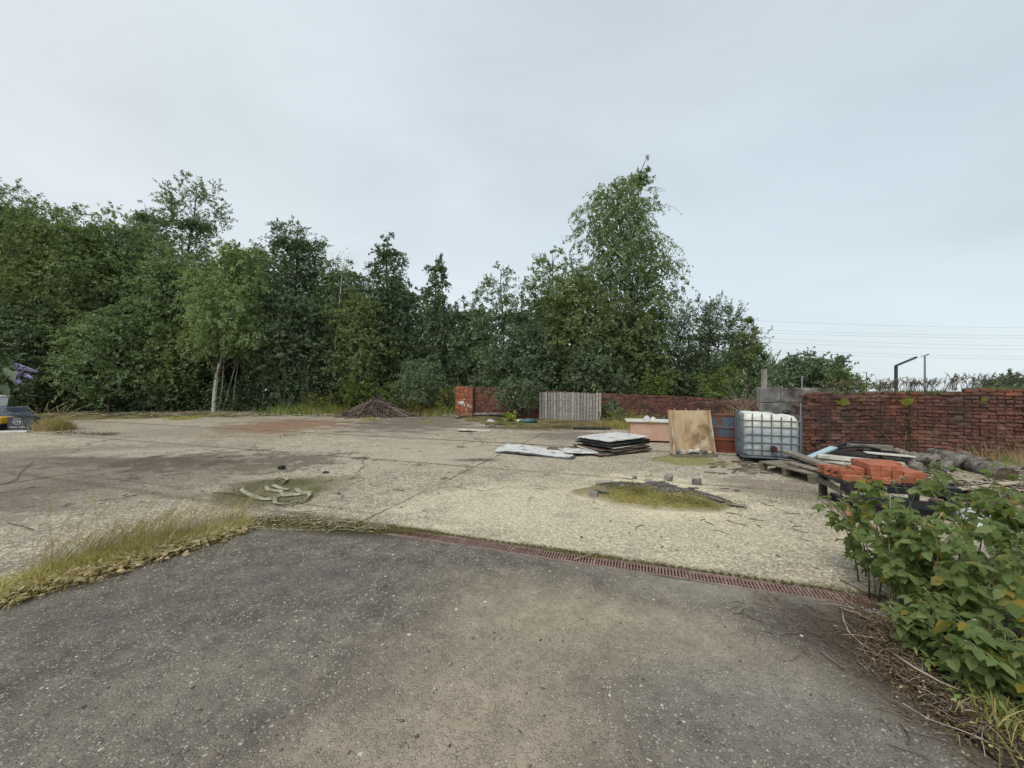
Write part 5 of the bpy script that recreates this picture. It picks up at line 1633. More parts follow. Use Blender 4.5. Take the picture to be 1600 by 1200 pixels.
T('birch_tree', 'small feathery birch top just left of the tall thin one', 24.5, 232, [(316, 222, 240), (335, 205, 262), (370, 195, 280), (440, 190, 290), (520, 190, 290)], L_GREY, 480, group=LG, seed=6, up=.7, twig=.8)
T('broadleaf_tree', 'bushy mid green tree between the tall thin birch and white trunk', 21.2, 250, [(385, 235, 290), (415, 205, 320), (480, 195, 330), (560, 190, 330), (634, 200, 320)], L_BIRCH, 560, group=LG, seed=7, twig=.8)
T('broadleaf_tree', 'broad dark green tree right behind the white trunked birch', 22.5, 458, [(346, 440, 478), (368, 412, 512), (410, 398, 522), (480, 398, 520), (560, 405, 515), (634, 420, 510)], L_DARK, 560, group=LG, seed=8, up=.6, twig=.8, r0=.13)
T('birch_tree', 'ragged green birch between the broad dark tree and the dark conical one', 22.0, 528, [(402, 512, 548), (425, 490, 578), (480, 480, 592), (540, 484, 590), (634, 500, 585)], L_GREY, 560, group=LG, seed=9, bark=M_BIRCH, r0=.07)
T('alder_tree', 'dark conical tree with a pointed top left of the drooping birch', 23.0, 610, [(360, 601, 611), (385, 584, 628), (415, 570, 638), (450, 562, 648), (500, 560, 655), (560, 562, 650), (630, 575, 640)], L_DARK, 640, group=LG, seed=10, droop=.5, twig=.6, r0=.13)
T('birch_tree', 'narrow drooping birch standing alone at the right end of the wood', 22.5, 685, [(392, 682, 690), (415, 668, 702), (445, 660, 706), (480, 657, 706), (530, 655, 706), (600, 662, 704)], L_DARK, 520, group=LG, seed=11, droop=1.3, up=.0, twig=.6, r0=.10, rise=.9)
T('broadleaf_tree', 'dark low tree filling the gap between the drooping birch and the wall', 22.0, 725, [(512, 712, 728), (530, 700, 742), (565, 695, 760), (620, 700, 760)], L_DARK, 600, group=LG, seed=12, twig=.6)
T('alder_tree', 'small bushy young tree in front of the dark conical tree', 19.0, 652, [(558, 645, 662), (575, 625, 680), (600, 610, 690), (630, 618, 682)], L_GREY, 900, L=.09, group=LG, seed=13, twig=.4, droop=.1)
T('broadleaf_tree', 'low leafy tree in front between the white birch and the broad dark tree', 20.5, 450, [(440, 430, 470), (480, 405, 500), (540, 400, 515), (600, 410, 510), (632, 420, 500)], L_DARK, 560, group=LG, seed=14, twig=.7, bark=M_BIRCH, r0=.05, stems=3)
T('broadleaf_tree', 'low dark tree in front between the ragged birch and the conical tree', 20.8, 556, [(450, 540, 575), (490, 515, 600), (550, 510, 615), (625, 520, 605)], L_OLIVE, 560, group=LG, seed=15, twig=.7, bark=M_BIRCH, r0=.045, stems=2)
T('broadleaf_tree', 'low spreading tree at the foot of the wood, far left', 19.6, 45, [(470, 10, 80), (510, -30, 120), (570, -50, 135), (622, -45, 120)], L_DARK, 600, group=LG, seed=16, twig=.7)
T('broadleaf_tree', 'low spreading tree at the foot of the wood below the pale olive tree', 19.6, 170, [(480, 140, 200), (520, 105, 240), (575, 100, 250), (618, 110, 240)], L_BIRCH, 600, group=LG, seed=17, twig=.7)
T('broadleaf_tree', 'low leafy tree left of the white birch trunk', 20.2, 268, [(500, 250, 290), (540, 225, 318), (590, 220, 322), (622, 235, 310)], L_OLIVE, 600, group=LG, seed=18, twig=.6)
T('broadleaf_tree', 'dark back tree seen above the gap right of the white birch', 26.0, 385, [(380, 360, 402), (405, 340, 430), (480, 330, 450), (600, 330, 450)], L_DARK, 420, L=.16, group=LG, seed=19, twig=.9)
for k, (px, top, wd) in enumerate(((-90, 330, 120), (40, 350, 100), (150, 370, 100), (300, 400, 110), (520, 430, 90), (630, 440, 80), (700, 470, 60))):
    T('broadleaf_tree', ['deep shaded tree standing far back in the wood beyond the left edge', 'shaded back tree behind the second tree from the left', 'shaded back tree behind the pale olive tree',
      'shaded back tree behind the white trunked birch', 'shaded back tree behind the ragged birch', 'shaded back tree behind the dark conical tree', 'shaded back tree behind the drooping birch'][k], 27.5 + (k % 3), px,
      [(top, px - 25, px + 25), (top + 40, px - wd * .8, px + wd * .8), (560, px - wd, px + wd), (634, px - wd, px + wd)], L_DARK, 230, L=.24, group=LG, seed=30 + k, twig=1.3, show=.1)
# slim pale stems standing in the edge of the wood
for k, (x0, y0, x1, y1, d, rr, lab) in enumerate(((341, 640, 350, 560, 20.1, .035, 'slim pale birch stem right beside the white trunk'), (347, 642, 368, 570, 20.2, .03, 'slim birch stem leaning right beside the white trunk'),
        (364, 645, 371, 575, 20.3, .03, 'thin upright stem third right of the white trunk'), (434, 642, 437, 585, 20.6, .022, 'bare sapling stem below the low leafy tree'), (484, 645, 480, 600, 20.2, .04, 'pale bare stem left of the brush pile'),
        (516, 628, 530, 480, 21.2, .05, 'long pale leaning birch stem in front of the ragged birch'), (409, 636, 410, 590, 20.5, .022, 'dark thin stem in the shade right of the white birch'), (480, 622, 481, 600, 20.4, .05, 'short pale stake in the undergrowth'))):
    a = PD(x0, y0, d); a.z = 0; e = PD(x1, y1, d); m_ = a.lerp(e, .5) + Vector((rnd.uniform(-.08, .08), 0, 0)); top_ = e + (e - a) * .4
    t = thing('slim_birch', lab, 'young tree', a, 0, 'slim stems at the edge of the wood'); b = MB(); b.tube([Vector((0, 0, 0)), m_ - a, e - a, top_ - a], [rr, rr * .85, rr * .7, rr * .3], 7); b.build('trunk', M_BIRCH, t, smooth=True)
    n = 260; rq = np.random.RandomState(k); P = np.array(top_ - a) + rq.normal(0, .35, (n, 3)); v, f = np_leaves(P, rq.normal(0, .6, (n, 3)) + [0, 0, -.3], rq.normal(0, .5, (n, 3)) + [0, 0, .8], rq.uniform(.05, .1, n), rq.uniform(.03, .06, n)); link('foliage', np_mesh('foliage', v, f, L_BIRCH), t, kind='stuff')

# group behind the far wall
T('birch_tree', 'tallest birch of all, its pointed top leaning right, behind the fence panel', 20.0, 965, [(240, 1006, 1011), (262, 992, 1016), (288, 962, 1018), (300, 905, 1020), (330, 899, 1026), (365, 897, 1036), (392, 900, 1064), (410, 896, 1070), (435, 898, 1058), (465, 905, 1074), (500, 920, 1062), (560, 935, 1045)], L_BIRCH, 640, L=.12, group=RG, seed=50, droop=.75, up=.25, twig=.75, r0=.13, bark=M_BARK, rise=1.0, show=.8, cd=3.4)
T('broadleaf_tree', 'round topped olive tree in front of the tallest birch', 19.0, 905, [(408, 885, 925), (430, 855, 950), (470, 842, 972), (540, 838, 985), (600, 845, 990), (628, 850, 980)], L_OLIVE, 640, group=RG, seed=51, twig=.7, r0=.12)
T('birch_tree', 'airy birch with sparse top at the left of the group behind the wall', 20.0, 786, [(415, 775, 798), (432, 748, 822), (460, 733, 838), (500, 738, 842), (560, 728, 846), (620, 735, 850)], L_GREY, 520, group=RG, seed=52, twig=.7, up=.6, show=.9)
T('birch_tree', 'pale green birch between the airy birch and the round olive tree', 20.6, 862, [(386, 848, 878), (402, 830, 900), (440, 824, 908), (500, 820, 905), (600, 825, 900)], L_BIRCH, 540, group=RG, seed=53, up=.6, show=.9)
T('broadleaf_tree', 'dark green tree filling the base between the airy birch and the round tree', 18.6, 820, [(500, 800, 850), (530, 770, 880), (580, 758, 890), (622, 765, 880)], L_DARK, 640, group=RG, seed=54, twig=.6)
T('broadleaf_tree', 'leafy tree under the right side of the tallest birch', 19.4, 1000, [(470, 985, 1020), (500, 960, 1045), (560, 950, 1050), (622, 950, 1060)], L_OLIVE, 700, group=RG, seed=55, twig=.7)
T('shrub_tree', 'low overhanging tree right above the fence panel', 17.6, 925, [(530, 905, 945), (555, 880, 968), (590, 870, 980), (612, 880, 975)], L_DARK, 760, L=.1, group=RG, seed=56, twig=.5)
T('sallow_tree', 'wide dark sallow bush tree right of the tallest birch', 20.5, 1110, [(470, 1085, 1118), (485, 1062, 1150), (515, 1040, 1178), (560, 1022, 1190), (612, 1020, 1195)], L_DARK, 900, L=.115, group=RG, seed=57, up=.9, droop=.0, twig=.8, show=.9, stems=3)
T('sallow_tree', 'ragged light green shrub tree at the right end of the dark sallow', 18.5, 1170, [(498, 1164, 1178), (520, 1145, 1190), (545, 1140, 1204), (580, 1140, 1200), (622, 1145, 1190)], L_OLIVE, 750, L=.1, group=RG, seed=58, up=.8, droop=.0, twig=.7, show=1)
T('broadleaf_tree', 'dark back tree behind the gap left of the airy birch', 27, 740, [(470, 725, 755), (510, 705, 790), (620, 700, 800)], L_DARK, 300, L=.2, group=RG, seed=59)
for k, (px, top, wd) in enumerate(((860, 460, 80), (960, 500, 80), (1080, 540, 60))):
    T('broadleaf_tree', ['shaded back tree behind the pale green birch', 'shaded back tree behind the tallest birch', 'shaded back tree behind the dark sallow'][k], 25, px, [(top, px - 20, px + 20), (top + 30, px - wd * .8, px + wd * .8), (630, px - wd, px + wd)], L_DARK, 240, L=.22, group=RG, seed=70 + k, twig=1.0, show=.1)
FG = 'far trees and bushes beyond the walls'
T('hedge_tree', 'low dome shaped dark tree far beyond the block wall', 34, 1262, [(556, 1235, 1285), (566, 1205, 1312), (580, 1195, 1330), (606, 1195, 1335)], L_DARK, 800, L=.2, group=FG, seed=80, droop=0, twig=.7, show=.2)
T('hedge_tree', 'lighter bush trailing down right of the dome shaped tree', 30, 1325, [(575, 1310, 1325), (588, 1295, 1340), (606, 1290, 1358)], L_OLIVE, 700, L=.15, group=FG, seed=81, droop=0, twig=.7, show=.3)
T('hedge_tree', 'small grey green far bush left of the dark lamp post', 60, 1375, [(600, 1365, 1385), (606, 1355, 1395)], L_GREY, 200, L=.3, group=FG, seed=82, droop=0)
T('hedge_tree', 'dark far bush over the wall near the right edge', 28, 1575, [(586, 1562, 1590), (594, 1545, 1625), (608, 1520, 1660)], L_DARK, 700, L=.16, group=FG, seed=83, droop=0, twig=.6, show=.4)

# shrubs
SG = 'shrubs along the wood edge and wall'
for k, (lab, d, px, cr, lf, nm, LL, nme) in enumerate((
        ('leafy pale green shrub just left of the brush pile', 19.7, 560, [(592, 545, 575), (605, 530, 595), (632, 535, 600)], L_BRIGHT, 900, .10, 'shrub'),
        ('bright leaved sapling behind the top of the brush pile', 19.5, 612, [(600, 605, 618), (612, 596, 628), (635, 602, 625)], L_BRIGHT, 500, .10, 'shrub'),
        ('tall yellow green weeds left of the far wall end', 19.0, 700, [(603, 690, 712), (615, 675, 726), (640, 665, 728)], L_YELLOW, 900, .07, 'weed_clump'),
        ('low yellowish weeds right of the brush pile', 19.2, 655, [(618, 640, 670), (628, 625, 690), (646, 625, 695)], L_YELLOW, 900, .07, 'weed_clump'),
        ('low green weeds left of the brush pile', 19.7, 500, [(618, 485, 515), (630, 465, 545), (646, 465, 550)], L_YELLOW, 800, .07, 'weed_clump'),
        ('ivy and bramble hanging over the left half of the far wall', 16.6, 802, [(594, 772, 838), (612, 762, 842), (636, 774, 832)], L_DARK, 1500, .085, 'bramble'),
        ('bright green bush on the far wall right of the fence panel', 17.3, 1022, [(583, 1012, 1035), (595, 1003, 1046), (622, 1008, 1042)], L_BRIGHT, 900, .085, 'shrub'),
        ('bright bramble clump on top of the far wall left of the concrete post', 15.4, 1122, [(577, 1105, 1140), (592, 1094, 1158), (624, 1098, 1152)], L_BRIGHT, 850, .085, 'bramble'),
        ('yellow green herbs at the wall foot beside the fence panel', 13.8, 972, [(642, 960, 985), (655, 945, 1000), (672, 948, 1002)], L_YELLOW, 1500, .055, 'weed_clump'),
        ('dark bramble at the wall foot right of the fence panel', 15.5, 952, [(625, 945, 965), (640, 940, 985), (655, 940, 985)], L_DARK, 1000, .08, 'bramble'),
        ('small bright green dock plant on the verge before the far wall', 15.2, 797, [(650, 790, 805), (655, 786, 810), (660, 790, 806)], L_FERN, 1300, .12, 'weed_plant'),
        ('green weeds behind the pink plywood box', 11.6, 1000, [(648, 990, 1045), (656, 985, 1050), (672, 985, 1050)], L_YELLOW, 1200, .06, 'weed_clump'),
        ('dry climbing weeds over the wall behind the drum', 12.2, 1140, [(640, 1120, 1150), (650, 1112, 1165), (668, 1112, 1165)], L_YELLOW, 500, .05, 'weed_clump'))):
    T(nme, lab, d, px, cr, lf, nm, L=LL, group=SG, seed=100 + k, cat='bush' if nme in ('shrub', 'bramble') else 'weeds', r0=.02, twig=.28, droop=.1, spread=.9, show=.8, up=.6, stems=2)
# undergrowth filling the dark edge of the wood
r = np.random.RandomState(5); n = 48000
px = r.uniform(-150, 720, n); d = r.uniform(19.6, 26, n); hz = r.uniform(0, 1, n) ** 1.2 * (2.3 + .8 * np.sin(px * .05) + .5 * np.sin(px * .13 + 1))
P = np.stack([(px - 800) / F * d, d, hz], -1)
v, f = np_leaves(P, r.normal(0, 1, (n, 3)) + [0, 0, .2], r.normal(0, .6, (n, 3)) + [0, 0, .8], r.uniform(.08, .2, n), r.uniform(.05, .11, n))
link('undergrowth', np_mesh('undergrowth', v, f, L_DARK), kind='stuff')

r = np.random.RandomState(6); n = 15000; px = r.uniform(-200, 1215, n); d = r.uniform(27, 36, n); hz = r.uniform(0, 1, n) * (3.4 + .9 * np.sin(px * .04) + .5 * np.sin(px * .11))
v, f = np_leaves(np.stack([(px - 800) / F * d, d, hz], -1), r.normal(0, 1, (n, 3)), r.normal(0, 1, (n, 3)), r.uniform(.25, .6, n), r.uniform(.18, .4, n))
link('woodland', np_mesh('woodland', v, f, L_DARK), kind='stuff')

# ---------------------------------------------------------------- grasses


def grass(name, pts, mat, n, h, w, lean, seed, spread=.1, label=None, kind='stuff', cat=None, hmin=.35, curl=.3, group=None, K=4):
    """pts: list of (point, radius) patches"""
    r = np.random.RandomState(seed); wt = np.array([q[1] for q in pts]); k = r.choice(len(pts), n, p=wt / wt.sum())
    c_ = np.array([[q[0][0], q[0][1], q[0][2]] for q in pts])[k]; rad = wt[k]
    P = c_ + np.stack([r.normal(0, .5, n) * rad, r.normal(0, .5, n) * rad, np.zeros(n)], -1)
    H = h * r.uniform(hmin, 1, n) * (.35 + .75 * np.clip(.5 + .5 * np.sin(P[:, 0] * 9 + 2 * np.sin(P[:, 1] * 11)) * np.sin(P[:, 1] * 8 + P[:, 0] * 4), 0, 1))
    ln = np.stack([r.normal(lean[0], lean[2], n), r.normal(lean[1], lean[2], n)], -1) * H[:, None]
    v, f = blades(P, H, ln, np.full(n, w) * r.uniform(.5, 1.3, n), np.full(n, curl) * r.uniform(0, 1.6, n), seed, K)
    if kind:
        return tag(link(name, np_mesh(name, v, f, mat)), label, cat, group, kind)
    return link(name, np_mesh(name, v, f, mat), label=label, cat=cat, group=group)


def along(pxs, rad, n=12):
    P = [G(*q) for q in pxs]; out = []
    for i in range(len(P) - 1):
        for k in range(n):
            s = k / n; q = P[i].lerp(P[i + 1], s); rr = rad[i] * (1 - s) + rad[i + 1] * s
            out.append((q, rr))
    return out


def scatter_leaves(name, mat, pts, n, s0, s1, seed, zt=.03, flat=.25, **kw):
    r = np.random.RandomState(seed); wt = np.array([q[1] for q in pts]); k = r.choice(len(pts), n, p=wt / wt.sum()); c_ = np.array([[q[0][0], q[0][1], q[0][2]] for q in pts])[k]; rad = wt[k]
    P = c_ + np.stack([r.normal(0, .5, n) * rad, r.normal(0, .5, n) * rad, r.uniform(.004, zt, n)], -1)
    A = r.normal(0, 1, (n, 3)) * [1, 1, flat]; v, f = np_leaves(P, A, r.normal(0, .35, (n, 3)) + [0, 0, 1], r.uniform(s0, s1, n), r.uniform(s0, s1, n) * .6); return link(name, np_mesh(name, v, f, mat), kind=kw.get('kind', 'stuff'))


# long grass strip between the asphalt and the left bays
line = [(-60, 950), (20, 922), (110, 893), (200, 866), (270, 845), (330, 834), (380, 822)]
grass('long_grass', along(line, [.22, .22, .26, .28, .30, .26, .12]), L_GRASS, 9500, .21, .0055, (.25, -.1, .5), 1, hmin=.12, curl=.6)
grass('long_grass', along([(-60, 955), (40, 922), (140, 895), (230, 868), (300, 850), (380, 830)], [.2, .16, .16, .16, .14, .1]), L_STRAW, 2600, .16, .005, (.3, -.45, .55), 2, hmin=.3, curl=.8)
grass('seeding_grass', along([(60, 892), (130, 872), (200, 850), (270, 830), (340, 815), (375, 812)], [.12, .16, .2, .2, .24, .16]), L_STRAW, 650, .36, .005, (.35, .1, .3), 3, hmin=.45, curl=.15)


def seedheads(name, roots, h, mat, seed, lean=(.3, 0, .3), label=None, kind='stuff', cat=None, th=1.0):
    """thin stalks with a feathery head of small grains"""
    r = np.random.RandomState(seed); n = len(roots); P = np.array([tuple(q) for q in roots]); H = h * r.uniform(.6, 1, n)
    K = 6; t = np.linspace(0, 1, K)[None, :, None]; ln = np.stack([r.normal(lean[0], lean[2], n) * H, r.normal(lean[1], lean[2], n) * H, np.zeros(n)], -1)
    C = P[:, None] + np.array([0, 0, 1.0]) * H[:, None, None] * (t - .12 * t ** 3) + ln[:, None] * t ** 1.8
    a1 = np_tubes(C, np.repeat(np.linspace(.0022, .001, K)[None] * th, n, 0), 3)
    m = 22; base = C[:, -3]; tip = C[:, -1]; s = r.uniform(0, 1.05, (n, m, 1)); Q = (base[:, None] * (1 - s) + tip[:, None] * s + r.normal(0, .008, (n, m, 3))).reshape(-1, 3)
    A = np.repeat((tip - base)[:, None], m, 1).reshape(-1, 3); A = nrm(A) + r.normal(0, .3, A.shape)
    a2 = np_leaves(Q, A, r.normal(0, 1, Q.shape), np.full(len(Q), .016 * th ** .8), np.full(len(Q), .005 * th))
    v, f = cat_np(a1, a2); return tag(link(name, np_mesh(name, v, f, mat)), label, cat, None, kind)


rr_ = random.Random(5)
seedheads('seeding_grass', [G(rr_.uniform(60, 385), 0 + 905 - .26 * rr_.uniform(60, 385) + rr_.uniform(-8, 8)) for _ in range(60)], .40, L_STRAW, 4, (.35, .1, .25))
pts_ = []
for _ in range(110):
    x = rr_.uniform(40, 385); pts_.append(G(x, 918 - .265 * x + rr_.uniform(-12, 6)))
seedheads('seeding_grass', pts_, .38, L_STRAW, 6, (.35, .15, .28))
scatter_leaves('leaf_litter', L_LITTER, along([(-60, 958), (40, 925), (140, 898), (230, 872), (300, 853), (390, 826)], [.2, .18, .2, .2, .16, .14]), 5000, .006, .02, 31, .02)
scatter_leaves('grass_thatch', L_STRAW, along([(-60, 958), (40, 926), (140, 899), (230, 873), (300, 854), (390, 827)], [.18, .16, .18, .18, .14, .1]), 2200, .02, .08, 32, .05, .25)
grass('wood_edge_grass', [(Vector((px2x(p_, 19.0), 19.0 + .3 * math.sin(p_), 0)), .9) for p_ in range(455, 726, 18) if not 560 < p_ < 615], L_GRASS, 5200, .75, .016, (0, 0, .35), 61, curl=.4)
grass('wood_edge_grass', [(Vector((px2x(p_, 18.9), 18.9, 0)), .8) for p_ in (440, 480, 520, 640, 670, 700, 716)], L_BRIGHT, 2200, .9, .03, (0, 0, .35), 62, curl=.3)
# tuft by the crates
c = G(78, 672)
grass('grass_tuft', [(c, .35), (c + Vector((.35, 0, 0)), .3), (c + Vector((-.15, .1, 0)), .2)], L_STRAW, 2600, .72, .012, (.15, 0, .4), 8, kind=None, cat='grass', label='dry grass tuft growing right beside the lettered crate', curl=.4)
seedheads('tall_dry_stalks', [c + Vector((rr_.uniform(-.5, .4), 0, 0)) for _ in range(11)], 1.35, L_STRAW, 9, (.1, 0, .4), 'tall dry stalks arching out of the grass tuft by the crates', None, 'grass', 3.0)
for k, (px, py, n_, h_, rd, mt, lab) in enumerate(((545, 818, 260, .075, .10, L_BRIGHT, 'fresh green grass tuft in the mossy strip left of the drain'), (720, 699, 130, .09, .14, L_BRIGHT, 'small green tuft on the concrete left of the flat white sheet'),
        (722, 739, 90, .06, .09, L_GRASS, 'small tuft in the slab joint below the other green tuft'), (655, 727, 110, .05, .14, L_YELLOW, 'yellowish weeds growing in the slab joint near the middle'), (694, 748, 70, .05, .06, L_DARK, 'tiny dark green weed in the cross joint'),
        (577, 656, 260, .22, .3, L_GRASS, 'yellow grass tuft in front of the brush pile'), (665, 660, 200, .16, .3, L_GRASS, 'small yellow grass tuft right of the brush pile'), (720, 645, 300, .4, .25, L_GRASS, 'grass tuft at the foot of the orange pier'),
        (455, 680, 200, .06, .5, L_YELLOW, 'thin yellow growth in the far slab joint'), (285, 655, 500, .3, .5, L_GRASS, 'grass tuft at the wood edge left of the white birch'))):
    grass('grass_tuft', [(G(px, py), rd)], mt, n_, h_, .006 if py > 690 else .014, (0, 0, .5), 20 + k, kind=None, cat='grass', label=lab, group='small tufts scattered over the yard')
c = G(975, 668)
grass('grass_tuft', [(c, .7), (c + Vector((.5, .3, 0)), .5)], L_GRASS, 2600, .6, .016, (.1, -.1, .4), 41, kind=None, cat='grass', label='big yellow green grass tuft at the wall foot right of the fence panel', curl=.45)
c = Vector((px2x(1186, 11.2), 11.2, 0))
grass('dry_grass', [(c, .5), (c + Vector((.5, -.3, 0)), .45), (c + Vector((-.5, .2, 0)), .3)], L_STRAW, 2400, 1.15, .014, (.05, 0, .35), 42, kind=None, cat='grass', label='tall straw coloured dead grass behind the tank, by the concrete post', curl=.5, hmin=.3)
# bare arching twigs right of the bright bramble
r = np.random.RandomState(9); n = 30; root = np.array([px2x(1160, 13.5), 13.5, .5]); e = root + np.stack([r.normal(0, 1.0, n), r.normal(0, .4, n), r.uniform(.2, 1.7, n)], -1)
m_ = (root + e) / 2 + np.stack([r.normal(0, .25, n), r.normal(0, .2, n), r.uniform(.1, .7, n)], -1); t = np.linspace(0, 1, 7)[None, :, None]
C = (1 - t) ** 2 * root + 2 * t * (1 - t) * m_[:, None] + t ** 2 * e[:, None]
v, f = np_tubes(C, np.repeat(np.linspace(.007, .003, 7)[None], n, 0), 3)
link('bare_shrub', np_mesh('bare_shrub', v, f, M_TWIG), label='leafless tangle of pale stems on the far wall left of the concrete post', cat='bush')

# brush pile
bp = thing('brush_pile', 'conical heap of cut branches at the edge of the wood', 'brush pile', G(590, 650))
r = np.random.RandomState(12); n = 760; a = r.uniform(0, 6.28, n); rad = r.uniform(.1, 1.7, n) ** 1.1; h0 = .66 * np.clip(1 - rad / 1.6, 0, 1) ** 1.25 + .03
mid = np.stack([np.cos(a) * rad * 1.05, np.sin(a) * rad * .7, np.maximum(h0 + r.normal(0, .05, n), .03)], -1); dr = nrm(np.stack([np.cos(a), np.sin(a) * .8, np.full(n, -.5)], -1) + r.normal(0, .5, (n, 3)))
ln = r.uniform(.3, 1.1, n)[:, None]; A0 = mid - dr * ln * .5; A1 = mid + dr * ln * .5; A0[:, 2] = np.maximum(A0[:, 2], .02); A1[:, 2] = np.maximum(A1[:, 2], .02)
C = np.stack([A0, mid + r.normal(0, .04, (n, 3)), A1], 1); C[..., 2] = np.maximum(C[..., 2], .015)
v, f = np_tubes(C, np.repeat(r.uniform(.006, .02, n)[:, None], 3, 1) * np.array([[1.2, 1, .6]]), 4); link('brushwood', np_mesh('brushwood', v, f, M_TWIGD), bp, kind='stuff')
for k in range(22):
    a_ = rnd.uniform(0, 6.28); s_ = rnd.choice([-1, 1]); L_ = rnd.uniform(1.0, 1.9)
    top = Vector((rnd.uniform(-.25, .1), rnd.uniform(-.3, .1), rnd.uniform(.45, .85))); ft = Vector((s_ * rnd.uniform(.6, 2.2), rnd.uniform(-.8, .3), .04))
    b = MB(); b.tube([top, top.lerp(ft, .5) + Vector((0, 0, rnd.uniform(-.02, .12))), ft], [.012, .02, .024], 6); b.build('cut_branch', M_TWIG if k % 3 == 0 else M_TWIGD, bp, smooth=True)
# dead twigs lying along the wood edge
r = np.random.RandomState(14); n = 330; px = r.uniform(60, 730, n); P = np.array([tuple(G(x, y)) for x, y in zip(px, r.uniform(645, 652, n))]); a = r.normal(0, .5, n)
dr = np.stack([np.cos(a), np.sin(a), r.uniform(-.03, .12, n)], -1) * r.uniform(.2, 1.0, n)[:, None]; C = np.stack([P + [0, 0, .06], P + dr * .5 + [0, 0, .09], P + dr + [0, 0, .05]], 1)
v, f = np_tubes(C, np.full((n, 3), .012), 4); link('fallen_twigs', np_mesh('fallen_twigs', v, f, M_TWIG), kind='stuff')

# plants on the near wall
for k, (px, py, d, s, lab) in enumerate(((1316, 634, 8.28, .17, 'yellow green fern rooted in the brick wall above the heap of planks'), (1415, 634, 8.28, .20, 'upright yellow green fern growing in the corner of the two walls'), (1535, 628, wall_d(1535) - .06, .09, 'tiny fern high on the wall near the right edge'), (1346, 627, 8.28, .07, 'tiny withered fern between the two larger wall ferns'))):
    c = PD(px, py, d); s *= 1.4; t = thing('wall_fern', lab, 'fern', c)
    for q in range(9):
        a = (q / 8 - .5) * 2.1 + rnd.uniform(-.1, .1); L_ = s * rnd.uniform(.7, 1.1); V = []; Fc = []
        dirv = Vector((math.sin(a) * .85, -rnd.uniform(.12, .4), math.cos(a) * .9 + .25)).normalized(); side = dirv.cross(Vector((0, -1, .2))).normalized(); K = 10; b = MB()
        for j in range(K):
            s0 = j / K; p = dirv * L_ * s0 + Vector((0, -.1 * L_ * s0, -.2 * L_ * s0 * s0)); w = L_ * .13 * math.sin(math.pi * min(1, s0 * .9 + .12))
            for sg in (-1, 1):
                o_ = p + side * sg * w + dirv * L_ * .05; b.add([p, p + dirv * L_ * .045, o_ + dirv * L_ * .05, o_], [(0, 1, 2, 3)])
        b.build('frond', L_FERN, t)
r = random.Random(3); roots = []
for _ in range(230):
    px = r.uniform(1280, 1640)
    if r.random() < .5: px = r.choice([1385, 1400, 1430, 1455, 1470, 1520, 1550]) + r.gauss(0, 14)
    d = wall_d(px) + .12; roots.append(Vector((px2x(px, d), d, 1.30 if px < 1480 else 1.38)))
seedheads('wall_top_weeds', roots, .42, M_TWIGD, 33, (.1, 0, .35), th=1.8)
grass('wall_top_grass', [(Vector((px2x(p_, 8.48), 8.48, 1.28)), .16) for p_ in (1300, 1340, 1385, 1405)] + [(Vector((px2x(p_, wall_d(p_) + .1), wall_d(p_) + .1, 1.30 + .1 * (p_ > 1500))), .16) for p_ in (1435, 1460, 1490, 1530, 1560, 1600)], L_OLIVE, 2200, .13, .008, (0, 0, .8), 44, curl=.5)
r = np.random.RandomState(15); n = 2600; px = r.choice([1385, 1402, 1420, 1462, 1545, 1600, 1300], n) + r.normal(0, 11, n); d = np.array([wall_d(q_) for q_ in px]) + .10 + r.normal(0, .04, n)
P = np.stack([(px - 800) / F * d, d, np.where(px < 1480, 1.30, 1.40) + np.abs(r.normal(0, .045, n))], -1)
v, f = np_leaves(P, r.normal(0, 1, (n, 3)), r.normal(0, .5, (n, 3)) + [0, 0, .8], r.uniform(.015, .04, n), r.uniform(.01, .02, n)); link('wall_top_weeds', np_mesh('wall_top_weeds', v, f, L_OLIVE), kind='stuff')
r = np.random.RandomState(77); n = 700; zc = r.uniform(0, 1.3, n); P = np.stack([8.60 + r.normal(0, .045 + .03 * (zc > 1.0), n), 8.34 - np.abs(r.normal(0, .03, n)), zc], -1)
v, f = np_leaves(P, r.normal(0, 1, (n, 3)), r.normal(0, .5, (n, 3)) + [0, -.8, .3], r.uniform(.012, .035, n), r.uniform(.01, .02, n)); link('corner_moss', np_mesh('corner_moss', v, f, L_LITTER), label='dark moss and small creepers lining the corner of the near walls', cat='moss', kind='stuff')
# dead stalks in front of the near wall
seedheads('dry_stalks', [Vector((px2x(p_, 7.3), 7.3, 0)) for p_ in (1400, 1412, 1480, 1532, 1540, 1551, 1562, 1570, 1580, 1590, 1598, 1545, 1575, 1585)], .95, L_STRAW, 35, (-.1, 0, .35))
grass('dry_grass', [(Vector((px2x(p_, 6.9), 6.9, 0)), .3) for p_ in (1540, 1570, 1600, 1630)], L_STRAW, 700, .7, .006, (0, 0, .35), 45)

# ---------------------------------------------------------------- moss, dirt and litter strips


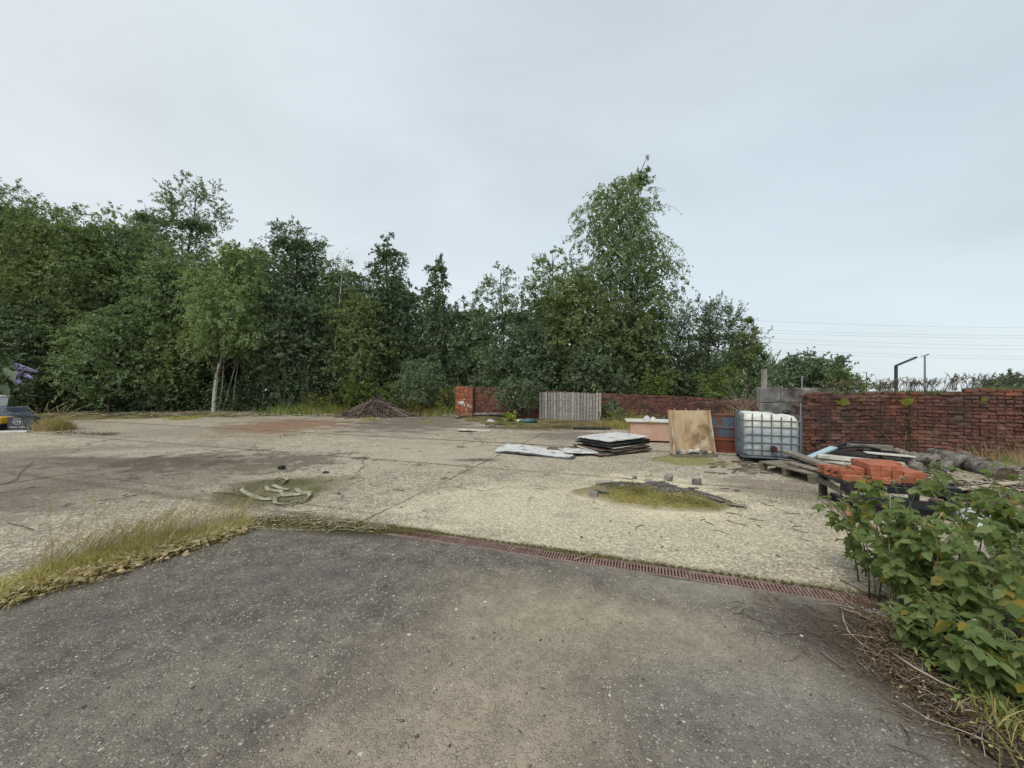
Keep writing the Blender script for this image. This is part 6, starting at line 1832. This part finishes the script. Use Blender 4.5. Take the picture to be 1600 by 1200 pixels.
strip = along([(395, 816), (450, 817), (500, 820), (560, 826), (610, 831)], [.16, .2, .2, .14, .07])
scatter_leaves('moss_strip', L_MOSS, strip, 7000, .008, .025, 1, .03, .5)
scatter_leaves('leaf_litter', L_LITTER, strip, 3000, .008, .02, 2, .045, .4)
scatter_leaves('dry_bits', L_STRAW, strip, 300, .01, .035, 3, .05, .3)
drain = [(UV(u_, 3.45), .035) for u_ in np.arange(-2.6, 1.9, .06)]
scatter_leaves('moss_strip', L_MOSS, [(p, w * (1.6 if -2.7 < (p.x * GU.x + p.y * GU.y) < -1.9 or -.9 < (p.x * GU.x + p.y * GU.y) < -.2 else .45)) for p, w in drain], 3600, .006, .018, 4, .014, .5)
scatter_leaves('leaf_litter', L_LITTER, drain, 1500, .008, .02, 5, .016)
scatter_leaves('leaf_litter', L_LITTER, [(UV(u_, 3.353), .05) for u_ in np.arange(-2.66, -1.9, .06)], 350, .008, .02, 6, .02)
scatter_leaves('moss_strip', L_MOSS, [(UV(u_, 3.353), .05) for u_ in np.arange(-2.66, -2.2, .05)], 600, .008, .02, 7, .02)
scatter_leaves('moss_patch', L_MOSS, [(G(x, y), w) for x, y, w in ((470, 755, .25), (450, 784, .2), (425, 785, .18), (495, 765, .2), (400, 778, .12), (480, 775, .2))], 2600, .006, .018, 8, .008, .4)
scatter_leaves('moss_patch', L_MOSS, [(on_mound(x, y), .16) for x, y in ((-.35, -.1), (-.5, .05), (-.1, -.22), (.25, -.3), (.6, -.32), (.9, -.02), (-.2, .1), (1.0, -.12), (.45, -.3), (-.15, -.3))], 3800, .006, .02, 9, .02, .5)
scatter_leaves('leaf_litter', L_LITTER, along([(90, 676), (150, 679), (185, 680)], [.35, .3, .2]), 900, .02, .06, 10, .06)
scatter_leaves('leaf_litter', L_LITTER, along([(760, 668), (850, 671), (960, 669)], [.35, .4, .4]), 3000, .02, .06, 11, .06)
soil_pts = along([(1355, 955), (1390, 1000), (1440, 1060), (1520, 1110), (1600, 1180)], [.16, .22, .26, .28, .3]) + [(Vector((px2x(1500, 2.4), 2.4, .02)), .5), (Vector((3.3, 2.4, .02)), .6)]
scatter_leaves('leaf_litter', L_LITTER, soil_pts, 9000, .006, .022, 12, .055, .3)
scatter_leaves('dry_bits', L_STRAW, soil_pts, 450, .006, .026, 13, .06, .2)


def twigs(name, pts, n, L0, L1, rad, mat, seed, z=.01, ang=None, kind='stuff'):
    r = np.random.RandomState(seed); wt = np.array([q[1] for q in pts]); k = r.choice(len(pts), n, p=wt / wt.sum()); c_ = np.array([[q[0][0], q[0][1], q[0][2]] for q in pts])[k]
    P = c_ + np.stack([r.normal(0, .5, n) * wt[k], r.normal(0, .5, n) * wt[k], np.full(n, z)], -1); a = r.uniform(0, 6.28, n) if ang is None else r.normal(ang, .5, n)
    L_ = r.uniform(L0, L1, n)[:, None]; D = np.stack([np.cos(a), np.sin(a), np.zeros(n)], -1) * L_; S = np.stack([-np.sin(a), np.cos(a), np.zeros(n)], -1) * L_ * r.normal(0, .12, (n, 1))
    C = np.stack([P - D / 2, P - D * .15 + S, P + D * .2 + S * .6 + [0, 0, .006], P + D / 2], 1); v, f = np_tubes(C, np.full((n, 4), 1.0) * (rad * r.uniform(.5, 1.4, n))[:, None], 4)
    return link(name, np_mesh(name, v, f, mat), kind=kind)


twigs('fine_twigs', soil_pts, 90, .05, .24, .0018, M_TWIG, 1, .045)
twigs('fine_twigs', soil_pts, 300, .03, .18, .0018, M_TWIGD, 2, .045)
twigs('fine_twigs', along([(1180, 960), (1260, 970), (1330, 1010), (1420, 1120), (1480, 1180)], [.3, .3, .2, .16, .16]), 120, .03, .16, .0018, M_TWIGD, 3, .006)
twigs('fine_twigs', strip, 150, .04, .2, .003, M_TWIG, 4, .03)
twigs('scattered_twigs', [(G(x, y), w) for x, y, w in ((300, 760, 2.2), (700, 720, 2.5), (1000, 780, 1.8), (60, 780, 1.2), (1180, 800, .9))], 90, .05, .22, .004, M_TWIGD, 5, .006)


def twig_path(name, label, pts, rad, mat=M_TWIG, z=.01, group=None):
    P = [G(*q) + Vector((0, 0, z)) for q in pts]; b = MB(); b.tube(P, [rad * (1 - .5 * i / len(P)) for i in range(len(P))], 6); return tag(b.build(name, mat, smooth=True), label, 'twig', group)


TG = 'single twigs lying on the ground'
twig_path('twig', 'long pale curved bramble cane lying on the soil along the bush', [(1316, 955), (1318, 972), (1326, 990), (1345, 1008), (1368, 1025), (1395, 1040)], .006, z=.012, group=TG)
twig_path('twig', 'long pale cane running from under the bush to the lower right corner', [(1398, 1040), (1430, 1062), (1470, 1085), (1510, 1102), (1545, 1120), (1600, 1150)], .006, z=.06, group=TG)
twig_path('twig', 'thin dark twig pointing down from the bush tips at the last grate', [(1313, 908), (1332, 917), (1362, 934)], .004, M_TWIGD, group=TG)
twig_path('twig', 'short dark forked twig lying on the asphalt left of the soil', [(1280, 1019), (1295, 1030), (1320, 1049)], .005, M_TWIGD, group=TG)
twig_path('twig', 'pale twig lying slantwise across the rusty grates', [(898, 876), (912, 872), (932, 866)], .005, z=.012, group=TG)
twig_path('twig', 'straight pale stick lying in the mossy strip', [(447, 801), (466, 803), (487, 802.5)], .012, z=.03, group=TG)
twig_path('twig', 'bent pale twig on the asphalt edge just left of the green tuft', [(470, 826), (490, 823), (502, 818), (508, 813)], .007, z=.015, group=TG)
twig_path('twig', 'long thin pale stem lying near the left edge, the upper one', [(-20, 763), (10, 757), (24, 751), (30, 740), (44, 728), (52, 721)], .009, z=.02, group=TG)
twig_path('twig', 'long thin pale stem lying near the left edge, the lower one', [(-20, 774), (20, 769), (55, 762)], .008, z=.02, group=TG)
twig_path('twig', 'dark stick lying on the concrete at the far left', [(12, 818), (35, 823), (52, 829)], .008, M_TWIGD, group=TG)
twig_path('twig', 'thin dark twig right of the mound', [(1136, 814), (1152, 819), (1166, 822)], .005, M_TWIGD, group=TG)
twig_path('twig', 'thin twig on the bare concrete between the mound and the bush', [(1240, 828), (1252, 832), (1262, 834)], .004, M_TWIGD, group=TG)
twigs('heap_twigs', [(Vector((px2x(p_, d_), d_, .16)), .5) for p_, d_ in ((1420, 6.4), (1460, 5.9), (1500, 5.6), (1540, 5.6), (1580, 5.6), (1500, 5.2), (1560, 5.1))], 260, .06, .5, .006, M_TWIG, 8, .05)
twigs('heap_twigs', [(Vector((px2x(p_, d_), d_, .12)), .5) for p_, d_ in ((1420, 6.4), (1460, 5.9), (1500, 5.6), (1540, 5.6), (1580, 5.6), (1330, 6.6), (1270, 6.5))], 260, .06, .5, .007, M_TWIGD, 9, .05)
# tar strips, clods and chips
r = np.random.RandomState(31)


def fieldpts(n, x0, x1, y0, y1, seed):
    r = np.random.RandomState(seed); px = r.uniform(x0, x1, n); py = 600 + 1 / (r.uniform(1 / (y1 - 600), 1 / (y0 - 600), n)); d = CAM_H * F / (py - 600); return np.stack([(px - 800) / F * d, d, np.full(n, .004)], -1)


P = fieldpts(650, -100, 1300, 690, 900, 1); P = P[(P @ np.array([GV.x, GV.y, 0])) > 3.8]
v, f = low_rocks(P, r.uniform(.006, .022, len(P)), 2); link('scattered_clods', np_mesh('scattered_clods', v, f, M_TWIGD), kind='stuff')
P = fieldpts(420, -100, 1300, 680, 860, 3); P = P[(P @ np.array([GV.x, GV.y, 0])) > 3.8]
v, f = low_rocks(P, r.uniform(.004, .014, len(P)), 4); link('scattered_chips', np_mesh('scattered_chips', v, f, M_SACK), kind='stuff')
P = fieldpts(1500, -100, 1450, 850, 1260, 5); P = P[(P @ np.array([GV.x, GV.y, 0])) < 3.2]
v, f = low_rocks(P, r.uniform(.002, .006, len(P)) * (1 + 1.0 * (r.rand(len(P)) < .06)), 6); link('loose_grit', np_mesh('loose_grit', v, f, M_ROCK), kind='stuff')
P = fieldpts(110, -100, 1450, 850, 1260, 7); P = P[(P @ np.array([GV.x, GV.y, 0])) < 3.2]
v, f = low_rocks(P, r.uniform(.003, .0065, len(P)), 8); link('white_grit', np_mesh('white_grit', v, f, M_SACK), kind='stuff')
P = fieldpts(130, 100, 1400, 860, 1200, 9); P = P[(P @ np.array([GV.x, GV.y, 0])) < 3.2]
v, f = low_rocks(P, r.uniform(.004, .010, len(P)), 10); link('dark_clods', np_mesh('dark_clods', v, f, M_TWIGD), kind='stuff')

# ---------------------------------------------------------------- raspberry bush


def leaflet(b, root, direction, normal, L_, W_, uvs, droop=.25):
    d = direction.normalized(); s = d.cross(normal).normalized(); n = s.cross(d); K = 6
    rows = []
    for i in range(K):
        t = i / (K - 1); w = W_ * .5 * (math.sin(math.pi * t ** .75) ** .8 if 0 < t < 1 else 0) * (1.06 if i % 2 else .92)
        p = root + d * L_ * t - n * droop * L_ * t * t; rows.append((p, w, t))
    o = len(b.v); vs = []
    for p, w, t in rows:
        vs += [p - s * w + n * w * .28 * 1, p, p + s * w + n * w * .28]; uvs += [(-w / (W_ * .5 + 1e-6), t), (0, t), (w / (W_ * .5 + 1e-6), t)]
    fs = []
    for i in range(K - 1):
        a = i * 3; fs += [(a, a + 1, a + 4, a + 3), (a + 1, a + 2, a + 5, a + 4)]
    b.add(vs, fs)


def compound(seed, size=1.0):
    r = random.Random(seed); b = MB(); uvs = []
    st = .055 * size; b.tube([(0, 0, 0), (st * .5, 0, .004), (st, 0, 0)], .0014, 3); uvs += [(0, 0)] * len(b.v)
    L_ = .056 * size * r.uniform(.8, 1.25)
    leaflet(b, Vector((st, 0, 0)), Vector((1, 0, r.uniform(-.3, .1))), Vector((0, r.uniform(-.2, .2), 1)), L_, L_ * .74, uvs, r.uniform(.1, .5))
    for sg in (-1, 1):
        leaflet(b, Vector((st * .8, 0, 0)), Vector((.42, sg, r.uniform(-.35, .1))), Vector((0, -sg * .2, 1)), L_ * .82, L_ * .6, uvs, r.uniform(.1, .5))
    if seed % 3 == 0:
        for sg in (-1, 1):
            leaflet(b, Vector((st * .35, 0, 0)), Vector((.25, sg, r.uniform(-.3, .1))), Vector((0, -sg * .2, 1)), L_ * .7, L_ * .5, uvs, r.uniform(.1, .5))
    return b, uvs


def uv_mesh(b, uvs, name, mat):
    me = b.mesh(name, mat); l = me.uv_layers.new(name='UVMap')
    idx = np.empty(len(me.loops), dtype=np.int32); me.loops.foreach_get('vertex_index', idx); l.data.foreach_set('uv', np.array(uvs, dtype=np.float32)[idx].ravel()); return me


CB = [compound(k) for k in range(12)]; CM = [uv_mesh(b_, u_, 'leaf', L_RASP) for b_, u_ in CB]
bush = thing('raspberry_bush', 'leafy green raspberry bush with yellowing lower leaves at the right edge', 'bush', Vector((3.05, 2.35, 0)))
BO = Vector(bush.location); rB = random.Random(17); canes = []; leaves = []
for k in range(104):
    s = rB.random()
    if k < 26:   # left front flank along the asphalt
        base = G(1390, 965).lerp(G(1590, 1105), s) + Vector((rB.uniform(.0, .25), rB.uniform(0, .3), 0))
        lean = Vector((rB.uniform(-.16, .2), rB.uniform(-.24, .2), 0)); H = rB.uniform(.45, .78)
    elif k < 31:  # long canes arching out to the left
        base = G(1400, 950) + Vector((rB.uniform(0, .5), rB.uniform(0, .5), 0)); lean = Vector((rB.uniform(-.42, -.16), rB.uniform(.0, .4), 0)); H = rB.uniform(.5, .74)
    elif k >= 74:  # low shoots along the front
        base = G(1430, 1030).lerp(G(1600, 1150), s) + Vector((rB.uniform(.0, .2), rB.uniform(0, .12), 0)); lean = Vector((rB.uniform(-.18, .1), rB.uniform(-.12, .1), 0)); H = rB.uniform(.2, .42)
    else:
        base = Vector((rB.uniform(2.75, 4.3), rB.uniform(1.9, 3.1), 0)); lean = Vector((rB.uniform(-.35, .35), rB.uniform(-.25, .3), 0)); H = rB.uniform(.76, 1.0) - .24 * min(1, max(0, (base.x / base.y - 1.16) / .2))
    pts = []
    for i in range(9):
        t = i / 8; pts.append(base + Vector((0, 0, H * (t * 1.25 - .25 * t * t * t * 1.0) * .98)) + lean * t ** 1.8 + Vector((mnoise.noise(Vector((k, t * 3, 0))), mnoise.noise(Vector((k, t * 3, 7))), 0)) * .05 * t)
    canes.append(pts)
    for i in range(rB.randint(19, 26)):
        t = rB.uniform(.22, 1.0); q = t * 8; i0 = min(int(q), 7); p = pts[i0].lerp(pts[i0 + 1], q - i0); az = i * 2.4 + rB.uniform(-.5, .5)
        leaves.append((p, az, t))
b = MB()
for k, pts in enumerate(canes):
    b = MB(); b.tube([p - BO for p in pts], [.0055 * (1 - .6 * i / 8) for i in range(9)], 5)
    b.build('cane', M_BARK if k % 3 else M_TWIG, bush, smooth=True)
cand = []
for p, az, t in leaves:
    pxx = p.x / max(p.y, .3) * F + 800; vis = (1270 < pxx < 1610); pyy = 600 + (CAM_H - p.z) / max(p.y, .3) * F
    cand.append((-(p.length) if vis and pyy < 1200 else -99, p, az, t))
cand.sort(key=lambda q: -q[0]); rest = MB(); restuv = []
# those nearest the camera first, the others joined
for i, (sc_, p, az, t) in enumerate(cand):
    k = rB.randrange(12); s = rB.uniform(.6, 1.3) * (.75 if t > .93 else 1); out = Vector((math.cos(az), math.sin(az), 0))
    rot = Matrix.Rotation(az, 4, 'Z') @ Matrix.Rotation(rB.uniform(-.35, 1.0), 4, 'Y') @ Matrix.Rotation(rB.uniform(-.8, .8), 4, 'X')
    if i < 300:
        o = link('leaf', CM[k], bush, loc=p - BO); o.rotation_euler = rot.to_euler(); o.scale = (s, s, s)
    else:
        mt = Matrix.Translation(p - BO) @ rot @ Matrix.Scale(s, 4); b_, u_ = CB[k]; rest.add([mt @ Vector(v) for v in b_.v], b_.f); restuv += u_
link('leaves', uv_mesh(rest, restuv, 'leaves', L_RASP), bush, kind='stuff')
# low growth and long grass at its foot
foot_ = along([(1400, 985), (1450, 1040), (1520, 1080), (1570, 1110), (1620, 1150)], [.1, .12, .2, .22, .25])
scatter_leaves('low_weeds', L_RASP, foot_, 500, .02, .05, 20, .10, .6)
grass('long_grass', along([(1560, 1110), (1590, 1135), (1620, 1160), (1660, 1190)], [.07, .14, .2, .3]), L_GRASS, 750, .34, .006, (-.15, -.1, .4), 50, curl=.5, K=6)
grass('long_grass', [(Vector((2.75, 2.0, .02)), .35), (Vector((2.4, 2.25, .02)), .25), (Vector((3.3, 2.2, .02)), .5)], L_STRAW, 260, .4, .004, (-.1, -.05, .35), 51, curl=.3, K=6)


def flower(p, h, lean, label, mat, seed, petals=9, s=.011, heads=1, cat='flower', spread=.03, stem=L_OLIVE):
    r = random.Random(seed); t = thing('wild_flower', label, cat, p, 0, 'wild flowers growing through the raspberry bush'); b = MB(); top = Vector((lean[0], lean[1], h))
    b.tube([(0, 0, 0), Vector((lean[0] * .3, lean[1] * .3, h * .5)), top], [.003, .0022, .0015], 5); hs = []
    for k in range(heads):
        q = top + Vector((r.uniform(-spread, spread), r.uniform(-spread, spread), r.uniform(-.01, .02))); b.tube([top - Vector((0, 0, spread * 1.3)), q], .0011, 4); hs.append(q)
    b.build('stem', stem, t); b = MB()
    for q in hs:
        for j in range(petals):
            a = j * 6.283 / petals; d = Vector((math.cos(a), math.sin(a) * .9, math.sin(a) * -.35 + .25)); n_ = Vector((-math.sin(a), math.cos(a), 0)) * s * .35
            b.add([q, q + d * s * .6 + n_, q + d * s * 1.2, q + d * s * .6 - n_], [(0, 1, 2, 3)])
        b.lathe([(0, -.003), (s * .4, 0), (s * .35, .004), (0, .006)], 6, tuple(q))
    b.build('flower_head', mat, t)


flower(Vector((px2x(1581, 1.95), 1.95, 0)), .34, (-.02, -.08), 'yellow ragwort flower low at the right edge, the left one', M_FLOWERY, 1, s=.016)
flower(Vector((px2x(1600, 1.97), 1.98, 0)), .36, (-.02, -.05), 'yellow ragwort flower low at the right edge, the right one', M_FLOWERY, 2, s=.016)
for k, (px, py, d, hd, mt, lab) in enumerate(((1317, 776, 3.35, 14, M_FLOWERW, 'cream flower cluster before the left leg of the black bench'), (1396, 754, 3.2, 12, M_FLOWERW, 'cream flower cluster in front of the bench top with bricks'), (1325, 722, 3.5, 8, M_FLOWERW, 'small cream flower head rising above the orange bricks'),
        (1395, 749, 3.25, 2, M_FLOWERY, 'single yellow flower just above the cream cluster'), (1336, 781, 3.2, 2, M_FLOWERY, 'small yellow bud right of the left cream cluster'), (1343, 776, 3.3, 2, M_FLOWERY, 'small yellow bud highest of the pair by the bench leg'),
        (1410, 745, 3.4, 10, M_FLOWERW, 'cream flower head half hidden by the raised leaves'), (1385, 790, 3.1, 6, M_FLOWERW, 'withered flower head before the dark bench side'), (1352, 800, 3.1, 4, M_FLOWERW, 'thin withered flower stem left of the raised leaves'), (1372, 770, 3.3, 3, M_FLOWERW, 'tiny pale bud on a forked stem before the bench'))):
    tip = PD(px, py, d); bx_ = tip.x + .10 + .1 * (k % 3); flower(Vector((bx_, d - .05, 0)), tip.z, (tip.x - bx_, .05), lab, mt, 10 + k, 6, .010, hd, spread=.035)

# ---------------------------------------------------------------- buddleia reaching in at the left edge
bd = thing('buddleia_bush', 'buddleia branch with lilac flower spikes reaching in at the left edge', 'bush', Vector((-4.35, 2.85, 0))); r = random.Random(8); b = MB(); lv = []
tips = [PD(22, 580, 2.8), PD(6, 574, 2.85), PD(-40, 560, 2.9), PD(-90, 500, 3.0), PD(-60, 620, 2.9), PD(-150, 540, 2.8), PD(-30, 590, 3.0)]
for k, tp in enumerate(tips):
    e = Vector(tp) - bd.location; s_ = Vector((r.uniform(-.15, .1), r.uniform(-.1, .1), 0)); m_ = s_.lerp(e, .5) + Vector((-.18, 0, .35)); pts = [(1 - t) ** 2 * s_ + 2 * t * (1 - t) * m_ + t * t * e for t in [i / 10 for i in range(11)]]
    b = MB(); b.tube(pts, [.011 * (1 - .7 * i / 10) for i in range(11)], 6); b.build('stem', M_BARK, bd, smooth=True)
    for i in range(3, 11):
        for sg in (-1, 1):
            lv.append((pts[i], Vector((sg * .5 + r.uniform(-.3, .5), -sg * .4 + r.uniform(-.5, .3), r.uniform(-.6, .1)))))
for p, d in lv:
    b = MB(); uvs = []; leaflet(b, Vector((0, 0, 0)), d, Vector((r.uniform(-.3, .3), r.uniform(-.5, .1), 1)), r.uniform(.09, .14), r.uniform(.035, .05), uvs, .5)
    link('leaf', uv_mesh(b, uvs, 'leaf', L_BUD), bd, loc=p)
for k, (a, e, w) in enumerate((((25, 572), (58, 581), .020), ((27, 586), (33, 582), .013), ((24, 591), (32, 599), .017), ((40, 586), (50, 591), .014), ((-30, 560), (-20, 585), .02))):
    A_ = PD(a[0], a[1], 2.78) - bd.location; E_ = PD(e[0], e[1], 2.74) - bd.location; rr = np.random.RandomState(k); n = 330; s = rr.uniform(0, 1, n); ax = nrm(np.array(E_ - A_)); q = rr.normal(0, 1, (n, 3)); q = nrm(q - (q @ ax)[:, None] * ax)
    P = np.array(A_) + s[:, None] * np.array(E_ - A_) + q * (w * (1 - s * .75))[:, None]; v, f = low_rocks(P, np.full(n, .0065), k); link('flower_spike', np_mesh('flower_spike', v, f, M_FLOWERP), bd)
    b = MB(); b.tube([tips[0] - bd.location, A_], .002, 4); b.build('flower_stalk', M_BARK, bd)
